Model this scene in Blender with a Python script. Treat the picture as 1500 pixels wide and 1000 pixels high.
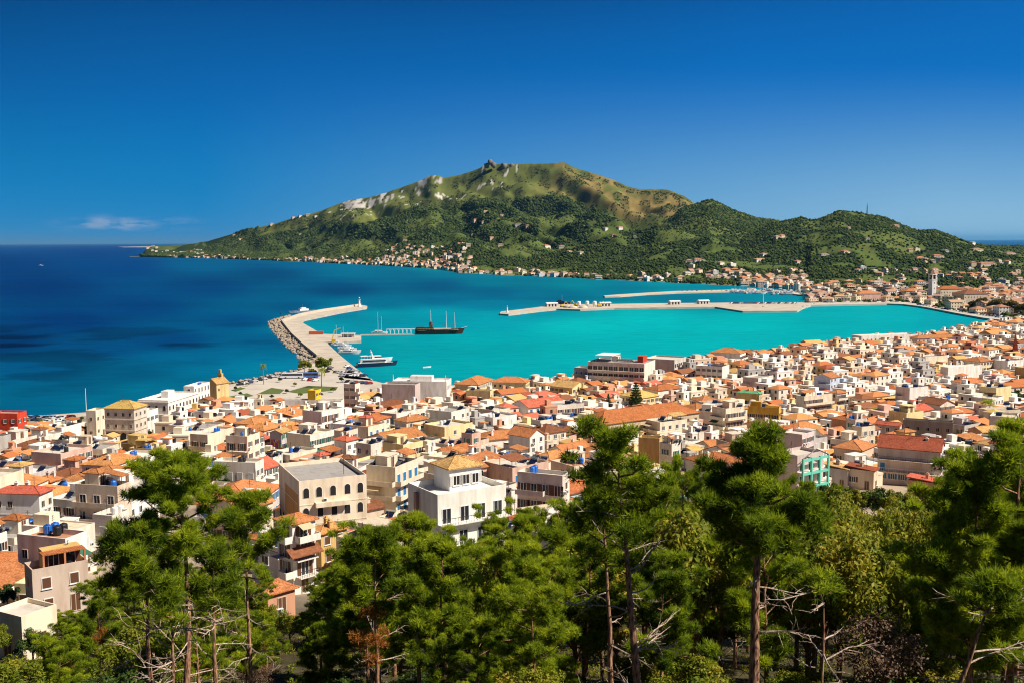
import bpy, bmesh, math, random
import numpy as np
from mathutils import Vector, Matrix, Euler

for o in list(bpy.data.objects):
    bpy.data.objects.remove(o)
SC = bpy.context.scene
COL = SC.collection
R = math.radians

# ------------------------------------------------------------------ camera
EYE = 80.0            # metres above the sea
FOC = 1500.0          # focal length in units of a 1500 wide frame
PITCH = math.atan(146.0 / FOC)
ROLL = 0.0047
cam_d = bpy.data.cameras.new('camera')
cam = bpy.data.objects.new('camera', cam_d)
COL.objects.link(cam)
cam_d.sensor_width = 36.0
cam_d.lens = 36.0 * FOC / 1500.0
cam_d.clip_start = 0.5
cam_d.clip_end = 400000.0
cF = Vector((0, math.cos(PITCH), -math.sin(PITCH)))
cR0 = Vector((1, 0, 0))
cU0 = cR0.cross(cF)
cR = cR0 * math.cos(ROLL) - cU0 * math.sin(ROLL)
cU = cU0 * math.cos(ROLL) + cR0 * math.sin(ROLL)
cam.matrix_world = Matrix((
    (cR.x, cU.x, -cF.x, 0), (cR.y, cU.y, -cF.y, 0), (cR.z, cU.z, -cF.z, EYE), (0, 0, 0, 1)))
SC.camera = cam

# ------------------------------------------------------------------ sky, sun, exposure
SUN_AZ, SUN_EL = R(108), R(47)       # azimuth clockwise from +Y
W = bpy.data.worlds.new('World')
SC.world = W
W.use_nodes = True
wn, wl = W.node_tree.nodes, W.node_tree.links
wn.clear()
sky = wn.new('ShaderNodeTexSky')
sky.sky_type = 'NISHITA'
sky.sun_disc = False
sky.sun_elevation = SUN_EL
sky.sun_rotation = SUN_AZ
sky.altitude = 2500
sky.air_density = 1.0
sky.dust_density = 0.0
sky.ozone_density = 6.0
pre = wn.new('ShaderNodeVectorMath'); pre.operation = 'SCALE'; pre.inputs['Scale'].default_value = 0.1
wl.new(sky.outputs[0], pre.inputs[0])
crv = wn.new('ShaderNodeRGBCurve')      # deep polarised blue of a dry noon sky
for ch, pts in ((0, [(0, 0), (0.12, 0.001), (0.27, 0.001), (0.5, 0.006), (0.68, 0.02), (1, 0.12)]),
                (1, [(0, 0), (0.2, 0.062), (0.27, 0.118), (0.36, 0.15), (0.48, 0.185), (0.62, 0.205), (0.81, 0.225), (1, 0.3)]),
                (2, [(0, 0), (0.4, 0.24), (0.52, 0.42), (0.62, 0.48), (0.74, 0.50), (0.80, 0.50), (1, 0.6)])):
    c = crv.mapping.curves[ch]
    while len(c.points) > 2: c.points.remove(c.points[1])
    c.points[0].location = pts[0]; c.points[1].location = pts[-1]
    for p in pts[1:-1]: c.points.new(*p)
crv.mapping.update()
wl.new(pre.outputs[0], crv.inputs['Color'])
post = wn.new('ShaderNodeVectorMath'); post.operation = 'SCALE'; post.inputs['Scale'].default_value = 10.0
wl.new(crv.outputs[0], post.inputs[0])
# a low bank of cloud over the open sea
tc = wn.new('ShaderNodeTexCoord')
sep = wn.new('ShaderNodeSeparateXYZ'); wl.new(tc.outputs['Generated'], sep.inputs[0])
def wm(op, a, b=None, c=None):
    n = wn.new('ShaderNodeMath'); n.operation = op
    for i, s in enumerate((a, b, c)):
        if s is None: continue
        if isinstance(s, (int, float)): n.inputs[i].default_value = s
        else: wl.new(s, n.inputs[i])
    return n.outputs[0]
azm = wm('DIVIDE', sep.outputs[0], wm('MAXIMUM', sep.outputs[1], 0.01))
elv = wm('DIVIDE', sep.outputs[2], wm('MAXIMUM', sep.outputs[1], 0.01))
cmb = wn.new('ShaderNodeCombineXYZ')
wl.new(wm('MULTIPLY', azm, 34.0), cmb.inputs[0]); wl.new(wm('MULTIPLY', elv, 150.0), cmb.inputs[1])
nz = wn.new('ShaderNodeTexNoise'); nz.inputs['Scale'].default_value = 1.0
nz.inputs['Detail'].default_value = 5.0; nz.inputs['Roughness'].default_value = 0.6
wl.new(cmb.outputs[0], nz.inputs['Vector'])
def bump(x, c, w):   # 1 at c, 0 at c +- w
    return wm('MAXIMUM', wm('SUBTRACT', 1.0, wm('ABSOLUTE', wm('DIVIDE', wm('SUBTRACT', x, c), w))), 0.0)
b1 = wm('MULTIPLY', bump(azm, -0.375, 0.085), bump(elv, 0.0185, 0.008))
b2 = wm('MULTIPLY', bump(azm, -0.398, 0.016), bump(elv, 0.0215, 0.0085))
m1 = wm('MULTIPLY', b1, wm('MULTIPLY', wm('MAXIMUM', wm('SUBTRACT', nz.outputs['Fac'], 0.42), 0.0), 5.0))
m2 = wm('MULTIPLY', b2, wm('MULTIPLY', nz.outputs['Fac'], 1.3))
cm = wm('MINIMUM', wm('ADD', m1, m2), 0.75)
cmix = wn.new('ShaderNodeMixRGB')
cmix.inputs[2].default_value = (2.6, 3.6, 5.3, 1)
# paler, hazier air low down on the sunward side
hz = wm('MULTIPLY', wm('MINIMUM', wm('MAXIMUM', wm('DIVIDE', wm('ADD', azm, 0.30), 0.72), 0.0), 1.0),
        wm('POWER', wm('MAXIMUM', wm('SUBTRACT', 1.0, wm('DIVIDE', wm('ABSOLUTE', elv), 0.17)), 0.0), 1.6))
hmix = wn.new('ShaderNodeMixRGB'); hmix.inputs[2].default_value = (2.9, 5.0, 6.6, 1)
pol = wm('SUBTRACT', 1.0, wm('MULTIPLY', wm('MULTIPLY', wm('MINIMUM', wm('MAXIMUM', wm('MULTIPLY_ADD', azm, -1.3, 0.30), 0.0), 1.0),
         wm('MINIMUM', wm('MAXIMUM', wm('DIVIDE', elv, 0.24), 0.0), 1.0)), 0.55))
pold = wn.new('ShaderNodeVectorMath'); pold.operation = 'SCALE'
wl.new(post.outputs[0], pold.inputs[0]); wl.new(pol, pold.inputs['Scale'])
wl.new(hz, hmix.inputs[0]); wl.new(pold.outputs[0], hmix.inputs[1])
wl.new(cm, cmix.inputs[0]); wl.new(hmix.outputs[0], cmix.inputs[1])
bg = wn.new('ShaderNodeBackground'); bg.inputs[1].default_value = 0.076
wo = wn.new('ShaderNodeOutputWorld')
wl.new(cmix.outputs[0], bg.inputs[0]); wl.new(bg.outputs[0], wo.inputs[0])

sun_d = bpy.data.lights.new('sun', 'SUN')
sun_d.energy = 4.8
sun_d.angle = R(0.5)
sun_d.color = (1.0, 0.92, 0.80)
sun = bpy.data.objects.new('sun', sun_d)
COL.objects.link(sun)
SV = Vector((math.sin(SUN_AZ) * math.cos(SUN_EL), math.cos(SUN_AZ) * math.cos(SUN_EL), math.sin(SUN_EL)))
sun.rotation_mode = 'QUATERNION'
sun.rotation_quaternion = SV.to_track_quat('Z', 'Y')
sun.location = (0, 0, 500)
SC.cycles.filter_width = 1.1
SC.view_settings.view_transform = 'Standard'
SC.view_settings.look = 'None'
SC.view_settings.exposure = 0.60
SC.view_settings.gamma = 1.0
SC.view_settings.use_curve_mapping = False

# ------------------------------------------------------------------ picture <-> world
def ray(u, v):
    d = cF + cR * ((u - 750.0) / FOC) + cU * ((500.0 - v) / FOC)
    return d
def pix(u, v):
    d = ray(u, v)
    return d.x / d.y, d.z / d.y
def P(u, v, z=0.0):
    d = ray(u, v)
    t = (z - EYE) / d.z
    return Vector((d.x * t, d.y * t, z))
def proj(x, y, z):
    X, Y, Z = x, y, z - EYE
    dep = Y * cF.y + Z * cF.z
    a = X * cR.x + Y * cR.y + Z * cR.z
    b = X * cU.x + Y * cU.y + Z * cU.z
    return 750.0 + FOC * a / dep, 500.0 - FOC * b / dep

# ------------------------------------------------------------------ noise
def _h(ix, iy, s):
    n = (ix * 374761393 + iy * 668265263 + s * 982451653) & 0x7fffffff
    n = ((n ^ (n >> 13)) * 1274126177) & 0x7fffffff
    return ((n ^ (n >> 16)) & 0xffff) / 65535.0
def vnoise(x, y, s=0):
    x = np.asarray(x, float); y = np.asarray(y, float)
    ix = np.floor(x).astype(np.int64); iy = np.floor(y).astype(np.int64)
    fx = x - ix; fy = y - iy
    fx = fx * fx * (3 - 2 * fx); fy = fy * fy * (3 - 2 * fy)
    a = _h(ix, iy, s); b = _h(ix + 1, iy, s); c = _h(ix, iy + 1, s); d = _h(ix + 1, iy + 1, s)
    return (a * (1 - fx) + b * fx) * (1 - fy) + (c * (1 - fx) + d * fx) * fy
def fbm(x, y, s=0, oct=4):
    t = 0.0; a = 0.5; n = 0.0
    for i in range(oct):
        t = t + a * vnoise(x * 2 ** i, y * 2 ** i, s + i * 17); n += a; a *= 0.5
    return t / n

# ------------------------------------------------------------------ materials
MATS = {}
def new_mat(name):
    m = bpy.data.materials.new(name); m.use_nodes = True
    nt = m.node_tree; nt.nodes.clear()
    out = nt.nodes.new('ShaderNodeOutputMaterial')
    MATS[name] = m
    return m, nt.nodes, nt.links, out
def N(nodes, typ, **kw):
    n = nodes.new(typ)
    for k, v in kw.items():
        if k.startswith('i_'): n.inputs[k[2:].replace('_', ' ')].default_value = v
        else: setattr(n, k, v)
    return n
def simple(name, col, rough=0.7, spec=0.3, metal=0.0, var=0.12, scale=1.5):
    m, n, l, out = new_mat(name)
    b = N(n, 'ShaderNodeBsdfPrincipled'); l.new(b.outputs[0], out.inputs[0])
    b.inputs['Roughness'].default_value = rough
    b.inputs['Specular IOR Level'].default_value = spec
    b.inputs['Metallic'].default_value = metal
    tcx = N(n, 'ShaderNodeTexCoord')
    nz = N(n, 'ShaderNodeTexNoise', i_Scale=scale, i_Detail=4.0)
    l.new(tcx.outputs['Object'], nz.inputs['Vector'])
    mx = N(n, 'ShaderNodeMixRGB')
    mx.inputs[1].default_value = (*[c * (1 - var) for c in col], 1)
    mx.inputs[2].default_value = (*[min(1, c * (1 + var)) for c in col], 1)
    l.new(nz.outputs['Fac'], mx.inputs[0]); l.new(mx.outputs[0], b.inputs['Base Color'])
    return m
def colour_mat(name, source='object', attr='col', rough=0.85, spec=0.2, stain=0.35, scale=0.5, streak=True, stain_col=(0.50, 0.38, 0.27), rows=False):
    m, n, l, out = new_mat(name)
    b = N(n, 'ShaderNodeBsdfPrincipled'); l.new(b.outputs[0], out.inputs[0])
    b.inputs['Roughness'].default_value = rough
    b.inputs['Specular IOR Level'].default_value = spec
    if source == 'object':
        src = N(n, 'ShaderNodeObjectInfo').outputs['Color']
    else:
        src = N(n, 'ShaderNodeAttribute', attribute_name=attr).outputs['Color']
    tcx = N(n, 'ShaderNodeTexCoord')
    geo = N(n, 'ShaderNodeNewGeometry')
    mp = N(n, 'ShaderNodeMapping')
    l.new(geo.outputs['Position'], mp.inputs['Vector'])
    mp.inputs['Scale'].default_value = (1, 1, 0.22) if streak else (1, 1, 1)
    n1 = N(n, 'ShaderNodeTexNoise', i_Scale=scale, i_Detail=6.0, i_Roughness=0.65)
    l.new(mp.outputs[0], n1.inputs['Vector'])
    rp = N(n, 'ShaderNodeMapRange'); rp.inputs[1].default_value = 0.45; rp.inputs[2].default_value = 0.8
    rp.inputs[3].default_value = 0.0; rp.inputs[4].default_value = stain
    l.new(n1.outputs['Fac'], rp.inputs[0])
    mx = N(n, 'ShaderNodeMixRGB', blend_type='MULTIPLY')
    mx.inputs[2].default_value = (*stain_col, 1)
    l.new(rp.outputs[0], mx.inputs[0]); l.new(src, mx.inputs[1])
    cur = mx.outputs[0]
    if rows:   # rounded tile courses and lichen patches
        n2 = N(n, 'ShaderNodeTexNoise', i_Scale=3.0, i_Detail=3.0)
        l.new(geo.outputs['Position'], n2.inputs['Vector'])
        r2 = N(n, 'ShaderNodeMapRange'); r2.inputs[1].default_value = 0.3; r2.inputs[2].default_value = 0.7
        r2.inputs[3].default_value = 0.6; r2.inputs[4].default_value = 1.28
        l.new(n2.outputs['Fac'], r2.inputs[0])
        wv = N(n, 'ShaderNodeTexWave', i_Scale=1.1, i_Distortion=0.6)
        wv.bands_direction = 'X'
        l.new(tcx.outputs['Object'], wv.inputs['Vector'])
        r3 = N(n, 'ShaderNodeMapRange'); r3.inputs[3].default_value = 0.8; r3.inputs[4].default_value = 1.12
        l.new(wv.outputs['Fac'], r3.inputs[0])
        mm = N(n, 'ShaderNodeMath', operation='MULTIPLY'); l.new(r2.outputs[0], mm.inputs[0]); l.new(r3.outputs[0], mm.inputs[1])
        vm = N(n, 'ShaderNodeVectorMath', operation='SCALE'); l.new(cur, vm.inputs[0]); l.new(mm.outputs[0], vm.inputs['Scale'])
        cur = vm.outputs[0]
    l.new(cur, b.inputs['Base Color'])
    return m
PLASTER = colour_mat('plaster', stain=0.75)
TILE = colour_mat('roof_tile', stain=0.75, streak=False, stain_col=(0.46, 0.36, 0.30), rows=True)
PAINT = colour_mat('painted_surface', stain=0.15, rough=0.5)
DECK = colour_mat('roof_deck', stain=0.6, streak=False, scale=0.8, stain_col=(0.4, 0.36, 0.32))
FARWALL = colour_mat('far_building', source='attr', stain=0.3)
GLASS = simple('window_glass', (0.018, 0.022, 0.028), rough=0.12, spec=0.5, var=0.3)
DARK = simple('opening_shade', (0.02, 0.017, 0.015), rough=0.9)  # near-black faces stand in for the shade inside openings
FRAME = simple('white_frame', (0.72, 0.70, 0.66), rough=0.6)
SHUT_G = simple('green_shutter', (0.03, 0.12, 0.07), rough=0.6)
SHUT_B = simple('brown_shutter', (0.12, 0.05, 0.025), rough=0.6)
SHUT_L = simple('blue_shutter', (0.03, 0.16, 0.33), rough=0.6)
SHUT_W = simple('pale_shutter', (0.55, 0.52, 0.47), rough=0.6)
RAIL = simple('dark_railing', (0.05, 0.045, 0.04), rough=0.5)
WHITEMETAL = simple('white_metal', (0.75, 0.75, 0.73), rough=0.45)
BLUEPL = simple('blue_plastic', (0.015, 0.13, 0.50), rough=0.4, spec=0.5)
BLACKPL = simple('black_plastic', (0.02, 0.02, 0.022), rough=0.5)
STEEL = simple('galvanised_steel', (0.5, 0.5, 0.5), rough=0.35, metal=0.7)
SOLAR = simple('solar_panel', (0.012, 0.018, 0.045), rough=0.12, spec=0.7)
STONE = simple('pale_stone', (0.52, 0.44, 0.33), rough=0.9, var=0.25, scale=0.3)
QUAY = simple('quay_concrete', (0.48, 0.41, 0.32), rough=0.9, var=0.38, scale=0.1)
PAVE = simple('pale_paving', (0.50, 0.44, 0.36), rough=0.9, var=0.25, scale=0.12)
ASPH = simple('asphalt', (0.13, 0.12, 0.11), rough=0.95, var=0.3, scale=0.1)
ROCK = simple('boulder_rock', (0.33, 0.26, 0.19), rough=0.95, var=0.45, scale=0.4)
GRASS = simple('lawn_grass', (0.095, 0.125, 0.03), rough=1.0, var=0.35, scale=0.5)
RUST = simple('rust_red_paint', (0.45, 0.09, 0.04), rough=0.6)
YELLOW = simple('yellow_paint', (0.72, 0.45, 0.02), rough=0.5)
NAVY = simple('navy_paint', (0.012, 0.022, 0.06), rough=0.3, spec=0.5)
WOODDK = simple('dark_ship_timber', (0.04, 0.022, 0.014), rough=0.6)
TAN = simple('tan_canvas', (0.55, 0.42, 0.25), rough=0.9)
MINT = simple('mint_green_paint', (0.14, 0.52, 0.38), rough=0.7)

# bark, leaves
def bark(name, c1, c2):
    m, n, l, out = new_mat(name)
    b = N(n, 'ShaderNodeBsdfPrincipled'); l.new(b.outputs[0], out.inputs[0])
    b.inputs['Roughness'].default_value = 0.95; b.inputs['Specular IOR Level'].default_value = 0.1
    g = N(n, 'ShaderNodeNewGeometry'); mp = N(n, 'ShaderNodeMapping'); mp.inputs['Scale'].default_value = (9, 9, 2.2)
    l.new(g.outputs['Position'], mp.inputs[0])
    v = N(n, 'ShaderNodeTexVoronoi', i_Scale=1.6); l.new(mp.outputs[0], v.inputs['Vector'])
    z = N(n, 'ShaderNodeTexNoise', i_Scale=1.2, i_Detail=5.0); l.new(mp.outputs[0], z.inputs['Vector'])
    mul = N(n, 'ShaderNodeMath', operation='MULTIPLY'); l.new(v.outputs['Distance'], mul.inputs[0]); l.new(z.outputs['Fac'], mul.inputs[1])
    rp = N(n, 'ShaderNodeMapRange'); rp.inputs[1].default_value = 0.08; rp.inputs[2].default_value = 0.4
    l.new(mul.outputs[0], rp.inputs[0])
    mx = N(n, 'ShaderNodeMixRGB'); mx.inputs[1].default_value = (*c1, 1); mx.inputs[2].default_value = (*c2, 1)
    l.new(rp.outputs[0], mx.inputs[0]); l.new(mx.outputs[0], b.inputs['Base Color'])
    bp = N(n, 'ShaderNodeBump', i_Strength=0.6, i_Distance=0.03); l.new(mul.outputs[0], bp.inputs['Height']); l.new(bp.outputs[0], b.inputs['Normal'])
    return m
BARK = bark('pine_bark', (0.09, 0.045, 0.028), (0.44, 0.24, 0.14))
DEADWOOD = bark('bleached_deadwood', (0.2, 0.14, 0.10), (0.54, 0.41, 0.31))
def leaf(name, a, b_, c, trans=0.3):
    m, n, l, out = new_mat(name)
    at = N(n, 'ShaderNodeAttribute', attribute_name='tint')
    rp = N(n, 'ShaderNodeValToRGB')
    rp.color_ramp.elements[0].color = (*a, 1); rp.color_ramp.elements[1].color = (*c, 1)
    e = rp.color_ramp.elements.new(0.5); e.color = (*b_, 1)
    oi = N(n, 'ShaderNodeObjectInfo')
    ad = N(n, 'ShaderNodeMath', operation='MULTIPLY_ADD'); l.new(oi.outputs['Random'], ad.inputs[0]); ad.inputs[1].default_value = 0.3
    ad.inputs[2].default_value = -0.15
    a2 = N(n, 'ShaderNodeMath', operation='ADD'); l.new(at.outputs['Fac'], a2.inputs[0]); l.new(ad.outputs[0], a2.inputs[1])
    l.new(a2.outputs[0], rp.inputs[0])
    d = N(n, 'ShaderNodeBsdfPrincipled'); d.inputs['Roughness'].default_value = 0.6; d.inputs['Specular IOR Level'].default_value = 0.25
    t = N(n, 'ShaderNodeBsdfTranslucent')
    l.new(rp.outputs[0], d.inputs['Base Color']); l.new(rp.outputs[0], t.inputs[0])
    mx = N(n, 'ShaderNodeMixShader'); mx.inputs[0].default_value = trans
    l.new(d.outputs[0], mx.inputs[1]); l.new(t.outputs[0], mx.inputs[2]); l.new(mx.outputs[0], out.inputs[0])
    return m
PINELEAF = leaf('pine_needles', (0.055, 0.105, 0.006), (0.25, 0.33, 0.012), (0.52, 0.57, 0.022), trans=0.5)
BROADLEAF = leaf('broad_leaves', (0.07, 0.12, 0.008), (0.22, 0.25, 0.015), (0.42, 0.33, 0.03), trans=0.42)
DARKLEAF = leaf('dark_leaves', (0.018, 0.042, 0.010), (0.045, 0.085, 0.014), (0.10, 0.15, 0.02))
RUSTLEAF = leaf('rusty_dead_needles', (0.20, 0.06, 0.012), (0.36, 0.13, 0.02), (0.45, 0.2, 0.04))
TWIGLEAF = leaf('brown_bare_twigs', (0.06, 0.035, 0.022), (0.12, 0.07, 0.04), (0.2, 0.12, 0.07), trans=0.1)

# ------------------------------------------------------------------ mesh helpers
class MB:
    def __init__(s):
        s.v = []; s.f = []; s.m = []; s.c = []
    def add(s, vs, fs, m=0, col=None):
        o = len(s.v)
        s.v.extend([tuple(q) for q in vs])
        for f in fs:
            s.f.append([i + o for i in f]); s.m.append(m); s.c.append(col)
        return s
    def box(s, x0, x1, y0, y1, z0, z1, m=0, col=None, top=True, xf=None):
        vs = [(x0, y0, z0), (x1, y0, z0), (x1, y1, z0), (x0, y1, z0), (x0, y0, z1), (x1, y0, z1), (x1, y1, z1), (x0, y1, z1)]
        if xf: vs = [xf(q) for q in vs]
        fs = [(0, 3, 2, 1), (0, 1, 5, 4), (1, 2, 6, 5), (2, 3, 7, 6), (3, 0, 4, 7)]
        if top: fs.append((4, 5, 6, 7))
        return s.add(vs, fs, m, col)
    def prism(s, pts, z0, z1, m=0):      # polygon pts counter clockwise
        n = len(pts)
        vs = [(p[0], p[1], z0) for p in pts] + [(p[0], p[1], z1) for p in pts]
        fs = [tuple(range(n - 1, -1, -1)), tuple(range(n, 2 * n))] + [(i, (i + 1) % n, n + (i + 1) % n, n + i) for i in range(n)]
        return s.add(vs, fs, m)
    def tube(s, pts, rad, m=0, k=6, cap=True):
        pts = [Vector(p) for p in pts]
        if not hasattr(rad, '__len__'): rad = [rad] * len(pts)
        vs = []; fs = []
        for i, p in enumerate(pts):
            t = (pts[min(i + 1, len(pts) - 1)] - pts[max(i - 1, 0)])
            t = t.normalized() if t.length > 1e-9 else Vector((0, 0, 1))
            a = t.cross(Vector((0.31, 0.95, 0.05)) if abs(t.y) < 0.9 else Vector((1, 0, 0))).normalized(); b = t.cross(a)
            for j in range(k):
                q = 2 * math.pi * j / k
                vs.append(p + (a * math.cos(q) + b * math.sin(q)) * rad[i])
        for i in range(len(pts) - 1):
            for j in range(k):
                fs.append((i * k + j, i * k + (j + 1) % k, (i + 1) * k + (j + 1) % k, (i + 1) * k + j))
        if cap:
            fs.append(tuple(range(k - 1, -1, -1))); fs.append(tuple((len(pts) - 1) * k + j for j in range(k)))
        return s.add(vs, fs, m)
    def lathe(s, prof, m=0, k=14, c=(0, 0)):
        vs = []; fs = []
        for r, z in prof:
            for j in range(k):
                q = 2 * math.pi * j / k
                vs.append((c[0] + r * math.cos(q), c[1] + r * math.sin(q), z))
        for i in range(len(prof) - 1):
            for j in range(k):
                fs.append((i * k + j, i * k + (j + 1) % k, (i + 1) * k + (j + 1) % k, (i + 1) * k + j))
        fs.append(tuple(range(k - 1, -1, -1))); fs.append(tuple((len(prof) - 1) * k + j for j in range(k)))
        return s.add(vs, fs, m)
    def mesh(s, name, mats):
        me = bpy.data.meshes.new(name)
        me.from_pydata(s.v, [], s.f)
        for mt in mats: me.materials.append(mt)
        if any(s.m): me.polygons.foreach_set('material_index', s.m)
        if any(c is not None for c in s.c):
            at = me.attributes.new('col', 'FLOAT_COLOR', 'FACE')
            at.data.foreach_set('color', np.array([(*(c or (1, 1, 1)), 1.0) for c in s.c], dtype=np.float32).ravel())
        me.update()
        return me
    def build(s, name, mats, parent=None, loc=(0, 0, 0), rz=0.0, color=None, smooth=False):
        if not isinstance(mats, (list, tuple)): mats = [mats]
        me = s.mesh(name, mats)
        if smooth: me.polygons.foreach_set('use_smooth', [True] * len(me.polygons))
        return link(name, me, parent, loc, rz, color)
def link(name, me, parent=None, loc=(0, 0, 0), rz=0.0, color=None, scale=None):
    o = bpy.data.objects.new(name, me); COL.objects.link(o)
    o.location = loc
    if rz: o.rotation_euler = (0, 0, rz)
    if scale is not None: o.scale = scale
    if parent: o.parent = parent
    if color: o.color = (*color, 1.0)
    return o
def thing(name, label, cat, loc=(0, 0, 0), rz=0.0, group=None):
    o = link(name, None, None, loc, rz)
    return tag(o, label, cat, group)
def tag(o, label, cat, group=None):
    o['label'] = label; o['category'] = cat
    if group: o['group'] = group
    return o
def struct(o, kind='structure'):
    o['kind'] = kind
    return o
def tri_mesh(name, V, F, mat, tint=None, smooth=False, col=None):
    """V (n,3) float, F (m,k) int arrays -> mesh, fast."""
    me = bpy.data.meshes.new(name)
    V = np.ascontiguousarray(V, np.float32); F = np.ascontiguousarray(F, np.int32)
    k = F.shape[1]
    me.vertices.add(len(V)); me.vertices.foreach_set('co', V.ravel())
    me.loops.add(F.size); me.loops.foreach_set('vertex_index', F.ravel())
    me.polygons.add(len(F))
    me.polygons.foreach_set('loop_start', np.arange(0, F.size, k, dtype=np.int32))
    me.polygons.foreach_set('loop_total', np.full(len(F), k, np.int32))
    if smooth: me.polygons.foreach_set('use_smooth', np.ones(len(F), bool))
    me.materials.append(mat)
    if tint is not None:
        at = me.attributes.new('tint', 'FLOAT', 'FACE'); at.data.foreach_set('value', np.ascontiguousarray(tint, np.float32))
    if col is not None:
        dom = 'POINT' if len(col) == len(V) and len(V) != len(F) else 'FACE'
        c4 = np.ones((len(col), 4), np.float32); c4[:, :3] = col
        at = me.attributes.new('col', 'FLOAT_COLOR', dom); at.data.foreach_set('color', c4.ravel())
    me.update(calc_edges=True)
    me.validate()
    return me
def interp(x, pts):
    xs = [p[0] for p in pts]; ys = [p[1] for p in pts]
    return np.interp(x, xs, ys)
def srgb(r, g, b):
    return tuple(((c / 255.0) / 12.92 if c / 255.0 <= 0.04045 else ((c / 255.0 + 0.055) / 1.055) ** 2.4) for c in (r, g, b))
# ------------------------------------------------------------------ near land: coast line and ground heights
COAST_PX = [(-90, 612), (0, 610), (60, 608), (130, 603), (190, 594), (245, 577), (300, 566), (340, 562), (400, 550), (436, 543), (452, 537),
            (505, 527), (543, 556), (590, 568), (640, 568), (760, 562), (880, 550), (1000, 532), (1100, 521), (1200, 508), (1300, 497), (1395, 484), (1440, 477), (1466, 469)]
COAST = [P(u, v, 1.5) for u, v in COAST_PX]
GZ_Y = [(-40, 80), (0, 77.8), (14, 72.5), (30, 63.5), (50, 55), (75, 46), (110, 36), (150, 28), (170, 25), (250, 17), (350, 9), (430, 4), (466, 1.55), (2000, 1.5)]
def gz(x, y):
    r = np.hypot(np.asarray(x, float) * 0.35, y)
    z = interp(r, GZ_Y)
    return z
def ground(x, y):
    return float(gz(x, y))
def land_at(u, v, h=0.0):
    """walk the ray through a pixel until it is h above the ground"""
    d = ray(u, v); t = 100.0
    for i in range(4000):
        x, y, z = d.x * t, d.y * t, EYE + d.z * t
        if z <= ground(x, y) + h: break
        t *= 1.002
    return x, y, t

def slab(name, px, ztop, zbot, mat, is_px=True):
    bm = bmesh.new()
    pts = [P(u, v, ztop) for u, v in px] if is_px else [Vector((q[0], q[1], ztop)) for q in px]
    vs = [bm.verts.new(p) for p in pts]
    f = bm.faces.new(vs)
    if f.normal.z < 0: f.normal_flip()
    bm.normal_update()
    ex = bmesh.ops.extrude_face_region(bm, geom=[f])
    for q in ex['geom']:
        if isinstance(q, bmesh.types.BMVert): q.co.z = zbot
    bmesh.ops.triangulate(bm, faces=bm.faces[:])
    bmesh.ops.recalc_face_normals(bm, faces=bm.faces[:])
    me = bpy.data.meshes.new(name); bm.to_mesh(me); bm.free()
    me.materials.append(mat)
    return link(name, me)

def in_poly(x, y, poly):
    x = np.asarray(x, float); y = np.asarray(y, float)
    c = np.zeros(x.shape, bool)
    j = len(poly) - 1
    for i in range(len(poly)):
        xi, yi = poly[i][0], poly[i][1]; xj, yj = poly[j][0], poly[j][1]
        hit = ((yi > y) != (yj > y)) & (x < (xj - xi) * (y - yi) / (yj - yi + 1e-12) + xi)
        c ^= hit
        j = i
    return c
def dist_poly(x, y, line):
    x = np.asarray(x, float); y = np.asarray(y, float)
    best = np.full(x.shape, 1e9)
    for a, b in zip(line[:-1], line[1:]):
        dx, dy = b[0] - a[0], b[1] - a[1]
        t = np.clip(((x - a[0]) * dx + (y - a[1]) * dy) / (dx * dx + dy * dy + 1e-9), 0, 1)
        best = np.minimum(best, np.hypot(x - a[0] - t * dx, y - a[1] - t * dy))
    return best
LANDPOLY = [(c.x, c.y) for c in COAST] + [(900, 1040), (900, -60), (-500, -60), (-500, 480)]

def ground_mat():
    m, n, l, out = new_mat('town_ground')
    b = N(n, 'ShaderNodeBsdfPrincipled'); l.new(b.outputs[0], out.inputs[0]); b.inputs['Roughness'].default_value = 0.95
    b.inputs['Specular IOR Level'].default_value = 0.1
    g = N(n, 'ShaderNodeNewGeometry')
    z1 = N(n, 'ShaderNodeTexNoise', i_Scale=0.06, i_Detail=6.0); l.new(g.outputs['Position'], z1.inputs['Vector'])
    z2 = N(n, 'ShaderNodeTexNoise', i_Scale=0.9, i_Detail=5.0); l.new(g.outputs['Position'], z2.inputs['Vector'])
    r1 = N(n, 'ShaderNodeValToRGB'); l.new(z1.outputs['Fac'], r1.inputs[0])
    r1.color_ramp.elements[0].position = 0.35; r1.color_ramp.elements[0].color = (0.24, 0.19, 0.14, 1)
    r1.color_ramp.elements[1].position = 0.7; r1.color_ramp.elements[1].color = (0.46, 0.36, 0.26, 1)
    r2 = N(n, 'ShaderNodeValToRGB'); l.new(z2.outputs['Fac'], r2.inputs[0])
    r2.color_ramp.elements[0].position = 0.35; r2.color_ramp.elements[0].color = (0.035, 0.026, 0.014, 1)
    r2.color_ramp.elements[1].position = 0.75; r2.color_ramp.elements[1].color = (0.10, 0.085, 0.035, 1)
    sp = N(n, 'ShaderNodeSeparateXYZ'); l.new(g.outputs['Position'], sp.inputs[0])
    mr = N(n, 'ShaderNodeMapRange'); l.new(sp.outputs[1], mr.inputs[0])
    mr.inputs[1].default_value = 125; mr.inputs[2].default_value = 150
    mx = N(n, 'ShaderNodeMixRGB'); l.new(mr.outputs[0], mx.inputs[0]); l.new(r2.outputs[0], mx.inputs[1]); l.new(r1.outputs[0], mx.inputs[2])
    l.new(mx.outputs[0], b.inputs['Base Color'])
    return m
GROUND = ground_mat()
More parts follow.
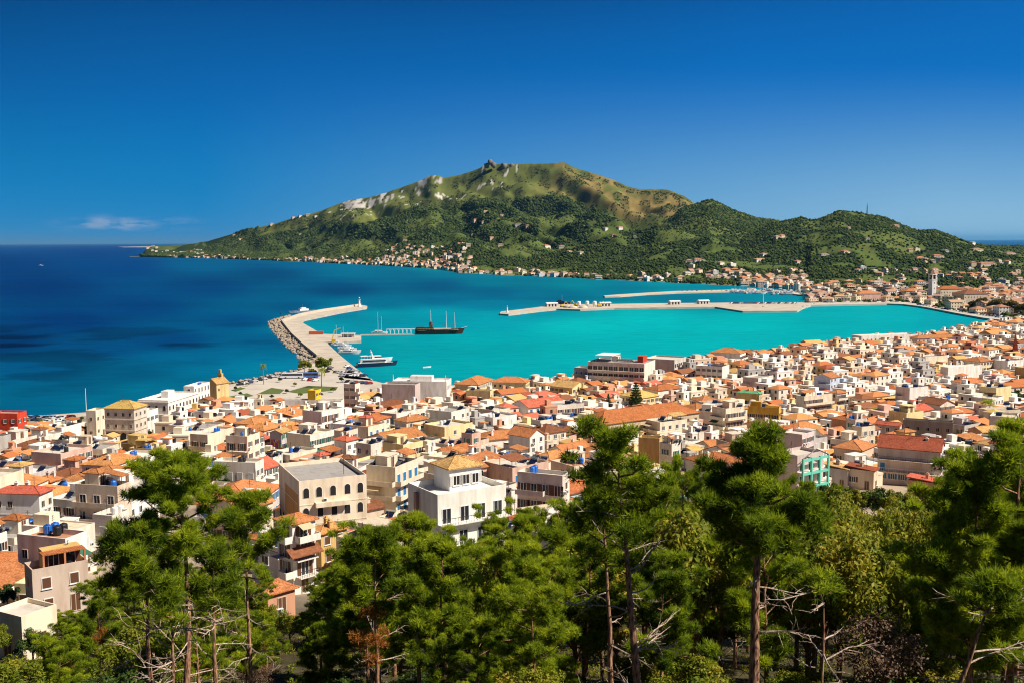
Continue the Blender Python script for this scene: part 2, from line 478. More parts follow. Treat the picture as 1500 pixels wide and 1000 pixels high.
def build_near_land():
    st = 5.0
    xs = np.arange(-500, 905, st); ys = np.arange(-40, 1045, st)
    X, Y = np.meshgrid(xs, ys)
    Z = gz(X, Y) + (fbm(X / 9, Y / 9, 3) - 0.5) * np.where(Y < 130, 1.6, 0.1)
    line = [(c.x, c.y) for c in COAST]
    ok = in_poly(X, Y, LANDPOLY) & (dist_poly(X, Y, line) > 9)
    Z = np.where(ok, Z, -6.0)
    ny, nx = X.shape
    V = np.stack([X, Y, Z], -1).reshape(-1, 3)
    I = np.arange(ny * nx).reshape(ny, nx)
    F = np.stack([I[:-1, :-1], I[:-1, 1:], I[1:, 1:], I[1:, :-1]], -1).reshape(-1, 4)
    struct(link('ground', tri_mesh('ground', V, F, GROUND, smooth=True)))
    # made-up waterfront edge
    inner = []
    n = len(line)
    for i in range(n):
        a = Vector(line[max(i - 1, 0)]); b = Vector(line[min(i + 1, n - 1)])
        t = (b - a).normalized(); inner.append((line[i][0] + t.y * 26, line[i][1] - t.x * 26))
    mb = MB()
    for i in range(n - 1):
        a, b, c, d = line[i], line[i + 1], inner[i + 1], inner[i]
        mb.add([(*a, 1.55), (*b, 1.55), (*c, 1.56), (*d, 1.56), (*a, -4), (*b, -4)], [(3, 2, 1, 0), (0, 1, 5, 4)])
    struct(mb.build('waterfront_quay', QUAY))
build_near_land()

# ------------------------------------------------------------------ sea
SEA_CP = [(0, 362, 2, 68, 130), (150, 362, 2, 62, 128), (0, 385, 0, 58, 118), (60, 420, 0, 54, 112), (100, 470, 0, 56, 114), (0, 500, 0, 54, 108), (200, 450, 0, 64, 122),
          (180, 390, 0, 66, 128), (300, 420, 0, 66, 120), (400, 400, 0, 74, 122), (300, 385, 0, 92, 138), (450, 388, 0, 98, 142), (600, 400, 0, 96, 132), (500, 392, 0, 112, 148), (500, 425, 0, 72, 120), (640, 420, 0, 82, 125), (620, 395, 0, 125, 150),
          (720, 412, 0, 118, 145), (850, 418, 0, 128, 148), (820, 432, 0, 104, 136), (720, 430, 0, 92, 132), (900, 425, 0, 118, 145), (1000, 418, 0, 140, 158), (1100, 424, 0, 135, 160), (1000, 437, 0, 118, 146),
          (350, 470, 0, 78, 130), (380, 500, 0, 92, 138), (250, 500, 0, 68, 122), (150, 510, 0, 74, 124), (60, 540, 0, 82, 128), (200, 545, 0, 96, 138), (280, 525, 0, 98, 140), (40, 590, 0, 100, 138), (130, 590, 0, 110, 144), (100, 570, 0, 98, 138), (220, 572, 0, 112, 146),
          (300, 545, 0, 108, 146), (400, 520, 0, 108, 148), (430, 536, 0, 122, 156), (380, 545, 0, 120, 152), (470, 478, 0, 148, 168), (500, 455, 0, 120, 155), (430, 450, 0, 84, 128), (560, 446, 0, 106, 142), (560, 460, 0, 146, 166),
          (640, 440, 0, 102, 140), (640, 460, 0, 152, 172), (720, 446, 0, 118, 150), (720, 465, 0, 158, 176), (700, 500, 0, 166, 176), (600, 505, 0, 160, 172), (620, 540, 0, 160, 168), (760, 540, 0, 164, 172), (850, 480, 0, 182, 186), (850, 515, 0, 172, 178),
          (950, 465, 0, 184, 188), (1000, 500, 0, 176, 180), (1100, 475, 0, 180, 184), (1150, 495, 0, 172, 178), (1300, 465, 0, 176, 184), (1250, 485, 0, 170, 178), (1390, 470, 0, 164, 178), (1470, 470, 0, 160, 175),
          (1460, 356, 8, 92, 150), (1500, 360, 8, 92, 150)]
def build_sea():
    vs_ = np.concatenate([np.arange(352.0, 362, 0.4), np.arange(362, 480, 0.9), np.arange(480, 640, 1.5), np.arange(640, 1100, 20.0)])
    ys = []
    for v in vs_:
        k = (v - 351.3) / FOC
        ys.append(min(160000.0, EYE / k) if k > 0 else 160000.0)
    ys = np.array(sorted(set(round(y, 2) for y in ys)))
    az = np.concatenate([np.linspace(-1.6, -0.56, 10), np.linspace(-0.55, 0.55, 330), np.linspace(0.56, 1.6, 10)])
    A, Y = np.meshgrid(az, ys); X = A * Y
    U, Vv = proj(X, Y, np.zeros_like(X))
    num = np.zeros((*X.shape, 3)); den = np.zeros(X.shape)
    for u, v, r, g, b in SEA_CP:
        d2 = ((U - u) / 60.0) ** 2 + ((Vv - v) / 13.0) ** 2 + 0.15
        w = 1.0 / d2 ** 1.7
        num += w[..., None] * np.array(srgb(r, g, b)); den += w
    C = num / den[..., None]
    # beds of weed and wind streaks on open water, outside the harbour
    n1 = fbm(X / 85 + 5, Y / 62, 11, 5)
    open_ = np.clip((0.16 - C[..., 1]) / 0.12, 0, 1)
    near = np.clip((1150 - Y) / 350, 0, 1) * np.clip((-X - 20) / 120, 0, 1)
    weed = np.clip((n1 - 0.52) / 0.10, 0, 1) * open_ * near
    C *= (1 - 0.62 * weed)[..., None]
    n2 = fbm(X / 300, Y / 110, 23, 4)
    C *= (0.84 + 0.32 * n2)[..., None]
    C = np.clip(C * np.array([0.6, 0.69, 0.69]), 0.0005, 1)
    ny, nx = X.shape
    V = np.stack([X, Y, np.zeros_like(X)], -1).reshape(-1, 3)
    I = np.arange(ny * nx).reshape(ny, nx)
    F = np.stack([I[:-1, :-1], I[:-1, 1:], I[1:, 1:], I[1:, :-1]], -1).reshape(-1, 4)
    m, n, l, out = new_mat('sea_water')
    at = N(n, 'ShaderNodeAttribute', attribute_name='col')
    g = N(n, 'ShaderNodeNewGeometry')
    mp = N(n, 'ShaderNodeMapping'); mp.inputs['Scale'].default_value = (0.05, 0.12, 0.1); l.new(g.outputs['Position'], mp.inputs[0])
    z = N(n, 'ShaderNodeTexNoise', i_Scale=1.0, i_Detail=8.0, i_Roughness=0.62); l.new(mp.outputs[0], z.inputs['Vector'])
    r = N(n, 'ShaderNodeMapRange'); r.inputs[1].default_value = 0.3; r.inputs[2].default_value = 0.7; r.inputs[3].default_value = 0.88; r.inputs[4].default_value = 1.12
    l.new(z.outputs['Fac'], r.inputs[0])
    sc = N(n, 'ShaderNodeVectorMath', operation='SCALE'); l.new(at.outputs['Color'], sc.inputs[0]); l.new(r.outputs[0], sc.inputs['Scale'])
    d = N(n, 'ShaderNodeBsdfDiffuse'); l.new(sc.outputs[0], d.inputs[0])
    gl = N(n, 'ShaderNodeBsdfGlossy'); gl.inputs['Roughness'].default_value = 0.22; gl.inputs['Color'].default_value = (0.9, 0.95, 1, 1)
    z3 = N(n, 'ShaderNodeTexNoise', i_Scale=0.5, i_Detail=6.0, i_Roughness=0.6); l.new(g.outputs['Position'], z3.inputs['Vector'])
    bp = N(n, 'ShaderNodeBump', i_Strength=0.8, i_Distance=0.5); l.new(z3.outputs['Fac'], bp.inputs['Height']); l.new(bp.outputs[0], gl.inputs['Normal'])
    mx = N(n, 'ShaderNodeMixShader'); mx.inputs[0].default_value = 0.03
    l.new(d.outputs[0], mx.inputs[1]); l.new(gl.outputs[0], mx.inputs[2]); l.new(mx.outputs[0], out.inputs[0])
    struct(link('sea', tri_mesh('sea', V, F, m, col=C.reshape(-1, 3))))
build_sea()

# ------------------------------------------------------------------ far land
SHORE_PX = [(206, 376.5), (225, 377), (300, 378.5), (400, 382), (500, 386.5), (600, 391.5), (645, 395), (672, 400), (735, 403.5), (810, 406), (870, 409.5), (930, 412), (990, 415), (1050, 418),
            (1106, 421), (1150, 424), (1180, 430), (1186, 446), (1250, 446), (1300, 445), (1324, 446), (1346, 449), (1360, 451), (1400, 459), (1440, 466), (1466, 469)]
M_SKY = [(190, 377.5), (206, 374), (213, 366), (222, 361.5), (250, 361), (283, 357), (303, 354), (333, 345), (360, 337), (407, 327), (433, 318), (467, 310), (493, 300), (513, 293), (533, 291), (567, 282), (600, 270), (620, 263),
         (630, 257), (640, 256.5), (650, 260), (675, 256), (699, 248), (711, 242), (723, 241), (750, 240), (780, 240), (816, 239), (825, 237.5), (840, 245), (870, 254), (900, 264), (918, 273), (939, 278), (960, 277), (978, 278),
         (999, 286), (1020, 299), (1060, 312), (1100, 325), (1200, 340), (1300, 352), (1400, 358), (1433, 360.5), (1500, 361), (1700, 361)]
R1_SKY = [(900, 520), (930, 350), (980, 322), (1000, 306), (1022, 299), (1037, 293.5), (1050, 296), (1083, 312), (1107, 320), (1133, 323), (1160, 330), (1200, 345), (1260, 365), (1300, 520)]
R2_SKY = [(1020, 520), (1060, 372), (1100, 345), (1133, 327), (1157, 323), (1173, 320), (1188, 324), (1200, 322), (1213, 316), (1230, 309.5), (1260, 312), (1273, 316), (1297, 320), (1320, 330), (1343, 339), (1370, 338), (1387, 344.5), (1410, 353), (1433, 359), (1460, 364), (1520, 372), (1560, 420)]
def conv(sk): return [pix(u, v) for u, v in sk]
SH = []
for u, v in SHORE_PX:
    a, s = pix(u, v); SH.append((a, -(EYE - 0.3) / s))
SH += [(pix(1472, 469)[0], 930.0), (pix(1800, 469)[0], 930.0)]
M_C, R1_C, R2_C = conv(M_SKY), conv(R1_SKY), conv(R2_SKY)
A_OF = lambda u: (u - 750) / 1507.0
M_DR = [(A_OF(190), 6100), (A_OF(222), 6250), (A_OF(300), 6100), (A_OF(430), 5800), (A_OF(720), 5250), (A_OF(900), 5000), (A_OF(1030), 4700), (A_OF(1300), 4700), (A_OF(1433), 5600), (A_OF(1700), 5600)]
def smooth(t): t = np.clip(t, 0, 1); return t * t * (3 - 2 * t)
def hill(az, D, sky_c, Dr, flat, power, back):
    D0 = interp(az, SH)
    zr = EYE + interp(az, sky_c) * Dr
    t = (D - D0) / np.maximum(Dr - D0, 60)
    tt = np.clip((t - flat) / (1 - flat), 0, 1)
    up = zr * tt ** power
    dn = zr * (1 - smooth((D - Dr) / back))
    return np.where(D <= Dr, up, dn), t, zr
def far_z(az, D):
    X = az * D
    D0 = interp(az, SH)
    zm, tm, zr = hill(az, D, M_C, interp(az, M_DR), 0.03, 1.25, 1500.0)
    z1, t1, _ = hill(az, D, R1_C, 4000.0, 0.35, 1.2, 900.0)
    z2, t2, _ = hill(az, D, R2_C, 3250.0, 0.42, 1.25, 800.0)
    # spurs and gullies running down from the crest
    env = np.clip(np.sin(np.pi * np.clip(tm, 0, 1)), 0, 1) ** 0.6
    g = np.abs(fbm((X + 0.25 * D) / 520.0, D / 1500.0, 5, 4) * 2 - 1)
    zm = zm * (1 - 0.85 * env * np.clip(0.40 - g, 0, 1)) - 85 * env * np.clip(zm / 200, 0, 1) * (1 - np.abs(fbm((X + 0.35 * D) / 210.0, D / 900.0, 77, 3) * 2 - 1) * 2.4).clip(0, 1) + (fbm(X / 200, D / 200, 9, 5) - 0.5) * 110 * env * np.clip(zr / 300, 0, 1)
    e2 = np.clip(np.sin(np.pi * np.clip((t2 - 0.3) / 0.7, 0, 1)), 0, 1)
    z2 = z2 + (fbm(X / 150, D / 200, 31, 4) - 0.5) * 55 * e2
    e1 = np.clip(np.sin(np.pi * np.clip((t1 - 0.3) / 0.7, 0, 1)), 0, 1)
    z1 = z1 + (fbm(X / 170, D / 220, 37, 4) - 0.5) * 60 * e1
    plain = np.clip((D - D0) / 60.0, 0, 1) * 2.2 + np.clip((D - D0 - 200) / 2500.0, 0, 1) * 16
    low = plain * np.clip(1.6 - (D - 4200) / 3000, 0.15, 1)
    z = np.maximum(np.maximum(zm, z1), np.maximum(z2, low))
    which = np.argmax(np.stack([low, zm, z1, z2]), 0)
    z = z + (fbm(X / 45, D / 45, 41, 3) - 0.5) * np.clip(z / 12, 0, 5)
    return np.maximum(z, np.where(D > D0 + 5, 0.8, 0.4)), which, tm, zr
def cover(az, D, z, which, tm, zr):
    """land cover: colour and how wooded"""
    X = az * D; U = 750 + az * 1507
    n = fbm(X / 170, D / 230, 51, 5); n2 = fbm(X / 60, D / 80, 53, 4); n3 = fbm(X / 330, D / 420, 57, 4)
    r = z / np.maximum(zr, 40)
    forest = np.array((0.030, 0.048, 0.016)); olive = np.array((0.105, 0.125, 0.032)); grass = np.array((0.165, 0.18, 0.042))
    brown = np.array((0.20, 0.145, 0.048)); field = np.array((0.085, 0.115, 0.028)); soil = np.array((0.30, 0.20, 0.11)); rock = np.array((0.45, 0.41, 0.37)); scrub = np.array((0.055, 0.06, 0.022))
    main = which == 1
    edge = 0.50 + 0.35 * (n3 - 0.5) - 0.10 * np.clip((U - 800) / 200, 0, 1) + 0.14 * np.clip((560 - U) / 150, 0, 1)
    high = smooth((r - edge) / 0.10) * main * (U > 380) * (U < 1035)
    wood = (1 - high) * np.where(n > 0.42, 1.0, 0.22)
    wood = np.where(which == 0, np.where(n > 0.40, 1.0, 0.25), wood)
    up = grass * n[..., None] * 1.1 + olive * (1 - n[..., None]) * 0.8
    br = np.clip((U - 770) / 90, 0, 1) * smooth((n2 + n3 - 0.92) / 0.2)
    up = up * (1 - br[..., None]) + brown * br[..., None] * (0.6 + 0.9 * n2[..., None])
    sc = smooth((fbm(X / 40, D / 90, 91, 5) - 0.47) / 0.1)
    up = up * (1 - 0.6 * sc[..., None]) + scrub * 0.6 * sc[..., None]; up = up * (0.72 + 0.56 * fbm(X / 14, D / 40, 143, 4))[..., None]
    lowc = np.where((n > 0.40)[..., None], forest, olive * 0.75 + field * 0.25)
    fl = smooth((n2 - 0.58) / 0.06) * (n3 > 0.5)
    lowc = lowc * (1 - fl[..., None]) + field * fl[..., None]
    lowc = np.where((which == 0)[..., None] & (n2 > 0.5)[..., None], soil * 0.4 + olive * 0.5, lowc)
    c = lowc * (1 - high[..., None]) + up * high[..., None]
    quarry = (np.abs(U - 540 - 40 * (n2 - 0.5)) < 34) & (r > 0.80 + 0.08 * n) & main
    q2 = (np.abs(U - 628) < 22) & (r > 0.90) & main & (n2 > 0.42)
    fine = fbm(X / 16, D / 45, 97, 4)
    specks = (n2 > 0.55) & (fine > 0.66) & main & (r > 0.62) & (U < 760) & (U > 480)
    rk = ((quarry | q2) & (fine > 0.44)) | specks
    c = np.where(rk[..., None], rock * (0.45 + 1.1 * fine[..., None]), c)
    bush = high * (sc > 0.45) * 0.22
    wood = np.where(rk, 0.0, np.maximum(wood, bush * (r < 0.97)))
    meadow = (fbm(X / 120, D / 160, 131, 4) > 0.66) & (which > 0) & (high < 0.2)
    c = np.where(meadow[..., None], field * (0.7 + 0.6 * fine[..., None]), c); wood = np.where(meadow, wood * 0.12, wood)
    shore = (D - interp(az, SH)) < 14
    c = np.where(shore[..., None], np.array((0.46, 0.37, 0.25)), c)
    return c, np.where(shore, 0, wood)
def build_far_land():
    us = np.concatenate([np.linspace(190, 205, 6), np.arange(206, 1540, 2.2), np.linspace(1545, 1800, 30)])
    az = A_OF(us)
    s = np.concatenate([np.linspace(0, 0.02, 4), np.linspace(0.025, 1.0, 230) ** 1.15])
    D0 = interp(az, SH)
    Dend = np.where(us < 206, D0 + 200, 7600.0)
    A = np.repeat(az[None, :], len(s), 0)
    D = D0[None, :] + (Dend - D0)[None, :] * s[:, None]
    Z, wh, tm, zr = far_z(A, D)
    taper = np.clip((us - 200) / 12.0, 0, 1)
    Z = Z * taper[None, :] + (1 - taper[None, :]) * 0.5
    c, wood = cover(A, D, Z, wh, tm, zr)
    Z[0, :] = -2.0
    Z[-1, :] = -5.0
    V = np.stack([A * D, D, Z], -1).reshape(-1, 3)
    ny, nx = A.shape
    I = np.arange(ny * nx).reshape(ny, nx)
    F = np.stack([I[:-1, :-1], I[:-1, 1:], I[1:, 1:], I[1:, :-1]], -1).reshape(-1, 4)
    m = colour_mat('hill_ground', source='attr', stain=0.5, streak=False, scale=0.02, rough=1.0, spec=0.05, stain_col=(0.5, 0.55, 0.45))
    struct(link('mountain_terrain', tri_mesh('mountain_terrain', V, F, m, col=c.reshape(-1, 3), smooth=True)))
build_far_land()

def ico():
    bm = bmesh.new(); bmesh.ops.create_icosphere(bm, subdivisions=1, radius=1.0)
    v = np.array([q.co[:] for q in bm.verts]); f = np.array([[w.index for w in q.verts] for q in bm.faces]); bm.free()
    return v, f
ICO_V, ICO_F = ico()
def ico2():
    bm = bmesh.new(); bmesh.ops.create_icosphere(bm, subdivisions=2, radius=1.0)
    v = np.array([q.co[:] for q in bm.verts]); f = np.array([[w.index for w in q.verts] for q in bm.faces]); bm.free()
    return v, f
ICO2_V, ICO2_F = ico2()
def blobs(pos, rad, rng, flat=1.0, jit=0.35, v=None, f=None):
    v = ICO_V if v is None else v; f = ICO_F if f is None else f
    n = len(pos)
    k = 1.0 + (rng.random((n, len(v), 1)) - 0.5) * 2 * jit
    V = v[None] * k * rad[:, None, None] * np.array([1, 1, flat])[None, None] + pos[:, None, :]
    F = f[None] + (np.arange(n) * len(v))[:, None, None]
    return V.reshape(-1, 3), F.reshape(-1, 3)
def build_far_wood():
    rng = np.random.default_rng(4)
    n = 360000
    U = rng.uniform(205, 1530, n); az = A_OF(U)
    D0 = interp(az, SH)
    # even by ground area: wider frames are farther out
    lo = D0 + 12; hi = np.maximum(lo + 30, np.minimum(6000.0, interp(az, M_DR) + 60)); D = np.sqrt(rng.uniform(lo ** 2, hi ** 2))
    z, wh, tm, zr = far_z(az, D)
    c, wood = cover(az, D, z, wh, tm, zr)
    keep = rng.random(n) < wood * np.where(D > 3000, 0.8, 0.42)
    az, D, z = az[keep], D[keep], z[keep]
    n = len(az)
    hi_ = (wood[keep] < 0.6) & (wh[keep] == 1)
    rad = np.where(hi_, 0.62, 1.0) * rng.uniform(2.6, 4.6, n) * np.where(rng.random(n) < 0.12, 1.4, 1.0) * np.interp(D, [1300, 3000, 5000], [0.62, 0.8, 1.25])
    pos = np.stack([az * D, D, z + rad * 0.45], -1)
    V, F = blobs(pos, rad, rng, flat=0.9)
    base = np.array([[0.030, 0.050, 0.018], [0.045, 0.068, 0.021], [0.068, 0.09, 0.025], [0.10, 0.11, 0.035]])
    pick = rng.choice(4, n, p=[0.4, 0.33, 0.2, 0.07])
    col = np.repeat(base[pick] * rng.uniform(0.75, 1.25, (n, 1)), len(ICO_F), 0)
    m = colour_mat('far_foliage', source='attr', stain=0.3, streak=False, scale=0.2, rough=1.0, spec=0.0)
    struct(link('hillside_forest', tri_mesh('hillside_forest', V, F, m, col=col)), 'stuff')
    print('far trees', n)
build_far_wood()
# ------------------------------------------------------------------ harbour works
def frame_at(p, q):
    """angle of the line p -> q"""
    return math.atan2(q[1] - p[1], q[0] - p[0])
MOLE_PX = [(538, 448.5), (530, 447), (470, 455), (440, 461), (409, 470), (412, 478), (426, 492), (442, 508), (462, 524), (505, 553), (546, 557), (541, 553.5), (518, 536), (497, 519), (478, 501),
           (529, 499), (529, 491), (472, 489), (466, 486), (442, 472), (446, 468), (478, 461.5), (500, 457), (537, 451)]
o = slab('harbour_mole', MOLE_PX, 1.9, -4, QUAY)
tag(o, 'bent stone mole reaching out to the slim white harbour light', 'pier')
# raised parapet wall along the seaward side
mb = MB()
line = [P(u, v, 1.9) for u, v in [(528, 448), (470, 456.5), (440, 462.5), (413, 471.5), (428, 491), (444, 506), (466, 524)]]
for a, b in zip(line[:-1], line[1:]):
    t = (b - a).normalized(); nrm = Vector((-t.y, t.x, 0)) * 1.0
    z0, z1 = Vector((0, 0, -0.05)), Vector((0, 0, 2.4))
    mb.add([a - nrm + z0, b - nrm + z0, b + nrm + z0, a + nrm + z0, a - nrm + z1, b - nrm + z1, b + nrm + z1, a + nrm + z1],
           [(0, 3, 2, 1), (4, 5, 6, 7), (0, 1, 5, 4), (1, 2, 6, 5), (2, 3, 7, 6), (3, 0, 4, 7)])
mb.build('parapet', STONE, o)
def rocks(name, px, width, n, rmin, rmax, seed):
    rng = np.random.default_rng(seed)
    pts = [P(u, v, 0.6) for u, v in px]
    seg = np.array([(b - a).length for a, b in zip(pts[:-1], pts[1:])]); cum = np.concatenate([[0], np.cumsum(seg)])
    pos = []
    for i in range(n):
        t = rng.uniform(0, cum[-1]); k = min(np.searchsorted(cum, t, 'right') - 1, len(seg) - 1)
        a, b = pts[k], pts[k + 1]; f = (t - cum[k]) / seg[k]
        p = a + (b - a) * f; tt = (b - a).normalized(); w = rng.uniform(0, 1)
        pos.append((p.x - tt.y * w * width, p.y + tt.x * w * width, 2.0 - 2.6 * w + rng.uniform(-0.3, 0.3)))
    pos = np.array(pos)
    V, F = blobs(pos, rng.uniform(rmin, rmax, n), rng, flat=0.75, jit=0.3)
    return struct(link(name, tri_mesh(name, V, F, ROCK)), 'stuff')
rocks('rock_armour', [(470, 529), (442, 509), (426, 493), (411, 477), (409, 470), (425, 464.5)][::-1], -11, 620, 0.9, 2.1, 5)
rocks('rock_armour', [(300, 567), (340, 563), (400, 551), (436, 544), (452, 538), (470, 529)][::-1], -5, 240, 0.6, 1.3, 6)

# middle mole and far breakwater
mid_px = [(732, 459.5), (734, 456.5), (765, 453), (800, 448.5), (815, 446), (892, 445.5), (950, 444.6), (1070, 443.5), (1130, 443.2), (1178, 443.3), (1192, 444.5), (1188, 447), (1176, 451), (1168, 455.5), (1088, 455.8), (1048, 449.8), (900, 451.5), (850, 453.5), (815, 452.5), (790, 455), (745, 460.5)]
o = slab('cargo_mole', mid_px, 1.9, -4, QUAY)
tag(o, 'long pale concrete mole widening into a broad quay across the bay', 'pier')
bw_px = [(886, 434.6), (884, 433.2), (905, 431.6), (950, 428.8), (990, 426.6), (1070, 424.6), (1140, 425.6), (1180, 430.5), (1180, 433), (1140, 428), (1070, 427), (990, 429), (950, 430.8), (908, 434)]
o = slab('far_breakwater', bw_px, 1.9, -3, STONE)
tag(o, 'narrow farther breakwater of pale stone sheltering the marina', 'breakwater')
rq_px = [(1184, 447), (1184, 440), (1215, 438.5), (1300, 438.5), (1330, 440), (1362, 445), (1405, 452), (1444, 460), (1482, 467), (1475, 470), (1466, 468.5), (1440, 465.5), (1400, 458.5), (1360, 450.8), (1346, 448.5), (1324, 445.8), (1300, 444.8), (1250, 445.8)]
struct(slab('promenade', rq_px, 2.0, -3, PAVE))
struct(slab('distant_headland', [(172, 361.9), (205, 361.2), (250, 360.8), (250, 362), (200, 362.3), (180, 362.4)], 6.0, -3, simple('pale_cliff', (0.32, 0.33, 0.36), var=0.3, scale=0.01)))

# lights on the mole heads
def harbour_light(u, v, h, label, ztop=1.9, k=1.0):
    p = P(u, v, ztop)
    t = thing('harbour_light', label, 'lighthouse', p)
    MB().lathe([(2.3 * k, -0.2), (2.3 * k, 1.4), (1.7 * k, 1.6)], k=8).build('plinth', WHITEMETAL, t)
    MB().lathe([(1.25 * k, 1.4), (0.95 * k, h * 0.72)], k=10).build('tower', WHITEMETAL, t)
    MB().lathe([(1.7 * k, h * 0.72), (1.7 * k, h * 0.72 + 0.35), (1.5 * k, h * 0.72 + 0.36)], k=10).build('gallery', WHITEMETAL, t)
    MB().lathe([(0.75 * k, h * 0.74), (0.75 * k, h * 0.9)], k=8).build('lantern', GLASS, t)
    MB().lathe([(1.0 * k, h * 0.9), (0.5 * k, h * 0.97), (0.08, h)], k=8).build('dome', WHITEMETAL, t)
harbour_light(526.5, 449.6, 11.5, 'slim white harbour light at the tip of the bent mole')
harbour_light(743, 458, 7.5, 'small white light beacon at the near end of the cargo mole', k=0.6)

# ------------------------------------------------------------------ boats
def hull(mb, L, B, H, m=0, z0=-0.4, flare=1.15, stern=0.8, n=9):
    vs = []; fs = []
    for i in range(n):
        t = i / (n - 1)
        x = -L / 2 + L * t
        w = B / 2 * (stern + (1 - stern) * min(1, t * 3)) * (1 - max(0, (t - 0.55) / 0.45) ** 2.2 * 0.985)
        top = H * (1 + 0.25 * max(0, t - 0.5) ** 2 * 4)
        rake = 0.06 * L * max(0, (t - 0.6) / 0.4)
        for y, z, dx in ((-w, top, rake), (-w * 0.72 / 1.0, z0, 0), (w * 0.72, z0, 0), (w, top, rake)):
            vs.append((x + dx, y, z))
    for i in range(n - 1):
        a = i * 4; b = a + 4
        fs += [(a, a + 1, b + 1, b), (a + 1, a + 2, b + 2, b + 1), (a + 2, a + 3, b + 3, b + 2), (a + 3, a, b, b + 3)]
    fs += [(0, 3, 2, 1), tuple((n - 1) * 4 + k for k in range(4))]
    mb.add(vs, fs, m)
# three masted dark ship
p0, p1 = P(606, 490, 0), P(679, 489, 0)
L = (p1 - p0).length * 0.94; c = (p0 + p1) / 2
t = thing('sailing_ship', 'dark three masted wooden ship moored at the end of the floating pontoon', 'ship', c, frame_at(p0, p1))
mb = MB(); hull(mb, L, 8.5, 4.2, stern=0.85); mb.build('hull', WOODDK, t)
mb = MB(); mb.box(-L * 0.44, L * 0.42, -3.9, 3.9, 3.6, 3.75, 0); mb.build('deck', TAN, t)
mb = MB(); mb.box(-L * 0.48, -L * 0.30, -3.8, 3.8, 3.7, 6.2); mb.box(-L * 0.3, -L * 0.12, -2.6, 2.6, 3.7, 5.8); mb.build('stern_castle', WOODDK, t)
mb = MB(); mb.box(-L * 0.1, L * 0.26, -2.4, 2.4, 3.7, 5.0); mb.build('deck_house', SHUT_W, t)
mb = MB(); mb.box(-L * 0.20, -L * 0.13, -1.8, 1.8, 5.7, 8.2); mb.lathe([(1.5, 8.2), (1.3, 10.5), (0.4, 11)], k=8, c=(-L * 0.165, 0)); mb.build('bridge', SHUT_B, t)
mb = MB()
for k in range(14):
    x = -L * 0.46 + k * L * 0.066
    mb.tube([(x, -4.1, 4.1), (x, -4.1, 5.1)], 0.06, k=4)
mb.tube([(-L * 0.46, -4.1, 5.1), (L * 0.4, -4.0, 5.1)], 0.07, k=4); mb.build('railing', TAN, t)
for x, h, r in ((-L * 0.16, 21, 0.3), (L * 0.17, 20, 0.28), (L * 0.35, 18.5, 0.26)):
    mm = MB().tube([(x, 0, 3.5), (x - 0.3, 0, h)], [r, r * 0.5]).build('mast', WHITEMETAL, t)
    MB().tube([(x, 0, h * 0.42), (x - L * 0.1, 0, h * 0.42)], 0.12, k=5).build('boom', WOODDK, mm)
    mb = MB()
    for s in (-1, 1): mb.tube([(x - 0.3, 0, h * 0.95), (x + s * 2.2, -3.9, 4)], 0.035, k=3); mb.tube([(x - 0.3, 0, h * 0.95), (x + s * 2.2, 3.9, 4)], 0.035, k=3)
    mb.build('rigging', RAIL, mm)
MB().tube([(L * 0.47, 0, 4.6), (L * 0.62, 0, 6.6)], [0.25, 0.12]).build('bowsprit', WHITEMETAL, t)

# excursion yacht
p0, p1 = P(521, 537.5, 0), P(581, 534.5, 0)
L = (p1 - p0).length * 0.95; c = (p0 + p1) / 2
t = thing('excursion_ship', 'white multi deck excursion ship with navy hull beside the car park quay', 'ship', c, frame_at(p0, p1))
mb = MB(); hull(mb, L, 6.4, 2.6, stern=0.92); mb.build('hull', NAVY, t)
mb = MB(); mb.box(-L * 0.48, L * 0.40, -2.9, 2.9, 2.55, 2.75); hull(mb, L * 0.8, 5.6, 2.4, z0=0)
mb.v = [(x - 0.5 if i >= 8 else x, y, z + (2.7 if i >= 8 else 0)) for i, (x, y, z) in enumerate(mb.v)]; mb.build('main_deck', FRAME, t)
MB().box(-L * 0.36, L * 0.22, -2.75, 2.75, 3.5, 4.35).build('window_band', GLASS, t)
mb = MB(); mb.box(-L * 0.42, L * 0.1, -2.3, 2.3, 5.1, 5.3); mb.box(-L * 0.12, L * 0.12, -1.9, 1.9, 5.3, 7.0); mb.box(-L * 0.4, -L * 0.12, -2.2, 2.2, 7.0, 7.15); mb.build('upper_deck', FRAME, t)
MB().box(-L * 0.06, L * 0.125, -1.95, 1.95, 5.9, 6.6).build('wheelhouse_window', GLASS, t)
mb = MB(); mb.tube([(-L * 0.1, 0, 7), (-L * 0.14, 0, 11)], [0.5, 0.15], k=6); mb.box(-L * 0.15, -L * 0.1, -1.2, 1.2, 9, 9.2); mb.build('mast', WHITEMETAL, t)
mb = MB()
for k in range(4): MB().tube([(-L * 0.4 + k * 2.0, -2.2, 5.3), (-L * 0.4 + k * 2.0, -2.2, 7.0)], 0.06, k=4).build('awning_post', WHITEMETAL, t)

# grey patrol boat beyond the mole
p0, p1 = P(423, 459, 0), P(464, 456.5, 0)
L = (p1 - p0).length * 0.9; c = (p0 + p1) / 2
t = thing('patrol_boat', 'low grey patrol boat moored outside the bent mole', 'boat', c, frame_at(p1, p0))
mb = MB(); hull(mb, L, 6, 2.0); mb.build('hull', STEEL, t)
mb = MB(); mb.box(-L * 0.2, L * 0.15, -2, 2, 1.9, 4.0); mb.box(-L * 0.1, L * 0.08, -1.6, 1.6, 4.0, 5.6); mb.build('deck_house', FRAME, t)
MB().tube([(0, 0, 5.5), (0, 0, 9)], 0.12).build('mast', STEEL, t)
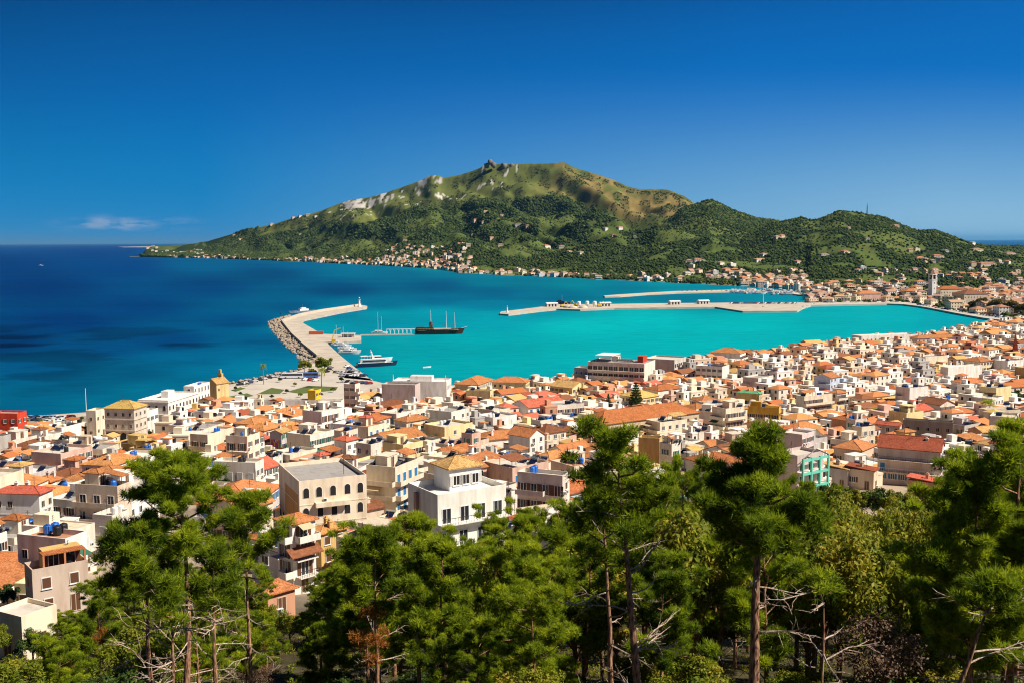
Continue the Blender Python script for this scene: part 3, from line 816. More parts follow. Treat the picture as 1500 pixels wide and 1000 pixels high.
# buoy and two far launches
p = P(412, 460.5, 0)
t = thing('channel_buoy', 'small dark channel buoy floating off the elbow of the mole', 'buoy', p)
MB().lathe([(1.2, -0.5), (1.3, 0.8), (0.9, 1.0)], k=10).build('float', RAIL, t)
MB().lathe([(0.7, 1.0), (0.25, 3.4), (0.5, 3.6), (0.05, 4.2)], k=8).build('tower', RAIL, t)
def small_boat(u, v, L, label, rz=0.2, group=None, mast=0, hullm=None, cabin=True, name='motor_boat', cat='boat'):
    p = P(u, v, 0)
    mb = MB(); hull(mb, L, L * 0.3, L * 0.11)
    mb.v = [tuple(q) for q in mb.v]
    if cabin:
        mb.box(-L * 0.3, L * 0.15, -L * 0.1, L * 0.1, L * 0.1, L * 0.2); mb.box(-L * 0.25, L * 0.16, -L * 0.103, L * 0.103, L * 0.135, L * 0.175, 1)
        mb.box(-L * 0.2, L * 0.02, -L * 0.08, L * 0.08, L * 0.2, L * 0.27)
    o = mb.build(name, [hullm or FRAME, GLASS], None, p, rz)
    tag(o, label, cat, group)
    if mast:
        MB().tube([(L * 0.05, 0, L * 0.1), (L * 0.05, 0, mast)], [0.11, 0.07], k=5).build('mast', WHITEMETAL, o)
        MB().tube([(L * 0.05, 0, L * 0.24), (-L * 0.38, 0, L * 0.24)], [0.2, 0.14], k=5).build('boom', SHUT_L if random.random() < 0.5 else FRAME, o)
    return o
random.seed(3)
small_boat(60, 389.5, 16, 'lone white launch far out on the open sea', 0.0)
# yachts moored stern-to by the mole
yl = [(489, 503.5, 11, 15, 'white yacht nearest the side jetty, mast between its neighbours'), (493, 505.5, 12, 0, 'white motor yacht moored second from the side jetty'), (499, 508, 13, 16, 'white yacht with a tall mast amid the moored row'),
      (503, 510.5, 12, 0, 'white motor yacht amid the row with a low cabin'), (505, 513, 14, 14, 'white yacht moored second from the open water end'), (510, 516, 15, 0, 'largest white motor yacht at the open end of the row'), (484, 500.5, 9, 0, 'small white cruiser tucked in by the side jetty corner'), (508, 518, 15, 0, 'long white cabin cruiser lying outermost of the moored row'), (496, 507, 12, 12, 'short masted white yacht wedged in the moored row'), (506, 514.6, 13, 13, 'white yacht with furled sail near the outer end of the row')]
for u, v, L_, mst, lab in yl:
    small_boat(u + 3, v, L_, lab, -0.12, 'yachts moored stern to the mole', mst, name='yacht', cat='yacht')
for u, h, lab in ((553, 19, 'bare mast yacht moored off the near end of the floating pontoon'), (558, 15, 'shorter masted yacht beside the floating pontoon')):
    small_boat(u, 488.5, 11, lab, 0.1, 'yachts by the floating pontoon', h, name='yacht', cat='yacht')
small_boat(625, 538, 6, 'tiny white dinghy alone on the turquoise harbour water', 0.6, cabin=False, name='dinghy')
small_boat(1452, 472, 12, 'white launch alongside the curved promenade wall', 0.4)
small_boat(1478, 468.5, 10, 'second white launch moored at the end of the promenade', 0.4)
# marina beyond the breakwater
rng0 = random.Random(9)
for k in range(46):
    u = 1072 + k * 2.35; v = 426.2 + 3.6 * max(0, (u - 1090) / 90) ** 1.2 + rng0.uniform(0.6, 4.2)
    small_boat(u, v, rng0.uniform(13, 24), 'white hulled boat packed into the far marina', rng0.choice((0.1, 1.4, 3.0, 4.4)) + rng0.uniform(-.2, .2), 'boats in the far marina',
               rng0.choice((0, 0, 14, 17)), None, name='marina_boat')
for k in range(10):
    u = 1000 + k * 7.2
    small_boat(u, 428.3, rng0.uniform(7, 11), 'small dark boat moored along the far breakwater', 0.2, 'small boats along the breakwater', 0, NAVY, name='moored_boat')
for k, (u, v) in enumerate([(1176, 452.5), (1182, 450), (1187, 448.3), (1192, 447.5), (1179, 451.2)]):
    small_boat(u, v, 9, 'small fishing boat at the wide end of the cargo mole', 0.9 + k, 'fishing boats at the cargo mole', 0, [SHUT_L, FRAME, FRAME, SHUT_L, FRAME][k], name='fishing_boat')

# floating pontoon with white hoops
p0, p1 = P(528, 491, 0.4), P(608, 489.5, 0.4)
L = (p1 - p0).length; a = frame_at(p0, p1)
t = thing('floating_pontoon', 'floating pontoon with white railing hoops leading to the dark ship', 'pontoon', p0, a)
MB().box(0, L, -1.3, 1.3, -0.6, 0.5).build('deck', PAVE, t)
n = 7; x0 = L * 0.47; st = (L - x0) / n
mbp = []
for i in range(n):
    mb = MB(); xa = x0 + i * st
    pts = [(xa + st / 2 + st * 0.46 * math.cos(q), -1.2, 0.5 + 4.2 * max(0, math.sin(q)) ** 0.6) for q in np.linspace(0, math.pi, 9)]
    mb.tube(pts, 0.14, k=4); mb.tube([(xa, -1.2, 4.8), (xa + st, -1.2, 4.8)], 0.16, k=4); mb.tube([(xa, -1.2, 0.5), (xa, -1.2, 4.8)], 0.13, k=4)
    mb.build('hoop', WHITEMETAL, t)
# jetty shed with white roof
p0, p1 = P(500, 494, 1.9), P(520, 494, 1.9)
t = thing('ferry_shelter', 'low ferry shelter with flat white roof on the side jetty', 'shelter', (p0 + p1) / 2, frame_at(p0, p1))
L = (p1 - p0).length
MB().box(-L / 2, L / 2, -3, 3, 2.9, 3.3).build('roof', FRAME, t)
for i in range(5):
    x = -L / 2 + 0.4 + i * (L - 0.8) / 4
    MB().tube([(x, -2.6, 0), (x, -2.6, 2.9)], 0.14, k=5).build('post', RAIL, t)
MB().box(-L / 2 + 0.5, L / 2 - 0.5, 0.5, 2.5, 0, 2.6).build('back_wall', SHUT_W, t)
# yellow crane
p = P(489, 501, 1.9)
t = thing('quay_crane', 'yellow folding crane on the quay by the moored yachts', 'crane', p)
MB().box(-1.6, 1.6, -1.2, 1.2, 0.3, 2.2).build('base', YELLOW, t)
mb = MB(); mb.tube([(-1, 0, 2), (0.5, 0, 9)], [0.45, 0.35], k=5); mb.build('lower_boom', YELLOW, t)
mb = MB(); mb.tube([(0.5, 0, 9), (5.5, 0, 11)], [0.35, 0.22], k=5); mb.build('upper_boom', YELLOW, t)
p = P(463, 490, 1.9)
t = thing('rusty_container', 'rust orange shipping container on the mole by the jetty root', 'container', p, 0.1)
mb = MB(); mb.box(-6, 6, -1.3, 1.3, 0.1, 2.7)
for k in range(20): mb.box(-5.8 + k * 0.6, -5.5 + k * 0.6, -1.36, 1.36, 0.3, 2.5)
mb.build('body', RUST, t)
MB().box(5.99, 6.08, -1.2, 1.2, 0.25, 2.6).build('door', RUST, t)

# work yard on the cargo mole
def yard_piece(kind, u, v, label, rz=0.3):
    p = P(u, v, 1.9)
    if kind == 'excavator':
        t = thing('excavator', label, 'excavator', p, rz)
        MB().box(-2.5, 2.5, -1.6, 1.6, 0, 1.1).build('tracks', RAIL, t)
        MB().box(-2.2, 1.6, -1.4, 1.4, 1.1, 3.4).build('cab', YELLOW, t)
        MB().tube([(1, 0, 2.5), (4.5, 0, 6.5), (7.5, 0, 3.0)], 0.4, k=5).build('arm', YELLOW, t)
    elif kind == 'silo':
        t = thing('cement_silo', label, 'silo', p); t.scale = (.7, .7, .62)
        MB().lathe([(1.6, 2.2), (3.4, 5), (3.4, 10), (2.6, 11.4), (0.3, 11.8)], k=12).build('tank', WHITEMETAL, t)
        for q in range(4):
            x, y = 2.4 * math.cos(q * 1.57 + .78), 2.4 * math.sin(q * 1.57 + .78)
            MB().tube([(x, y, 0), (x, y, 5)], 0.2, k=5).build('leg', STEEL, t)
    elif kind == 'heap':
        rng = np.random.default_rng(int(u)); V, F = blobs(np.array([[0, 0, -0.5]]), np.array([6.0]), rng, 0.55, 0.12, ICO2_V, ICO2_F)
        t = link('gravel_heap', tri_mesh('gravel_heap', V, F, STONE), None, p); tag(t, label, 'gravel heap')
    elif kind == 'shed':
        t = thing('dock_shed', label, 'shed', p, rz)
        MB().box(-7, 7, -3.5, 3.5, 0, 3.6).build('wall', SHUT_W, t)
        mb = MB(); mb.add([(-7.4, -4, 3.6), (7.4, -4, 3.6), (7.4, 4, 3.6), (-7.4, 4, 3.6), (-7.4, 0, 5), (7.4, 0, 5)], [(0, 1, 5, 4), (2, 3, 4, 5), (1, 2, 5), (3, 0, 4), (0, 3, 2, 1)]); mb.build('roof', FRAME, t)
        for k in range(3): MB().box(-5 + k * 4, -3 + k * 4, -3.58, -3.4, 0, 2.8).build('door', DARK, t)
for a in [('silo', 848, 450.5, 'white cement silo at the middle of the dock work yard'), ('silo', 860, 450, 'second white silo standing next to a loader on the mole'), ('silo', 871, 450.2, 'cement silo at the landward side of the yard'),
          ('excavator', 824, 450.2, 'yellow excavator with raised arm at the seaward end of the yard', 0.4), ('excavator', 843, 448.5, 'yellow excavator just behind the white cement silo', 2.6), ('excavator', 878, 449.5, 'yellow excavator beside the landward dock shed', 0.2),
          ('heap', 832, 450.8, 'pale gravel heap between excavator and silo on the mole'), ('heap', 839, 451.2, 'gravel heap in front of the silos on the mole'), ('heap', 854, 451.2, 'pale gravel heap by the second white silo'),
          ('shed', 808, 449.2, 'low grey roofed dock shed at the seaward end of the yard'), ('shed', 886, 448.6, 'low dock shed at the landward end of the work yard'), ('shed', 988, 446.2, 'small dock shed half way along the cargo mole'), ('shed', 1030, 445.2, 'small pale kiosk shed near the wide part of the mole')]:
    yard_piece(*a)
small_boat(822, 446.2, 22, 'work barge with dark hull behind the dock work yard', 0.1, None, 12, NAVY, name='work_barge')

# lamp mast on the wide quay
p = P(1118, 450, 1.9)
t = thing('lamp_mast', 'tall lone lamp mast on the wide part of the cargo mole', 'lamp mast', p)
MB().tube([(0, 0, 0), (0, 0, 26)], [0.35, 0.16], k=6).build('pole', WHITEMETAL, t)
MB().lathe([(1.3, 26), (1.3, 26.5)], k=8).build('lamp_ring', WHITEMETAL, t)
MB().box(-1, 1, -1, 1, 0, 0.8).build('base', STONE, t)

# ------------------------------------------------------------------ vehicles
CARCOL = [((0.02, 0.02, 0.024), 'black'), ((0.5, 0.5, 0.5), 'silver'), ((0.75, 0.74, 0.72), 'white'), ((0.03, 0.06, 0.16), 'navy blue'), ((0.30, 0.30, 0.32), 'grey'), ((0.12, 0.12, 0.13), 'dark grey')]
def car_mesh():
    b = MB()
    prof = [(-2.1, 0.35), (-2.1, 0.85), (-1.75, 0.95), (-1.3, 1.42), (0.35, 1.45), (1.0, 0.98), (2.0, 0.82), (2.15, 0.6), (2.15, 0.35)]
    n = len(prof)
    def w(z): return 0.86 if z < 1.0 else 0.68
    vs = [(x, -w(z), z) for x, z in prof] + [(x, w(z), z) for x, z in prof]
    b.add(vs, [tuple(range(n)), tuple(range(2 * n - 1, n - 1, -1))] + [(i, n + i, n + (i + 1) % n, (i + 1) % n) for i in range(n)])
    body = b.mesh('car_body', [PAINT])
    g = MB()
    g.add([(-1.72, -.70, 1.0), (-1.32, -.66, 1.38), (-1.32, .66, 1.38), (-1.72, .70, 1.0)], [(3, 2, 1, 0)])
    g.add([(0.42, -.66, 1.4), (1.0, -.70, 1.02), (1.0, .70, 1.02), (0.42, .66, 1.4)], [(0, 1, 2, 3)])
    g.v = [(x + (-0.02 if x < 0 else 0.03), y, z + 0.03) for x, y, z in g.v]
    for s in (-1, 1): g.box(-1.3, 0.45, min(s * 0.74, s * 0.78), max(s * 0.74, s * 0.78), 1.02, 1.36)
    glass = g.mesh('car_window', [GLASS])
    k = MB()
    for s in (-1, 1):
        vs = []; 
        for j in range(10):
            q = 2 * math.pi * j / 10
            vs += [(0.33 * math.cos(q), -0.1, 0.33 * math.sin(q)), (0.33 * math.cos(q), 0.1, 0.33 * math.sin(q))]
    k.add(vs, [(2 * j, 2 * ((j + 1) % 10), 2 * ((j + 1) % 10) + 1, 2 * j + 1) for j in range(10)] + [tuple(2 * j for j in range(9, -1, -1)), tuple(2 * j + 1 for j in range(10))])
    wheel = k.mesh('wheel', [BLACKPL])
    return body, glass, wheel
CAR_BODY, CAR_GLASS, CAR_WHEEL = car_mesh()
def car(x, y, z, rz, col, label, group, detail=True, s=1.0):
    o = link('parked_car', CAR_BODY, None, (x, y, z), rz, col)
    tag(o, label, 'car', group); o.scale = (s, s, s)
    link('car_window', CAR_GLASS, o)
    if detail:
        for sx in (-1.35, 1.35):
            for sy in (-0.8, 0.8): link('wheel', CAR_WHEEL, o, (sx, sy, 0.33))
rc = random.Random(12)
def lot(px, z, rz, where, group, detail=True, s=1.0):
    for u, v in px:
        p = P(u, v, z); c, nm = rc.choice(CARCOL) if rc.random() > .06 else ((0.35, 0.02, 0.02), 'red')
        car(p.x, p.y, p.z, rz + rc.choice((0, math.pi)) + rc.uniform(-.06, .06), c, f'{nm} car parked {where}', group, detail, s)
lot([(492 + 5.2 * k, 545.5 + rc.uniform(-.4, .4)) for k in range(7)], 1.9, 1.2, 'in the seaward row of the pier car park', 'cars on the pier car park')
lot([(500 + 5.0 * k, 550.5 + rc.uniform(-.4, .4)) for k in range(8)], 1.9, 1.2, 'in the landward row of the pier car park', 'cars on the pier car park')
lot([(478, 545), (481, 542), (484, 539), (508, 537), (512, 540), (516, 543), (521, 546), (447, 556), (455, 557), (462, 557.5), (412, 550), (405, 552)], 1.9, 0.9, 'along the quay by the two round trees', 'cars by the round trees')
lot([(22 + 5.5 * k, 612.5 + rc.uniform(-.8, .8)) for k in range(16)], 1.65, 1.3, 'on the seafront road at the edge of town', 'cars on the seafront road')
lot([(40 + 5.5 * k, 617.5 + rc.uniform(-.8, .8)) for k in range(11)], 1.8, 1.3, 'on the seafront road behind low houses', 'cars on the seafront road')
lot([(352 + 7 * k, 563.5 - 1.6 * k) for k in range(8)], 1.92, 0.5, 'along the seaward edge of the paved square', 'cars on the square')
lot([(505 + 6 * k, 559 + .5 * k) for k in range(7)], 1.92, 0.3, 'on the landward side of the pier root', 'cars at the pier root')
lot([(1072 + 3.3 * k, 445.6) for k in range(30)], 1.92, 0.5, 'in the row on the wide cargo mole', 'cars on the cargo mole', False, 1.5)
lot([(1190 + 6.5 * k, 443.2 + rc.uniform(-.5, .5)) for k in range(20)], 2.0, 0.1, 'on the promenade below the far town', 'cars on the promenade', False, 1.25)
lot([(1345 + 4.4 * k, 447.2 + 0.155 * 4.4 * k + rc.uniform(-.5, .5)) for k in range(28)], 2.0, 0.6, 'along the curve of the promenade', 'cars on the promenade curve', False)
lot([(1420 + 4.6 * k, 457.5 + 0.155 * 4.6 * k + rc.uniform(-1.5, .5)) for k in range(14)], 2.0, 0.6, 'under the olive trees of the promenade', 'cars on the promenade curve', False)
def coach(u, v, rz, col, label):
    p = P(u, v, 1.92)
    t = thing('coach', label, 'coach', p, rz)
    MB().box(-6, 6, -1.25, 1.25, 0.4, 3.3).build('body', PAINT, t, color=col)
    MB().box(-5.7, 5.9, -1.29, 1.29, 1.7, 2.8).build('window_band', GLASS, t)
    MB().box(5.95, 6.06, -1.1, 1.1, 1.2, 2.9).build('windscreen', GLASS, t)
    for sx in (-3.6, 4): 
        for sy in (-1.2, 1.2): link('wheel', CAR_WHEEL, t, (sx, sy, 0.5), 0, None, (1.5, 1.5, 1.5))
coach(429, 553.5, math.pi + 0.05, (0.7, 0.72, 0.75), 'white coach with blue end parked on the square by the sea')
coach(451, 553.0, 0.05, (0.08, 0.14, 0.4), 'blue coach parked beneath the round trees')
# ------------------------------------------------------------------ town houses
WALLS = {'white': (0.81, 0.76, 0.68), 'cream': (0.77, 0.66, 0.49), 'pale yellow': (0.78, 0.62, 0.32), 'ochre': (0.62, 0.42, 0.15), 'pink': (0.66, 0.44, 0.34), 'lilac grey': (0.58, 0.53, 0.50),
         'grey': (0.42, 0.39, 0.35), 'salmon': (0.62, 0.32, 0.19), 'pale blue': (0.52, 0.58, 0.66), 'beige': (0.66, 0.54, 0.40), 'red': (0.55, 0.06, 0.025), 'off-white': (0.74, 0.67, 0.56)}
ROOFS = {'orange': (0.53, 0.21, 0.075), 'deep orange': (0.45, 0.15, 0.05), 'brown': (0.26, 0.10, 0.045), 'tan': (0.60, 0.36, 0.13), 'rose red': (0.58, 0.14, 0.08), 'red brown': (0.33, 0.085, 0.04), 'pale orange': (0.62, 0.27, 0.09), 'yellow': (0.62, 0.41, 0.12), 'green': (0.16, 0.48, 0.25)}
DECKS = {'pale': (0.60, 0.54, 0.45), 'grey': (0.36, 0.33, 0.30), 'terracotta': (0.45, 0.22, 0.12), 'white': (0.75, 0.72, 0.66), 'cream': (0.68, 0.57, 0.40)}
def window_mesh(name, w, h, frame, pane, shutter=None, shut_open=True, arch=False, sill=True):
    b = MB()
    t = 0.09
    if arch:
        pts = [(-w / 2, 0), (w / 2, 0)] + [(w / 2 * math.cos(q), h - w / 2 + w / 2 * math.sin(q)) for q in np.linspace(0, math.pi, 7)]
        b.add([(x * 1.18, -0.05, z * 1.05) for x, z in pts] + [(x * 1.18, 0.03, z * 1.05) for x, z in pts], [tuple(range(len(pts)))] + [(i, i + len(pts), (i + 1) % len(pts) + len(pts), (i + 1) % len(pts)) for i in range(len(pts))], 0)
        b.add([(x, -0.07, z + 0.04) for x, z in pts] , [tuple(range(len(pts)))], 1)
    else:
        b.box(-w / 2 - t, -w / 2, -0.08, 0.02, -t, h + t, 0); b.box(w / 2, w / 2 + t, -0.08, 0.02, -t, h + t, 0)
        b.box(-w / 2, w / 2, -0.08, 0.02, h, h + t, 0); b.box(-w / 2, w / 2, -0.08, 0.02, -t, 0, 0)
        b.box(-w / 2, w / 2, -0.035, 0.02, 0, h, 1)
        b.box(-0.04, 0.04, -0.06, -0.03, 0, h, 0)
        if sill: b.box(-w / 2 - 0.15, w / 2 + 0.15, -0.16, 0.02, -t - 0.08, -t, 0)
    mats = [frame, pane]
    if shutter:
        mats.append(shutter)
        if shut_open:
            b.box(-w - 0.1, -w / 2 - t - 0.005, -0.10, -0.02, 0, h, 2); b.box(w / 2 + t + 0.005, w + 0.1, -0.10, -0.02, 0, h, 2)
        else:
            b.box(-w / 2, w / 2, -0.075, -0.036, 0, h, 2)
    return b.mesh(name, mats)
WIN = {
    'plain': window_mesh('window', 1.05, 1.3, FRAME, GLASS), 'green': window_mesh('window', 0.95, 1.35, FRAME, GLASS, SHUT_G), 'brown': window_mesh('window', 0.95, 1.35, FRAME, GLASS, SHUT_B),
    'blue': window_mesh('window', 0.95, 1.35, FRAME, GLASS, SHUT_L), 'pale': window_mesh('window', 1.0, 1.35, FRAME, DARK, SHUT_W), 'closed': window_mesh('window', 1.05, 1.35, FRAME, DARK, SHUT_B, False), 'wide': window_mesh('window', 1.9, 1.25, FRAME, GLASS),
    'arch': window_mesh('window', 1.1, 1.9, FRAME, DARK, None, True, True), 'bigarch': window_mesh('archway', 2.5, 3.6, STONE, DARK, None, True, True), 'dark': window_mesh('window', 0.9, 1.2, STONE, DARK, sill=False), 'tall': window_mesh('window', 1.1, 2.1, FRAME, GLASS)}
DOOR = {'plain': window_mesh('balcony_door', 1.3, 2.1, FRAME, GLASS, sill=False), 'brown': window_mesh('balcony_door', 1.2, 2.1, FRAME, GLASS, SHUT_B, sill=False), 'blue': window_mesh('balcony_door', 1.2, 2.1, FRAME, GLASS, SHUT_L, False, sill=False),
        'wide': window_mesh('balcony_door', 2.2, 2.1, FRAME, GLASS, sill=False), 'green': window_mesh('balcony_door', 1.2, 2.1, FRAME, GLASS, SHUT_G, sill=False), 'shut': window_mesh('balcony_door', 1.3, 2.1, FRAME, DARK, SHUT_W, False, sill=False)}
STREET = window_mesh('street_door', 1.1, 2.2, STONE, SHUT_B, sill=False)
def tank_mesh(mat):
    b = MB()
    vs = []
    b.lathe([(0.0, 0.0), (0.5, 0.05), (0.58, 0.2), (0.58, 1.2), (0.5, 1.35), (0.18, 1.42), (0.18, 1.5)], k=10)
    me = b.mesh('water_tank', [mat]); return me
TANK = {'blue': tank_mesh(BLUEPL), 'black': tank_mesh(BLACKPL), 'white': tank_mesh(FRAME)}
def solar_mesh():
    b = MB()
    b.add([(-1.0, -0.6, 0.35), (1.0, -0.6, 0.35), (1.0, 0.6, 1.25), (-1.0, 0.6, 1.25), (-1.0, -0.6, 0.27), (1.0, -0.6, 0.27), (1.0, 0.6, 1.17), (-1.0, 0.6, 1.17)], [(0, 1, 2, 3), (7, 6, 5, 4), (0, 4, 5, 1), (1, 5, 6, 2), (2, 6, 7, 3), (3, 7, 4, 0)], 0)
    b.tube([(-1.05, 0.75, 1.35), (1.05, 0.75, 1.35)], 0.28, 1, k=8)
    for x in (-0.8, 0.8): b.tube([(x, 0.7, 0), (x, 0.7, 1.3)], 0.04, 1, k=4); b.tube([(x, -0.55, 0), (x, -0.55, 0.3)], 0.04, 1, k=4)
    return b.mesh('solar_heater', [SOLAR, STEEL])
SOLARM = solar_mesh()
def aerial_mesh():
    b = MB(); b.tube([(0, 0, 0), (0, 0, 3.2)], 0.05, k=4)
    for z, w in ((3.0, 0.8), (2.7, 1.0), (2.4, 1.2)): b.tube([(-w / 2, 0, z), (w / 2, 0, z)], 0.03, k=3)
    return b.mesh('aerial', [RAIL])
AERIAL = aerial_mesh()
CHIMM = MB().box(-0.35, 0.35, -0.35, 0.35, 0, 1.1).box(-0.45, 0.45, -0.45, 0.45, 1.1, 1.22).box(-0.2, 0.2, -0.2, 0.2, 1.22, 1.5).mesh('chimney', [PLASTER])
def ac_mesh():
    return MB().box(-0.42, 0.42, -0.4, 0.0, 0, 0.6).box(-0.38, 0.1, -0.42, -0.4, 0.05, 0.55, 1).mesh('air_conditioner', [FRAME, RAIL])
ACM = ac_mesh()

HOUSES = []          # records used for the labels
FAR = MB()           # the mass of houses too far off to count
def hip_roof(mb, w, d, z, rise, over=0.45, m=0):
    W2, D2 = w / 2 + over, d / 2 + over
    if w >= d: r = [(-(W2 - D2), 0), ((W2 - D2), 0)]
    else: r = [(0, -(D2 - W2)), (0, (D2 - W2))]
    t = 0.16
    lo = [(-W2, -D2, z), (W2, -D2, z), (W2, D2, z), (-W2, D2, z)]
    up = [(x, y, z + t) for x, y, _ in lo]
    a, b = (*r[0], z + t + rise), (*r[1], z + t + rise)
    v = lo + up + [a, b]
    f = [(0, 3, 2, 1), (0, 1, 5, 4), (1, 2, 6, 5), (2, 3, 7, 6), (3, 0, 4, 7)]
    if w >= d: f += [(4, 5, 9, 8), (6, 7, 8, 9), (5, 6, 9), (7, 4, 8)]
    else: f += [(4, 5, 8), (5, 6, 9, 8), (6, 7, 9), (7, 4, 8, 9)]
    mb.add(v, f, m)
    rr = 0.13
    mb.tube([a, b], rr, m, k=5) if (Vector(a) - Vector(b)).length > 0.3 else None
    for i, c in enumerate(up):
        e = (a if (c[0] < 0 if w >= d else c[1] < 0) else b)
        mb.tube([c, e], rr * 0.9, m, k=4)
def gable_roof(mb, w, d, z, rise, over=0.45, m=0, along_x=True):
    """two slabs with thickness"""
    t = 0.18
    if along_x:
        W2, D2 = w / 2 + over * 0.7, d / 2 + over; e = rise * over / (d / 2)
        for s in (-1, 1):
            q = [(-W2, s * D2, z - e), (W2, s * D2, z - e), (W2, 0, z + rise), (-W2, 0, z + rise)]
            v = q + [(x, y, zz + t) for x, y, zz in q]
            f = [(0, 3, 2, 1), (4, 5, 6, 7), (0, 1, 5, 4), (1, 2, 6, 5), (3, 0, 4, 7)]
            if s > 0: f = [tuple(reversed(k)) for k in f]
            mb.add(v, f, m)
        mb.tube([(-W2, 0, z + rise + t), (W2, 0, z + rise + t)], 0.14, m, k=5)
    else:
        sub = MB(); gable_roof(sub, d, w, z, rise, over, m, True)
        mb.add([(-y, x, zz) for x, y, zz in sub.v], sub.f, m)
def gable_wall(mb, w, d, z, rise, along_x=True, m=0):
    if along_x: v = [(-w / 2, -d / 2, z), (-w / 2, d / 2, z), (-w / 2, 0, z + rise), (w / 2, -d / 2, z), (w / 2, d / 2, z), (w / 2, 0, z + rise)]
    else: v = [(-w / 2, -d / 2, z), (w / 2, -d / 2, z), (0, -d / 2, z + rise), (-w / 2, d / 2, z), (w / 2, d / 2, z), (0, d / 2, z + rise)]
    mb.add(v, [(0, 1, 2), (5, 4, 3)] if not along_x else [(2, 1, 0), (3, 4, 5)], m)

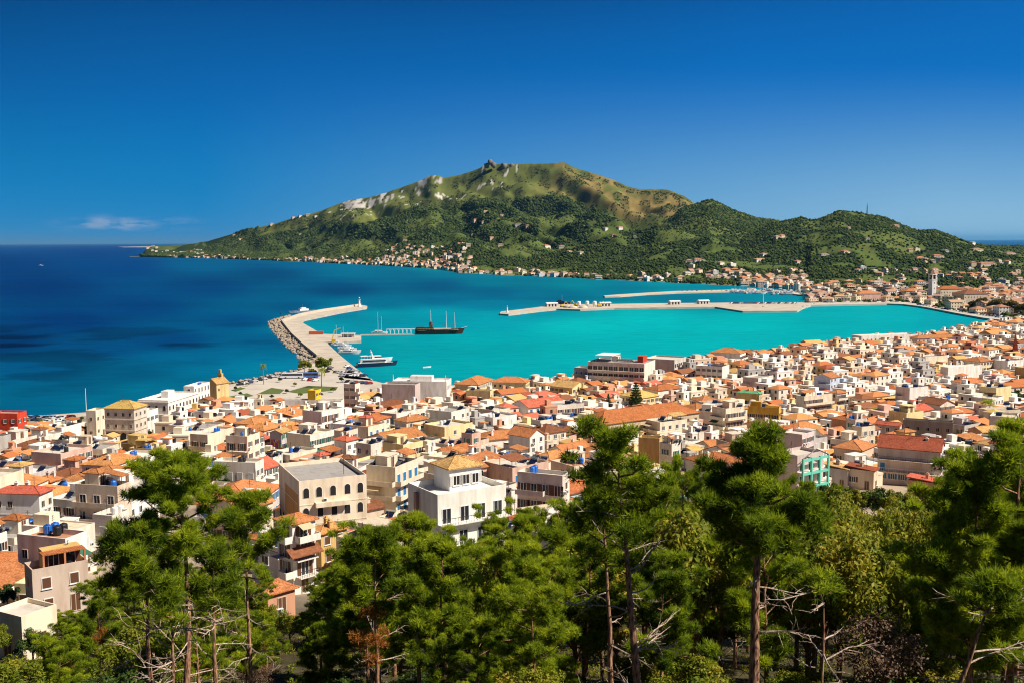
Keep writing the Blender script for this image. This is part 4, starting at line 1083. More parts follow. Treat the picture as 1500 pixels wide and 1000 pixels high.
def house(cx, cy, a, w, d, h, wall='white', roof='hip', roofc='orange', n=None, seed=0, balcB=0.0, balcA=0.0, winB=True, winA=True, wstyle=None, extras=(), label=None, cat='house', name='town_house', group='houses of the town',
          rise=None, deck='pale', z=None, blankA=None, arcade=0, parapet=0.85, mark=None, maxwin=16, arches=False):
    rg = random.Random(seed * 7919 + 13)
    z = max(ground(cx, cy), 1.5) if z is None else z
    dist = math.hypot(cx, cy)
    n = n or max(1, round(h / 3.1)); sh = h / n
    wc = WALLS[wall] if isinstance(wall, str) else wall
    jf = rg.uniform(0.93, 1.04); wc = tuple(min(0.85, c * jf * rg.uniform(0.985, 1.015)) for c in wc)
    rf_ = rg.uniform(0.82, 1.1); rc_ = tuple(c * rf_ * rg.uniform(0.96, 1.04) for c in ROOFS[roofc])
    t = thing(name, label, cat, (cx, cy, z), a, group)
    feats = []
    mb = MB(); g = -5.0
    if roof == 'flat':
        mb.box(-w / 2, w / 2, -d / 2, d / 2, g, h, 0, top=False)
        p = 0.16; tp = h + parapet
        mb.box(-w / 2, w / 2, -d / 2, -d / 2 + p, h, tp); mb.box(-w / 2, w / 2, d / 2 - p, d / 2, h, tp)
        mb.box(-w / 2, -w / 2 + p, -d / 2 + p, d / 2 - p, h, tp); mb.box(w / 2 - p, w / 2, -d / 2 + p, d / 2 - p, h, tp)
    else:
        mb.box(-w / 2, w / 2, -d / 2, d / 2, g, h, 0)
    alx = w >= d
    rise = rise if rise is not None else min(w, d) / 2 * rg.uniform(0.36, 0.46)
    if roof == 'gable': gable_wall(mb, w, d, h, rise, alx)
    if h > 7 and rg.random() < 0.5 and dist < 420:    # string course
        for k in range(1, n):
            zz = k * sh; mb.box(-w / 2 - 0.06, w / 2, -d / 2 - 0.06, -d / 2, zz - 0.08, zz + 0.1); mb.box(-w / 2 - 0.06, -w / 2, -d / 2, d / 2, zz - 0.08, zz + 0.1)
    mb.build('wall', PLASTER, t, color=wc)
    if roof == 'flat':
        MB().box(-w / 2 + 0.16, w / 2 - 0.16, -d / 2 + 0.16, d / 2 - 0.16, h - 0.2, h + 0.06).build('roof', DECK, t, color=DECKS[deck])
    else:
        rb = MB()
        if roof == 'hip': hip_roof(rb, w, d, h, rise)
        elif roof == 'gable': gable_roof(rb, w, d, h, rise, along_x=alx)
        elif roof == 'shed':
            o = 0.4; v = [(-w / 2 - o, -d / 2 - o, h + 0.05), (w / 2 + o, -d / 2 - o, h + 0.05), (w / 2 + o, d / 2 + o, h + rise), (-w / 2 - o, d / 2 + o, h + rise)]
            rb.add(v + [(x, y, q + 0.16) for x, y, q in v], [(0, 3, 2, 1), (4, 5, 6, 7), (0, 1, 5, 4), (1, 2, 6, 5), (2, 3, 7, 6), (3, 0, 4, 7)])
        rb.build('roof', TILE, t, color=rc_)
        for k in range(rg.choice((0, 0, 1, 1, 2)) if dist < 520 else 0):
            x, y = rg.uniform(-w * .3, w * .3), rg.uniform(-d * .3, d * .3)
            link('chimney', CHIMM, t, (x, y, h + rise * 0.5 + 0.1), 0, wc); 
            if 'chimney' not in feats: feats.append('chimney')
    ws = wstyle or rg.choice(('plain', 'plain', 'green', 'brown', 'brown', 'pale', 'closed', 'blue'))
    ds = {'green': 'green', 'blue': 'blue', 'brown': 'brown', 'closed': 'brown', 'pale': 'shut'}.get(ws, rg.choice(('plain', 'wide')))
    cnt = 0
    faces = []
    if winB: faces.append(('B', w, balcB))
    if winA: faces.append(('A', d, balcA))
    gap = 2.4 if dist < 330 else 2.7
    if w * h > 300: gap = 3.4
    for fc, span, bal in faces:
        nc = max(1, int(span / gap))
        def place(me, nm, s_, zz):
            if fc == 'B': link(nm, me, t, (s_, -d / 2, zz))
            else: link(nm, me, t, (-w / 2, -s_, zz), -math.pi / 2)
        for k in range(n):
            bz = k * sh
            has_b = bal > 0 and k >= 1
            if has_b:
                f = 1.0 if bal >= 1 else bal
                bw = span * f; off = 0 if f >= 1 else rg.choice((-1, 1)) * (span - bw) / 2
                x0, x1 = off - bw / 2, off + bw / 2
                sb = MB(); dep = 1.25
                sb.box(x0, x1, -dep, -0.01, bz - 0.16, bz, 0)
                ob = sb.build('balcony', PLASTER, t, (0, -d / 2, 0) if fc == 'B' else (-w / 2, 0, 0), 0 if fc == 'B' else -math.pi / 2, color=wc)
                rl = MB()
                if bal == 1.0 or rg.random() < 0.4:
                    rl.box(x0, x1, -dep - 0.07, -dep, bz - 0.1, bz + 0.9); rl.box(x0 - 0.03, x0 + 0.05, -dep, -0.02, bz - 0.1, bz + 0.9); rl.box(x1 - 0.05, x1 + 0.03, -dep, -0.02, bz - 0.1, bz + 0.9); rm, rcol = PLASTER, wc
                else:
                    nb = min(26, int(bw / 0.28))
                    for q in range(nb + 1): rl.tube([(x0 + bw * q / nb, -dep, bz), (x0 + bw * q / nb, -dep, bz + 0.92)], 0.028, k=3, cap=False)
                    rl.box(x0, x1, -dep - 0.03, -dep + 0.03, bz + 0.9, bz + 0.97); rm, rcol = rg.choice((RAIL, WHITEMETAL, RAIL)), None
                rl.build('railing', rm, ob, color=rcol)
                if rg.random() < 0.22 and dist < 430 and 'awning' not in feats:
                    aw = MB(); xa, xb = x0 + 0.3, x0 + 0.3 + min(3.5, bw * 0.6)
                    aw.add([(xa, -0.02, bz + 2.65), (xb, -0.02, bz + 2.65), (xb, -1.7, bz + 2.0), (xa, -1.7, bz + 2.0), (xa, -0.02, bz + 2.6), (xb, -0.02, bz + 2.6), (xb, -1.7, bz + 1.95), (xa, -1.7, bz + 1.95)], [(3, 2, 1, 0), (4, 5, 6, 7), (3, 7, 6, 2), (0, 4, 7, 3), (1, 2, 6, 5)])
                    aw.build('awning', rg.choice((TAN, SHUT_W, SHUT_G, TAN)), t, (0, -d / 2, 0) if fc == 'B' else (-w / 2, 0, 0), 0 if fc == 'B' else -math.pi / 2); feats.append('awning')
            for c in range(nc):
                if cnt >= maxwin: break
                s_ = -span / 2 + span * (c + 0.5) / nc + rg.uniform(-.15, .15)
                if arcade and k == 0: continue
                if has_b: place(DOOR[ds], 'balcony_door', s_, bz + 0.02); cnt += 1
                elif k == 0 and c == nc // 2 and not arcade: place(STREET, 'street_door', s_, 0.05); cnt += 1
                elif rg.random() < 0.88 or label: place(WIN['arch' if (arches and k == n - 1) else ws], 'window', s_, bz + sh * 0.34); cnt += 1
        if arcade and fc == 'A':
            for c in range(arcade): place(WIN['bigarch'], 'archway', -span / 2 + span * (c + 0.5) / arcade, 0.1)  # arch interior is a flat dark face, its shade painted rather than recessed
    # things fixed on flat roofs
    if roof == 'flat':
        if 'plainroof' not in extras:
            if 'hut' in extras or rg.random() < 0.42:
                hw, hd = min(w * 0.5, rg.uniform(2.8, 5)), min(d * 0.5, rg.uniform(2.8, 4.5)); hx, hy = rg.uniform(-1, 1) * (w / 2 - hw / 2 - 0.4), rg.uniform(0, 1) * (d / 2 - hd / 2 - 0.4)
                hb = MB().box(hx - hw / 2, hx + hw / 2, hy - hd / 2, hy + hd / 2, h, h + 2.6); hb.build('stair_hut', PLASTER, t, color=wc)
                if rg.random() < 0.2:
                    sub = MB(); hip_roof(sub, hw, hd, 0, 0.7, 0.3); sub.build('hut_roof', TILE, t, (hx, hy, h + 2.6), color=rc_); feats.append('tiled rooftop hut')
                else:
                    MB().box(hx - hw / 2 - 0.15, hx + hw / 2 + 0.15, hy - hd / 2 - 0.15, hy + hd / 2 + 0.15, h + 2.6, h + 2.75).build('hut_roof', PLASTER, t, color=wc); feats.append('rooftop hut')
                link('hut_door', STREET, t, (hx, hy - hd / 2, h + 0.1))
            r = rg.random()
            if 'canopy' in extras or r < 0.22:     # tiled canopy over part of the terrace
                cw, cd = w * rg.uniform(.4, .6), d * rg.uniform(.35, .5); sx = rg.choice((-1, 1)); x = sx * (w - cw) / 2; y = -(d - cd) / 2 + 0.2
                cb = MB(); v = [(x - cw / 2, y - cd / 2, h + 2.2), (x + cw / 2, y - cd / 2, h + 2.2), (x + cw / 2, y + cd / 2, h + 2.9), (x - cw / 2, y + cd / 2, h + 2.9)]
                cb.add(v + [(p[0], p[1], p[2] + 0.14) for p in v], [(0, 3, 2, 1), (4, 5, 6, 7), (0, 1, 5, 4), (1, 2, 6, 5), (2, 3, 7, 6), (3, 0, 4, 7)]); cb.build('terrace_canopy', TILE, t, color=rc_)
                pb = MB()
                for px in (-1, 1):
                    for py in (-1, 1):
                        MB().tube([(x + px * (cw / 2 - .2), y + py * (cd / 2 - .2), h), (x + px * (cw / 2 - .2), y + py * (cd / 2 - .2), h + 2.4)], 0.08, k=4).build('canopy_post', RAIL, t)
                feats.append('tiled terrace canopy')
            elif 'pergola' in extras or r < 0.30:
                x0, x1 = -w * .4, -w * .4 + w * rg.uniform(.3, .5); y0, y1 = -d * .4, -d * .4 + d * rg.uniform(.3, .5)
                pb = MB()
                for px in (x0, x1):
                    for py in (y0, y1): pb.tube([(px, py, h), (px, py, h + 2.3)], 0.06, k=4)
                for q in range(7): pb.box(x0 + (x1 - x0) * q / 6 - .05, x0 + (x1 - x0) * q / 6 + .05, y0, y1, h + 2.3, h + 2.42)
                pb.build('pergola', SHUT_B, t); feats.append('pergola')
        tk = [e for e in extras if e in TANK] or ([rg.choice(('blue', 'blue', 'black', 'white'))] if rg.random() < (0.55 if dist < 520 else 0.3) and 'plainroof' not in extras else [])
        for e in tk:
            x, y = rg.uniform(-w * .35, w * .3), rg.uniform(-d * .35, d * .3)
            for q in range(rg.choice((1, 2, 2))): link('water_tank', TANK[e], t, (x + q * 1.35, y + rg.uniform(-.2, .2), h + 0.06), 0, None, (1.05,) * 3)
            feats.append(e + ' water tanks')
        if 'plainroof' not in extras:
            for q in range(rg.choice((1, 1, 2, 3)) if dist < 520 else 0):
                link('solar_heater', SOLARM, t, (rg.uniform(-w * .36, w * .36), rg.uniform(-d * .36, d * .36), h + 0.06), R(-35) - a + rg.uniform(-.2, .2))
                if 'solar heater' not in feats: feats.append('solar heater')
    elif 'blue' in extras:
        link('water_tank', TANK['blue'], t, (0, -d * .2, h + rise * .6)); feats.append('blue water tanks')
    if rg.random() < 0.6 and dist < 520: link('aerial', AERIAL, t, (rg.uniform(-w * .3, w * .3), rg.uniform(-d * .2, d * .3), h + (0.05 if roof == 'flat' else rise * 0.6)), rg.uniform(0, 3))
    if dist < 330 and rg.random() < 0.5:
        for q in range(rg.choice((1, 2))): link('air_conditioner', ACM, t, (rg.uniform(-w * .4, w * .4), -d / 2, sh * (n - 1) + 0.35))
    u, v = proj(cx, cy, z + h)
    HOUSES.append(dict(o=t, u=u, v=v, n=n, wall=wall, roof=roof, roofc=roofc, deck=deck, feats=feats, mark=mark, dist=dist, label=label, bal=max(balcA, balcB), w=w, d=d, h=h))
    return t

def far_house(cx, cy, a, w, d, h, z, wall, roofc, roof='hip', win=True):
    """one of the mass of distant houses, added to a single mesh"""
    ca, sa = math.cos(a), math.sin(a)
    def xf(q): return (cx + q[0] * ca - q[1] * sa, cy + q[0] * sa + q[1] * ca, z + q[2])
    FAR.box(-w / 2, w / 2, -d / 2, d / 2, -4, h, col=wall, xf=xf)
    if roof == 'flat':
        FAR.box(-w / 2 - .1, w / 2 + .1, -d / 2 - .1, d / 2 + .1, h, h + 0.5, col=tuple(c * 0.95 for c in wall), xf=xf)
        FAR.box(-w * .2, w * .15, -d * .1, d * .3, h + 0.5, h + 2.6, col=wall, xf=xf)
    else:
        o = 0.4; W2, D2, rs = w / 2 + o, d / 2 + o, min(w, d) * 0.22
        if roof == 'gable' or w > d: r = [(-W2 if roof == 'gable' else -(W2 - D2), 0), (W2 if roof == 'gable' else W2 - D2, 0)]
        else: r = [(0, -(D2 - W2)), (0, D2 - W2)]
        v = [(-W2, -D2, h), (W2, -D2, h), (W2, D2, h), (-W2, D2, h), (*r[0], h + rs), (*r[1], h + rs)]
        f = [(0, 1, 5, 4), (2, 3, 4, 5), (1, 2, 5), (3, 0, 4)] if (roof == 'gable' or w > d) else [(0, 1, 4), (1, 2, 5, 4), (2, 3, 5), (3, 0, 4, 5)]
        FAR.add([xf(q) for q in v], f + [(0, 3, 2, 1)], 0, roofc)
    hs = (int(cx * 7) * 31 + int(cy * 11)) % 97
    if roof == 'flat' and win:
        if hs % 3: FAR.box(w * .22, w * .34, -d * .2, -d * .2 + 1.4, h + 0.5, h + 1.9, col=((0.015, 0.12, 0.45), (0.02, 0.02, 0.02), (0.6, 0.6, 0.6))[hs % 3], xf=xf)
        if hs % 4 == 1: FAR.box(-w * .45, -w * .1, -d * .45, d * .1, h + 2.4, h + 2.55, col=roofc, xf=xf)
    if win and h > 5 and hs % 2:
        for k in range(1, int(h / 3)): FAR.box(-w * .46, w * .46, -d / 2 - 1.2, -d / 2 - .01, k * 3.1 - .15, k * 3.1 + (0.75 if hs % 5 else .02), col=tuple(c * .97 for c in wall), xf=xf)
    if win:
        n = max(1, round(h / 3.1)); sh = h / n
        for k in range(n):
            for c in range(max(1, int(w / 3.2))):
                x = -w / 2 + w * (c + .5) / max(1, int(w / 3.2))
                FAR.box(x - .5, x + .5, -d / 2 - 0.05, -d / 2 + 0.02, k * sh + .9, k * sh + 2.3, col=(0.03, 0.03, 0.035), xf=xf)
            for c in range(max(1, int(d / 3.6))):
                y = -d / 2 + d * (c + .5) / max(1, int(d / 3.6))
                FAR.box(-w / 2 - 0.05, -w / 2 + .02, y - .5, y + .5, k * sh + .9, k * sh + 2.3, col=(0.03, 0.03, 0.035), xf=xf)

OCC = []     # occupied plots (cx, cy, a, w, d)
KEEP = []    # picture boxes of the special buildings: (u0, u1, v_bottom, dist)
def obb_hit(A, B, gap):
    for (p, q) in ((A, B), (B, A)):
        ca, sa = math.cos(p[2]), math.sin(p[2])
        for ax in ((ca, sa), (-sa, ca)):
            hp = p[3] / 2 if ax == (ca, sa) else p[4] / 2
            cq, sq = math.cos(q[2]), math.sin(q[2])
            hq = abs(ax[0] * cq + ax[1] * sq) * q[3] / 2 + abs(-ax[0] * sq + ax[1] * cq) * q[4] / 2
            if abs((q[0] - p[0]) * ax[0] + (q[1] - p[1]) * ax[1]) > hp + hq + gap: return False
    return True
def lm(u0, uc, u1, vt, h, a=40, vis=None, **kw):
    """special building from where its nearest upright corner, left end and right end stand"""
    a = R(a)
    x, y, t = land_at(uc, vt, h)
    z = max(ground(x, y), 1.5)
    if y > 520 or z <= 1.51:
        p = P(uc, vt, 1.5 + h); x, y, z = p.x, p.y, 1.5
    e1 = (math.cos(a), math.sin(a)); e2 = (-math.sin(a), math.cos(a))
    def run(e, ut):
        k = (ut - 750) / 1507.0
        den = e[0] - k * e[1]
        return (k * y - x) / den if abs(den) > 1e-3 else 8.0
    w = run(e1, u1); d = run(e2, u0)
    w = min(max(w, 4.0), kw.pop('wmax', 60)); d = min(max(d, 4.0), kw.pop('dmax', 60))
    w = kw.pop('w', w); d = kw.pop('d', d)
    cx = x + e1[0] * w / 2 + e2[0] * d / 2; cy = y + e1[1] * w / 2 + e2[1] * d / 2
    OCC.append((cx, cy, a, w, d))
    dist = math.hypot(x, y)
    vb = vis if vis is not None else vt + h * FOC / y
    KEEP.append((min(u0, uc) - 1, max(u1, uc) + 1, (vt + 0.7 * (vb - vt)) if vis is None else vb, dist))
    o = house(cx, cy, a, w, d, h, z=z, seed=len(OCC) + 500, **kw)
    return o, w, d, h
SP = dict(group=None)
# ------------------------------------------------------------------ special buildings
def ring(t, name, mat, x0, x1, y0, y1, z0, z1, color=None): return MB().box(x0, x1, y0, y1, z0, z1).build(name, mat, t, color=color)
lm(-25, 25, 27, 608, 9, 84, wall='red', roof='flat', deck='pale', n=2, wstyle='brown', extras=('plainroof',), label='red walled block at the seaward edge of the town', cat='building', name='red_block', mark='the red block', **SP)
o, w, d, h = lm(143, 196, 206, 599, 12.5, 80, vis=650, wall=(0.60, 0.53, 0.43), roof='hip', roofc='yellow', n=3, wstyle='dark', arcade=4, winB=True, maxwin=20, rise=2.4, label='grand stone building with four ground floor arches and yellow tiled roof', cat='public building', name='arcaded_building', mark='the arcaded stone building', **SP)
for zz in (4.3, 8.4, 12.2): MB().box(-w / 2 - .25, w / 2 + .1, -d / 2 - .25, d / 2, zz, zz + .3).build('cornice', STONE, o)
lm(205, 213, 223, 606, 9, 80, vis=640, wall='white', roof='flat', n=2, extras=('plainroof',), label='white annex behind the arcaded stone building', cat='building', name='annex', mark='the white annex', **SP)
lm(121, 140, 144, 604, 9.5, 80, vis=645, wall='cream', roof='flat', n=2, wstyle='dark', extras=('plainroof',), label='cream church front left of the arcaded stone building', cat='church', name='church', mark='the cream church', **SP)
o, w, d, h = lm(193, 246, 283, 589, 10.5, 80, vis=620, dmax=26, wall='white', roof='flat', n=2, deck='white', arches=True, maxwin=26, extras=('plainroof',), label='long white seafront palace with arched windows and flat pale roof', cat='palace', name='seafront_palace', mark='the white palace', **SP)
for q in (h - .1, h * .5): MB().box(-w / 2 - .3, w / 2 + .3, -d / 2 - .3, d / 2 + .3, q, q + .3).build('cornice', PLASTER, o, color=WALLS['white'])
MB().box(-w * .1, w * .1, -d * .1, d * .15, h, h + 3).build('roof_house', PLASTER, o, color=WALLS['white'])
lm(262, 284, 301, 568, 12, 80, vis=600, dmax=18, wall='white', roof='flat', n=3, deck='white', wstyle='tall', maxwin=24, extras=('plainroof', 'blue'), label='taller white palace wing with rows of tall windows', cat='palace', name='palace_wing', mark='the palace wing', **SP)
o, w, d, h = lm(297, 317, 329, 562, 11, 62, vis=586, wall=(0.60, 0.44, 0.20), roof='gable', roofc='tan', n=2, wstyle='dark', maxwin=4, rise=2.2, label='ochre church with tan gable roof and bell wall by the sea', cat='church', name='ochre_church', mark='the ochre church', **SP)
mb = MB(); mb.box(w / 2 - 1.6, w / 2 - .4, d / 2 - 3.2, d / 2 - .4, 0, h + 4.2); mb.box(w / 2 - 1.4, w / 2 - .6, d / 2 - 2.4, d / 2 - 1.2, h + 4.2, h + 6); mb.build('bell_wall', PLASTER, o, color=WALLS['ochre'])
lm(352, 500, 506, 589, 4.5, 84, vis=600, dmax=75, w=5, wall='white', roof='flat', n=1, deck='pale', wstyle='dark', winB=False, maxwin=18, extras=('plainroof',), label='long low white colonnade closing the paved square', cat='colonnade', name='colonnade', mark='the white colonnade', **SP)
lm(269, 304, 334, 640, 7.5, 72, wall='cream', roof='flat', n=2, deck='pale', balcA=1.0, winB=False, wstyle='brown', extras=('blue', 'plainroof'), label='flat roofed cream house with blank sunlit side and shaded balconies, blue tanks', cat='house', mark='the blank sided cream house', **SP)
lm(322, 362, 373, 643, 10.5, 74, wall='cream', roof='flat', n=3, balcA=0.8, wstyle='brown', extras=('canopy', 'hut'), label='three storey cream corner block with dish aerials and tiled canopy on top', cat='apartment block', name='apartment_block', mark='the cream corner block', **SP)
lm(302, 374, 378, 682, 8, 79, wall='off-white', roof='flat', n=2, deck='pale', wstyle='pale', balcA=.3, extras=('black', 'plainroof'), label='long off-white two storey block with black drums on its flat roof', cat='apartment block', name='apartment_block', mark='the long off-white block', **SP)
o, w, d, h = lm(400, 438, 531, 711, 11.5, 25, wall='cream', roof='flat', n=3, deck='grey', wstyle='arch', winA=True, arches=True, maxwin=22, extras=('plainroof',), label='large cream hotel with arched upper windows and grey roof deck', cat='hotel', name='hotel', mark='the cream hotel', **SP)
MB().box(-w / 2 - .02, -w / 2 + .3, -d / 2 + 1, d * .2, 1, h - 2).build('ochre_panel', PLASTER, o, color=(0.62, 0.33, 0.12))
MB().box(-w * .28, w * .22, -d / 2 - 1.2, -d / 2, h * .62, h * .62 + .9).build('balcony', PLASTER, o, color=WALLS['cream'])
lm(531, 579, 609, 690, 12, 66, wall='cream', roof='flat', n=4, deck='grey', balcA=1.0, balcB=1.0, wstyle='blue', extras=('canopy', 'hut', 'blue'), label='four storey cream block wrapped in balconies with one blue door', cat='apartment block', name='apartment_block', mark='the balconied cream block', **SP)
o, w, d, h = lm(593, 641, 740, 733, 14, 33, wall=(0.82, 0.77, 0.69), roof='flat', n=4, deck='white', balcB=1.01, winA=False, wstyle='plain', extras=('plainroof',), label='big white apartment block with blank shaded side wall above the pines', cat='apartment block', name='apartment_block', mark='the big white block', **SP)
mb = MB(); mb.box(-w * .15, w * .32, -d * .1, d * .42, h, h + 3.3); pent = mb.build('penthouse', PLASTER, o, color=(0.8, 0.77, 0.72))
mb = MB(); hip_roof(mb, w * .47, d * .52, 0, 1.2); mb.build('penthouse_roof', TILE, o, (w * .085, d * .16, h + 3.3), color=ROOFS['tan'])
for k in range(3): link('window', WIN['pale'], o, (-w * .05 + k * w * .14, -d * .1, h + .9))
MB().box(-w / 2 - .5, -w / 2 - .0, d * .12, d * .2, -5, h).build('drain_pipe', PLASTER, o, color=(0.5, 0.3, 0.24))
lm(757, 824, 829, 702, 10.5, 66, wall='off-white', roof='flat', n=3, balcA=0.62, wstyle='closed', extras=('blue', 'plainroof'), label='three storey block with coral red shutters and rows of balconies', cat='apartment block', name='apartment_block', mark='the coral shuttered block', **SP)
lm(755, 772, 862, 753, 7, 28, vis=760, wall='beige', roof='flat', n=2, deck='cream', parapet=.25, extras=('plainroof',), label='broad low block with bare cream roof just above the pine tops', cat='building', name='low_block', mark='the bare cream roof', **SP)
o, w, d, h = lm(848, 881, 1028, 622, 8.5, 33, wall=(0.64, 0.52, 0.35), roof='hip', roofc='deep orange', n=2, wstyle='dark', maxwin=26, rise=3.4, label='long hall with deep orange hipped roof and a row of dark windows', cat='hall', name='long_hall', mark='the long orange roofed hall', **SP)
lm(862, 944, 962, 534, 15, 66, wall=(0.76, 0.68, 0.58), roof='flat', n=4, deck='grey', balcA=1.01, winB=False, wstyle='plain', maxwin=44, extras=('hut',), parapet=.5, label='tall harbourfront hotel with dark shaded balconies and rooftop canopies', cat='hotel', name='harbour_hotel', mark='the harbourfront hotel', **SP)
hs = HOUSES[-1]; o = hs['o']; w, d, h = hs['w'], hs['d'], hs['h']
mb = MB(); mb.box(-w * .3, w * .4, d * .1, d * .42, h + 3.2, h + 3.5); mb.build('roof_canopy', FRAME, o)
for x in (-w * .28, w * .38):
    for y in (d * .12, d * .4): MB().tube([(x, y, h), (x, y, h + 3.2)], .12, k=4).build('canopy_post', WHITEMETAL, o)
MB().box(-w * .1, w * .25, -d * .40, -d * .30, h, h + 3.4).build('lift_house', PLASTER, o, color=(0.5, 0.07, 0.03))
for k in range(6): link('solar_heater', SOLARM, o, (-w * .1, d * .05 - k * 1.6, h + .06), 1.1)
lm(842, 862, 872, 541, 10, 60, wall='grey', roof='flat', n=3, balcA=1.0, extras=('plainroof',), label='low grey annex beside the harbourfront hotel', cat='building', name='annex', mark='the grey annex', **SP)
lm(945, 988, 1008, 529, 11, 60, wall=(0.6, 0.55, 0.48), roof='flat', n=3, deck='pale', balcB=.7, wstyle='dark', extras=('plainroof',), label='stone grey block with white side beside the harbourfront hotel', cat='building', name='stone_block', mark='the stone grey block', **SP)
o, w, d, h = lm(572, 654, 658, 561, 11, 83, dmax=36, w=13, wall='white', roof='flat', n=2, deck='white', wstyle='tall', maxwin=20, extras=('plainroof',), label='white waterfront bank hall with tall dark windows and parapet', cat='public building', name='bank_hall', mark='the white waterfront hall', **SP)
MB().box(-w * .2, w * .2, -d * .2, d * .2, h, h + 2.8).build('roof_house', PLASTER, o, color=WALLS['white'])
for y in (-d / 2 + .4, d / 2 - .4): MB().tube([(-w / 2 + .4, y, h + .8), (-w / 2 + .4, y, h + 4)], [.3, .05], k=5).build('pinnacle', PLASTER, o, color=WALLS['white'])
lm(556, 608, 610, 566, 12, 78, dmax=22, w=8, wall=(0.55, 0.44, 0.40), roof='flat', n=4, deck='grey', winA=False, winB=False, extras=('plainroof',), label='pinkish grey block with blank rear wall before the white waterfront hall', cat='building', name='blank_block', mark='the blank pinkish block', **SP)
lm(720, 770, 776, 561, 7, 78, dmax=22, wall='pale yellow', roof='hip', roofc='orange', n=2, wstyle='dark', label='pale yellow waterfront building with broad orange hipped roof', cat='building', name='waterfront_building', mark='the yellow waterfront building', **SP)
lm(665, 700, 722, 564, 6, 70, wall='pale yellow', roof='hip', roofc='orange', n=2, label='low yellow house with orange roof on the waterfront', cat='house', mark='the low yellow waterfront house', **SP)
lm(681, 718, 722, 575, 7.5, 74, wall='pale yellow', roof='flat', n=2, winA=False, label='plain pale yellow block behind the waterfront', cat='house', mark='the plain yellow block', **SP)
lm(744, 776, 798, 640, 8.5, 46, wall='white', roof='gable', roofc='orange', n=3, winA=False, wstyle='plain', rise=2.0, label='tall white house with orange gable roof and shaded blank side', cat='house', mark='the tall white gabled house', **SP)
lm(484, 507, 520, 646, 8, 55, wall='white', roof='hip', roofc='rose red', n=2, winA=False, label='white house with rose red pyramid roof and blank lilac side', cat='house', mark='the rose red pyramid roof', **SP)
lm(938, 966, 971, 646, 10, 70, wall='ochre', roof='flat', n=3, winA=False, extras=('plainroof',), label='tall ochre house with blank wall behind the pine tops', cat='house', mark='the tall ochre house', **SP)
lm(970, 984, 1001, 655, 10, 45, wall='off-white', roof='flat', n=3, balcB=.5, wstyle='green', label='slender off-white block beside the tall ochre house', cat='house', mark='the slender off-white block', **SP)
lm(1022, 1058, 1072, 539, 10, 60, wall='white', roof='flat', n=3, winB=False, label='bright white corner block with blank sunny side behind the harbour', cat='apartment block', name='apartment_block', mark='the bright white corner block', **SP)
lm(1044, 1084, 1096, 518, 8, 62, wall='white', roof='hip', roofc='orange', n=2, balcB=1.0, balcA=1.0, wstyle='closed', label='white waterfront house with orange hipped roof and arcaded balconies', cat='house', mark='the orange waterfront hip roof', **SP)
lm(1085, 1112, 1122, 577, 7.5, 55, wall='ochre', roof='hip', roofc='green', n=2, winA=False, rise=.9, label='ochre house with pale green roof', cat='house', mark='the green roofed house', **SP)
lm(1100, 1141, 1145, 600, 8.5, 66, wall=(0.70, 0.42, 0.06), roof='flat', n=2, balcA=.8, wstyle='brown', label='bright amber yellow house with flat roof in mid town', cat='house', mark='the amber yellow house', **SP)
lm(1172, 1178, 1226, 583, 9.5, 30, wall='cream', roof='flat', n=3, balcB=1.0, wstyle='brown', extras=('canopy',), label='long cream apartment row with stacked balconies in mid town', cat='apartment block', name='apartment_block', mark='the long cream balcony row', **SP)
lm(1222, 1226, 1246, 576, 9, 30, wall='off-white', roof='hip', roofc='orange', n=3, balcB=1.0, wstyle='brown', label='off-white apartment house with orange roof beside the balcony row', cat='apartment block', name='apartment_block', mark='the off-white balcony house', **SP)
lm(1252, 1262, 1350, 494, 8, 18, wall='white', roof='flat', n=2, deck='pale', wstyle='dark', maxwin=20, extras=('plainroof',), label='broad pale roofed hall on the inner bay waterfront', cat='hall', name='waterfront_hall', mark='the pale waterfront hall', **SP)
lm(1338, 1344, 1430, 496, 7, 12, wall='off-white', roof='hip', roofc='orange', n=2, wstyle='dark', maxwin=20, label='very long orange tiled building near the inner bay', cat='building', name='tiled_building', mark='the very long orange roof', **SP)
lm(1385, 1389, 1447, 540, 9, 25, wall='white', roof='flat', n=3, winB=True, wstyle='dark', maxwin=5, extras=('plainroof',), label='big plain white block with few windows in the right of town', cat='apartment block', name='apartment_block', mark='the big plain white block', **SP)
lm(1416, 1436, 1462, 530, 9, 35, wall='cream', roof='hip', roofc='orange', n=3, label='cream house with two tier orange roof rising behind the plain white block', cat='house', mark='the two tier orange roof', **SP)
# unfinished mint green frame
o, w, d, h = lm(1142, 1168, 1215, 672, 10, 35, wall=(0.62, 0.5, 0.46), roof='flat', n=3, winB=False, winA=False, extras=('plainroof',), deck='pale', label='building with mint green concrete frame of open balconies', cat='building', name='mint_building', mark='the mint green frame', **SP)
for k in range(4):
    MB().box(-w / 2, w / 2, -d / 2 - 1.8, -d / 2 - 1.4, k * h / 3 - .5, k * h / 3 + .1).build('frame_beam', MINT, o)
for k in range(4):
    x = -w / 2 + .2 + k * (w - .4) / 3
    MB().box(x - .22, x + .22, -d / 2 - 1.85, -d / 2 - 1.36, -4, h + .3).build('frame_column', MINT, o)
for k in range(3):
    MB().box(-w / 2 + .1, w / 2 - .1, -d / 2 - 1.35, -d / 2 - .02, k * h / 3 - .1, k * h / 3 + .06).build('balcony', PLASTER, o, color=WALLS['off-white'])
    for c in range(3): link('balcony_door', DOOR['plain'], o, (-w / 3 + c * w / 3, -d / 2, k * h / 3 + .1))
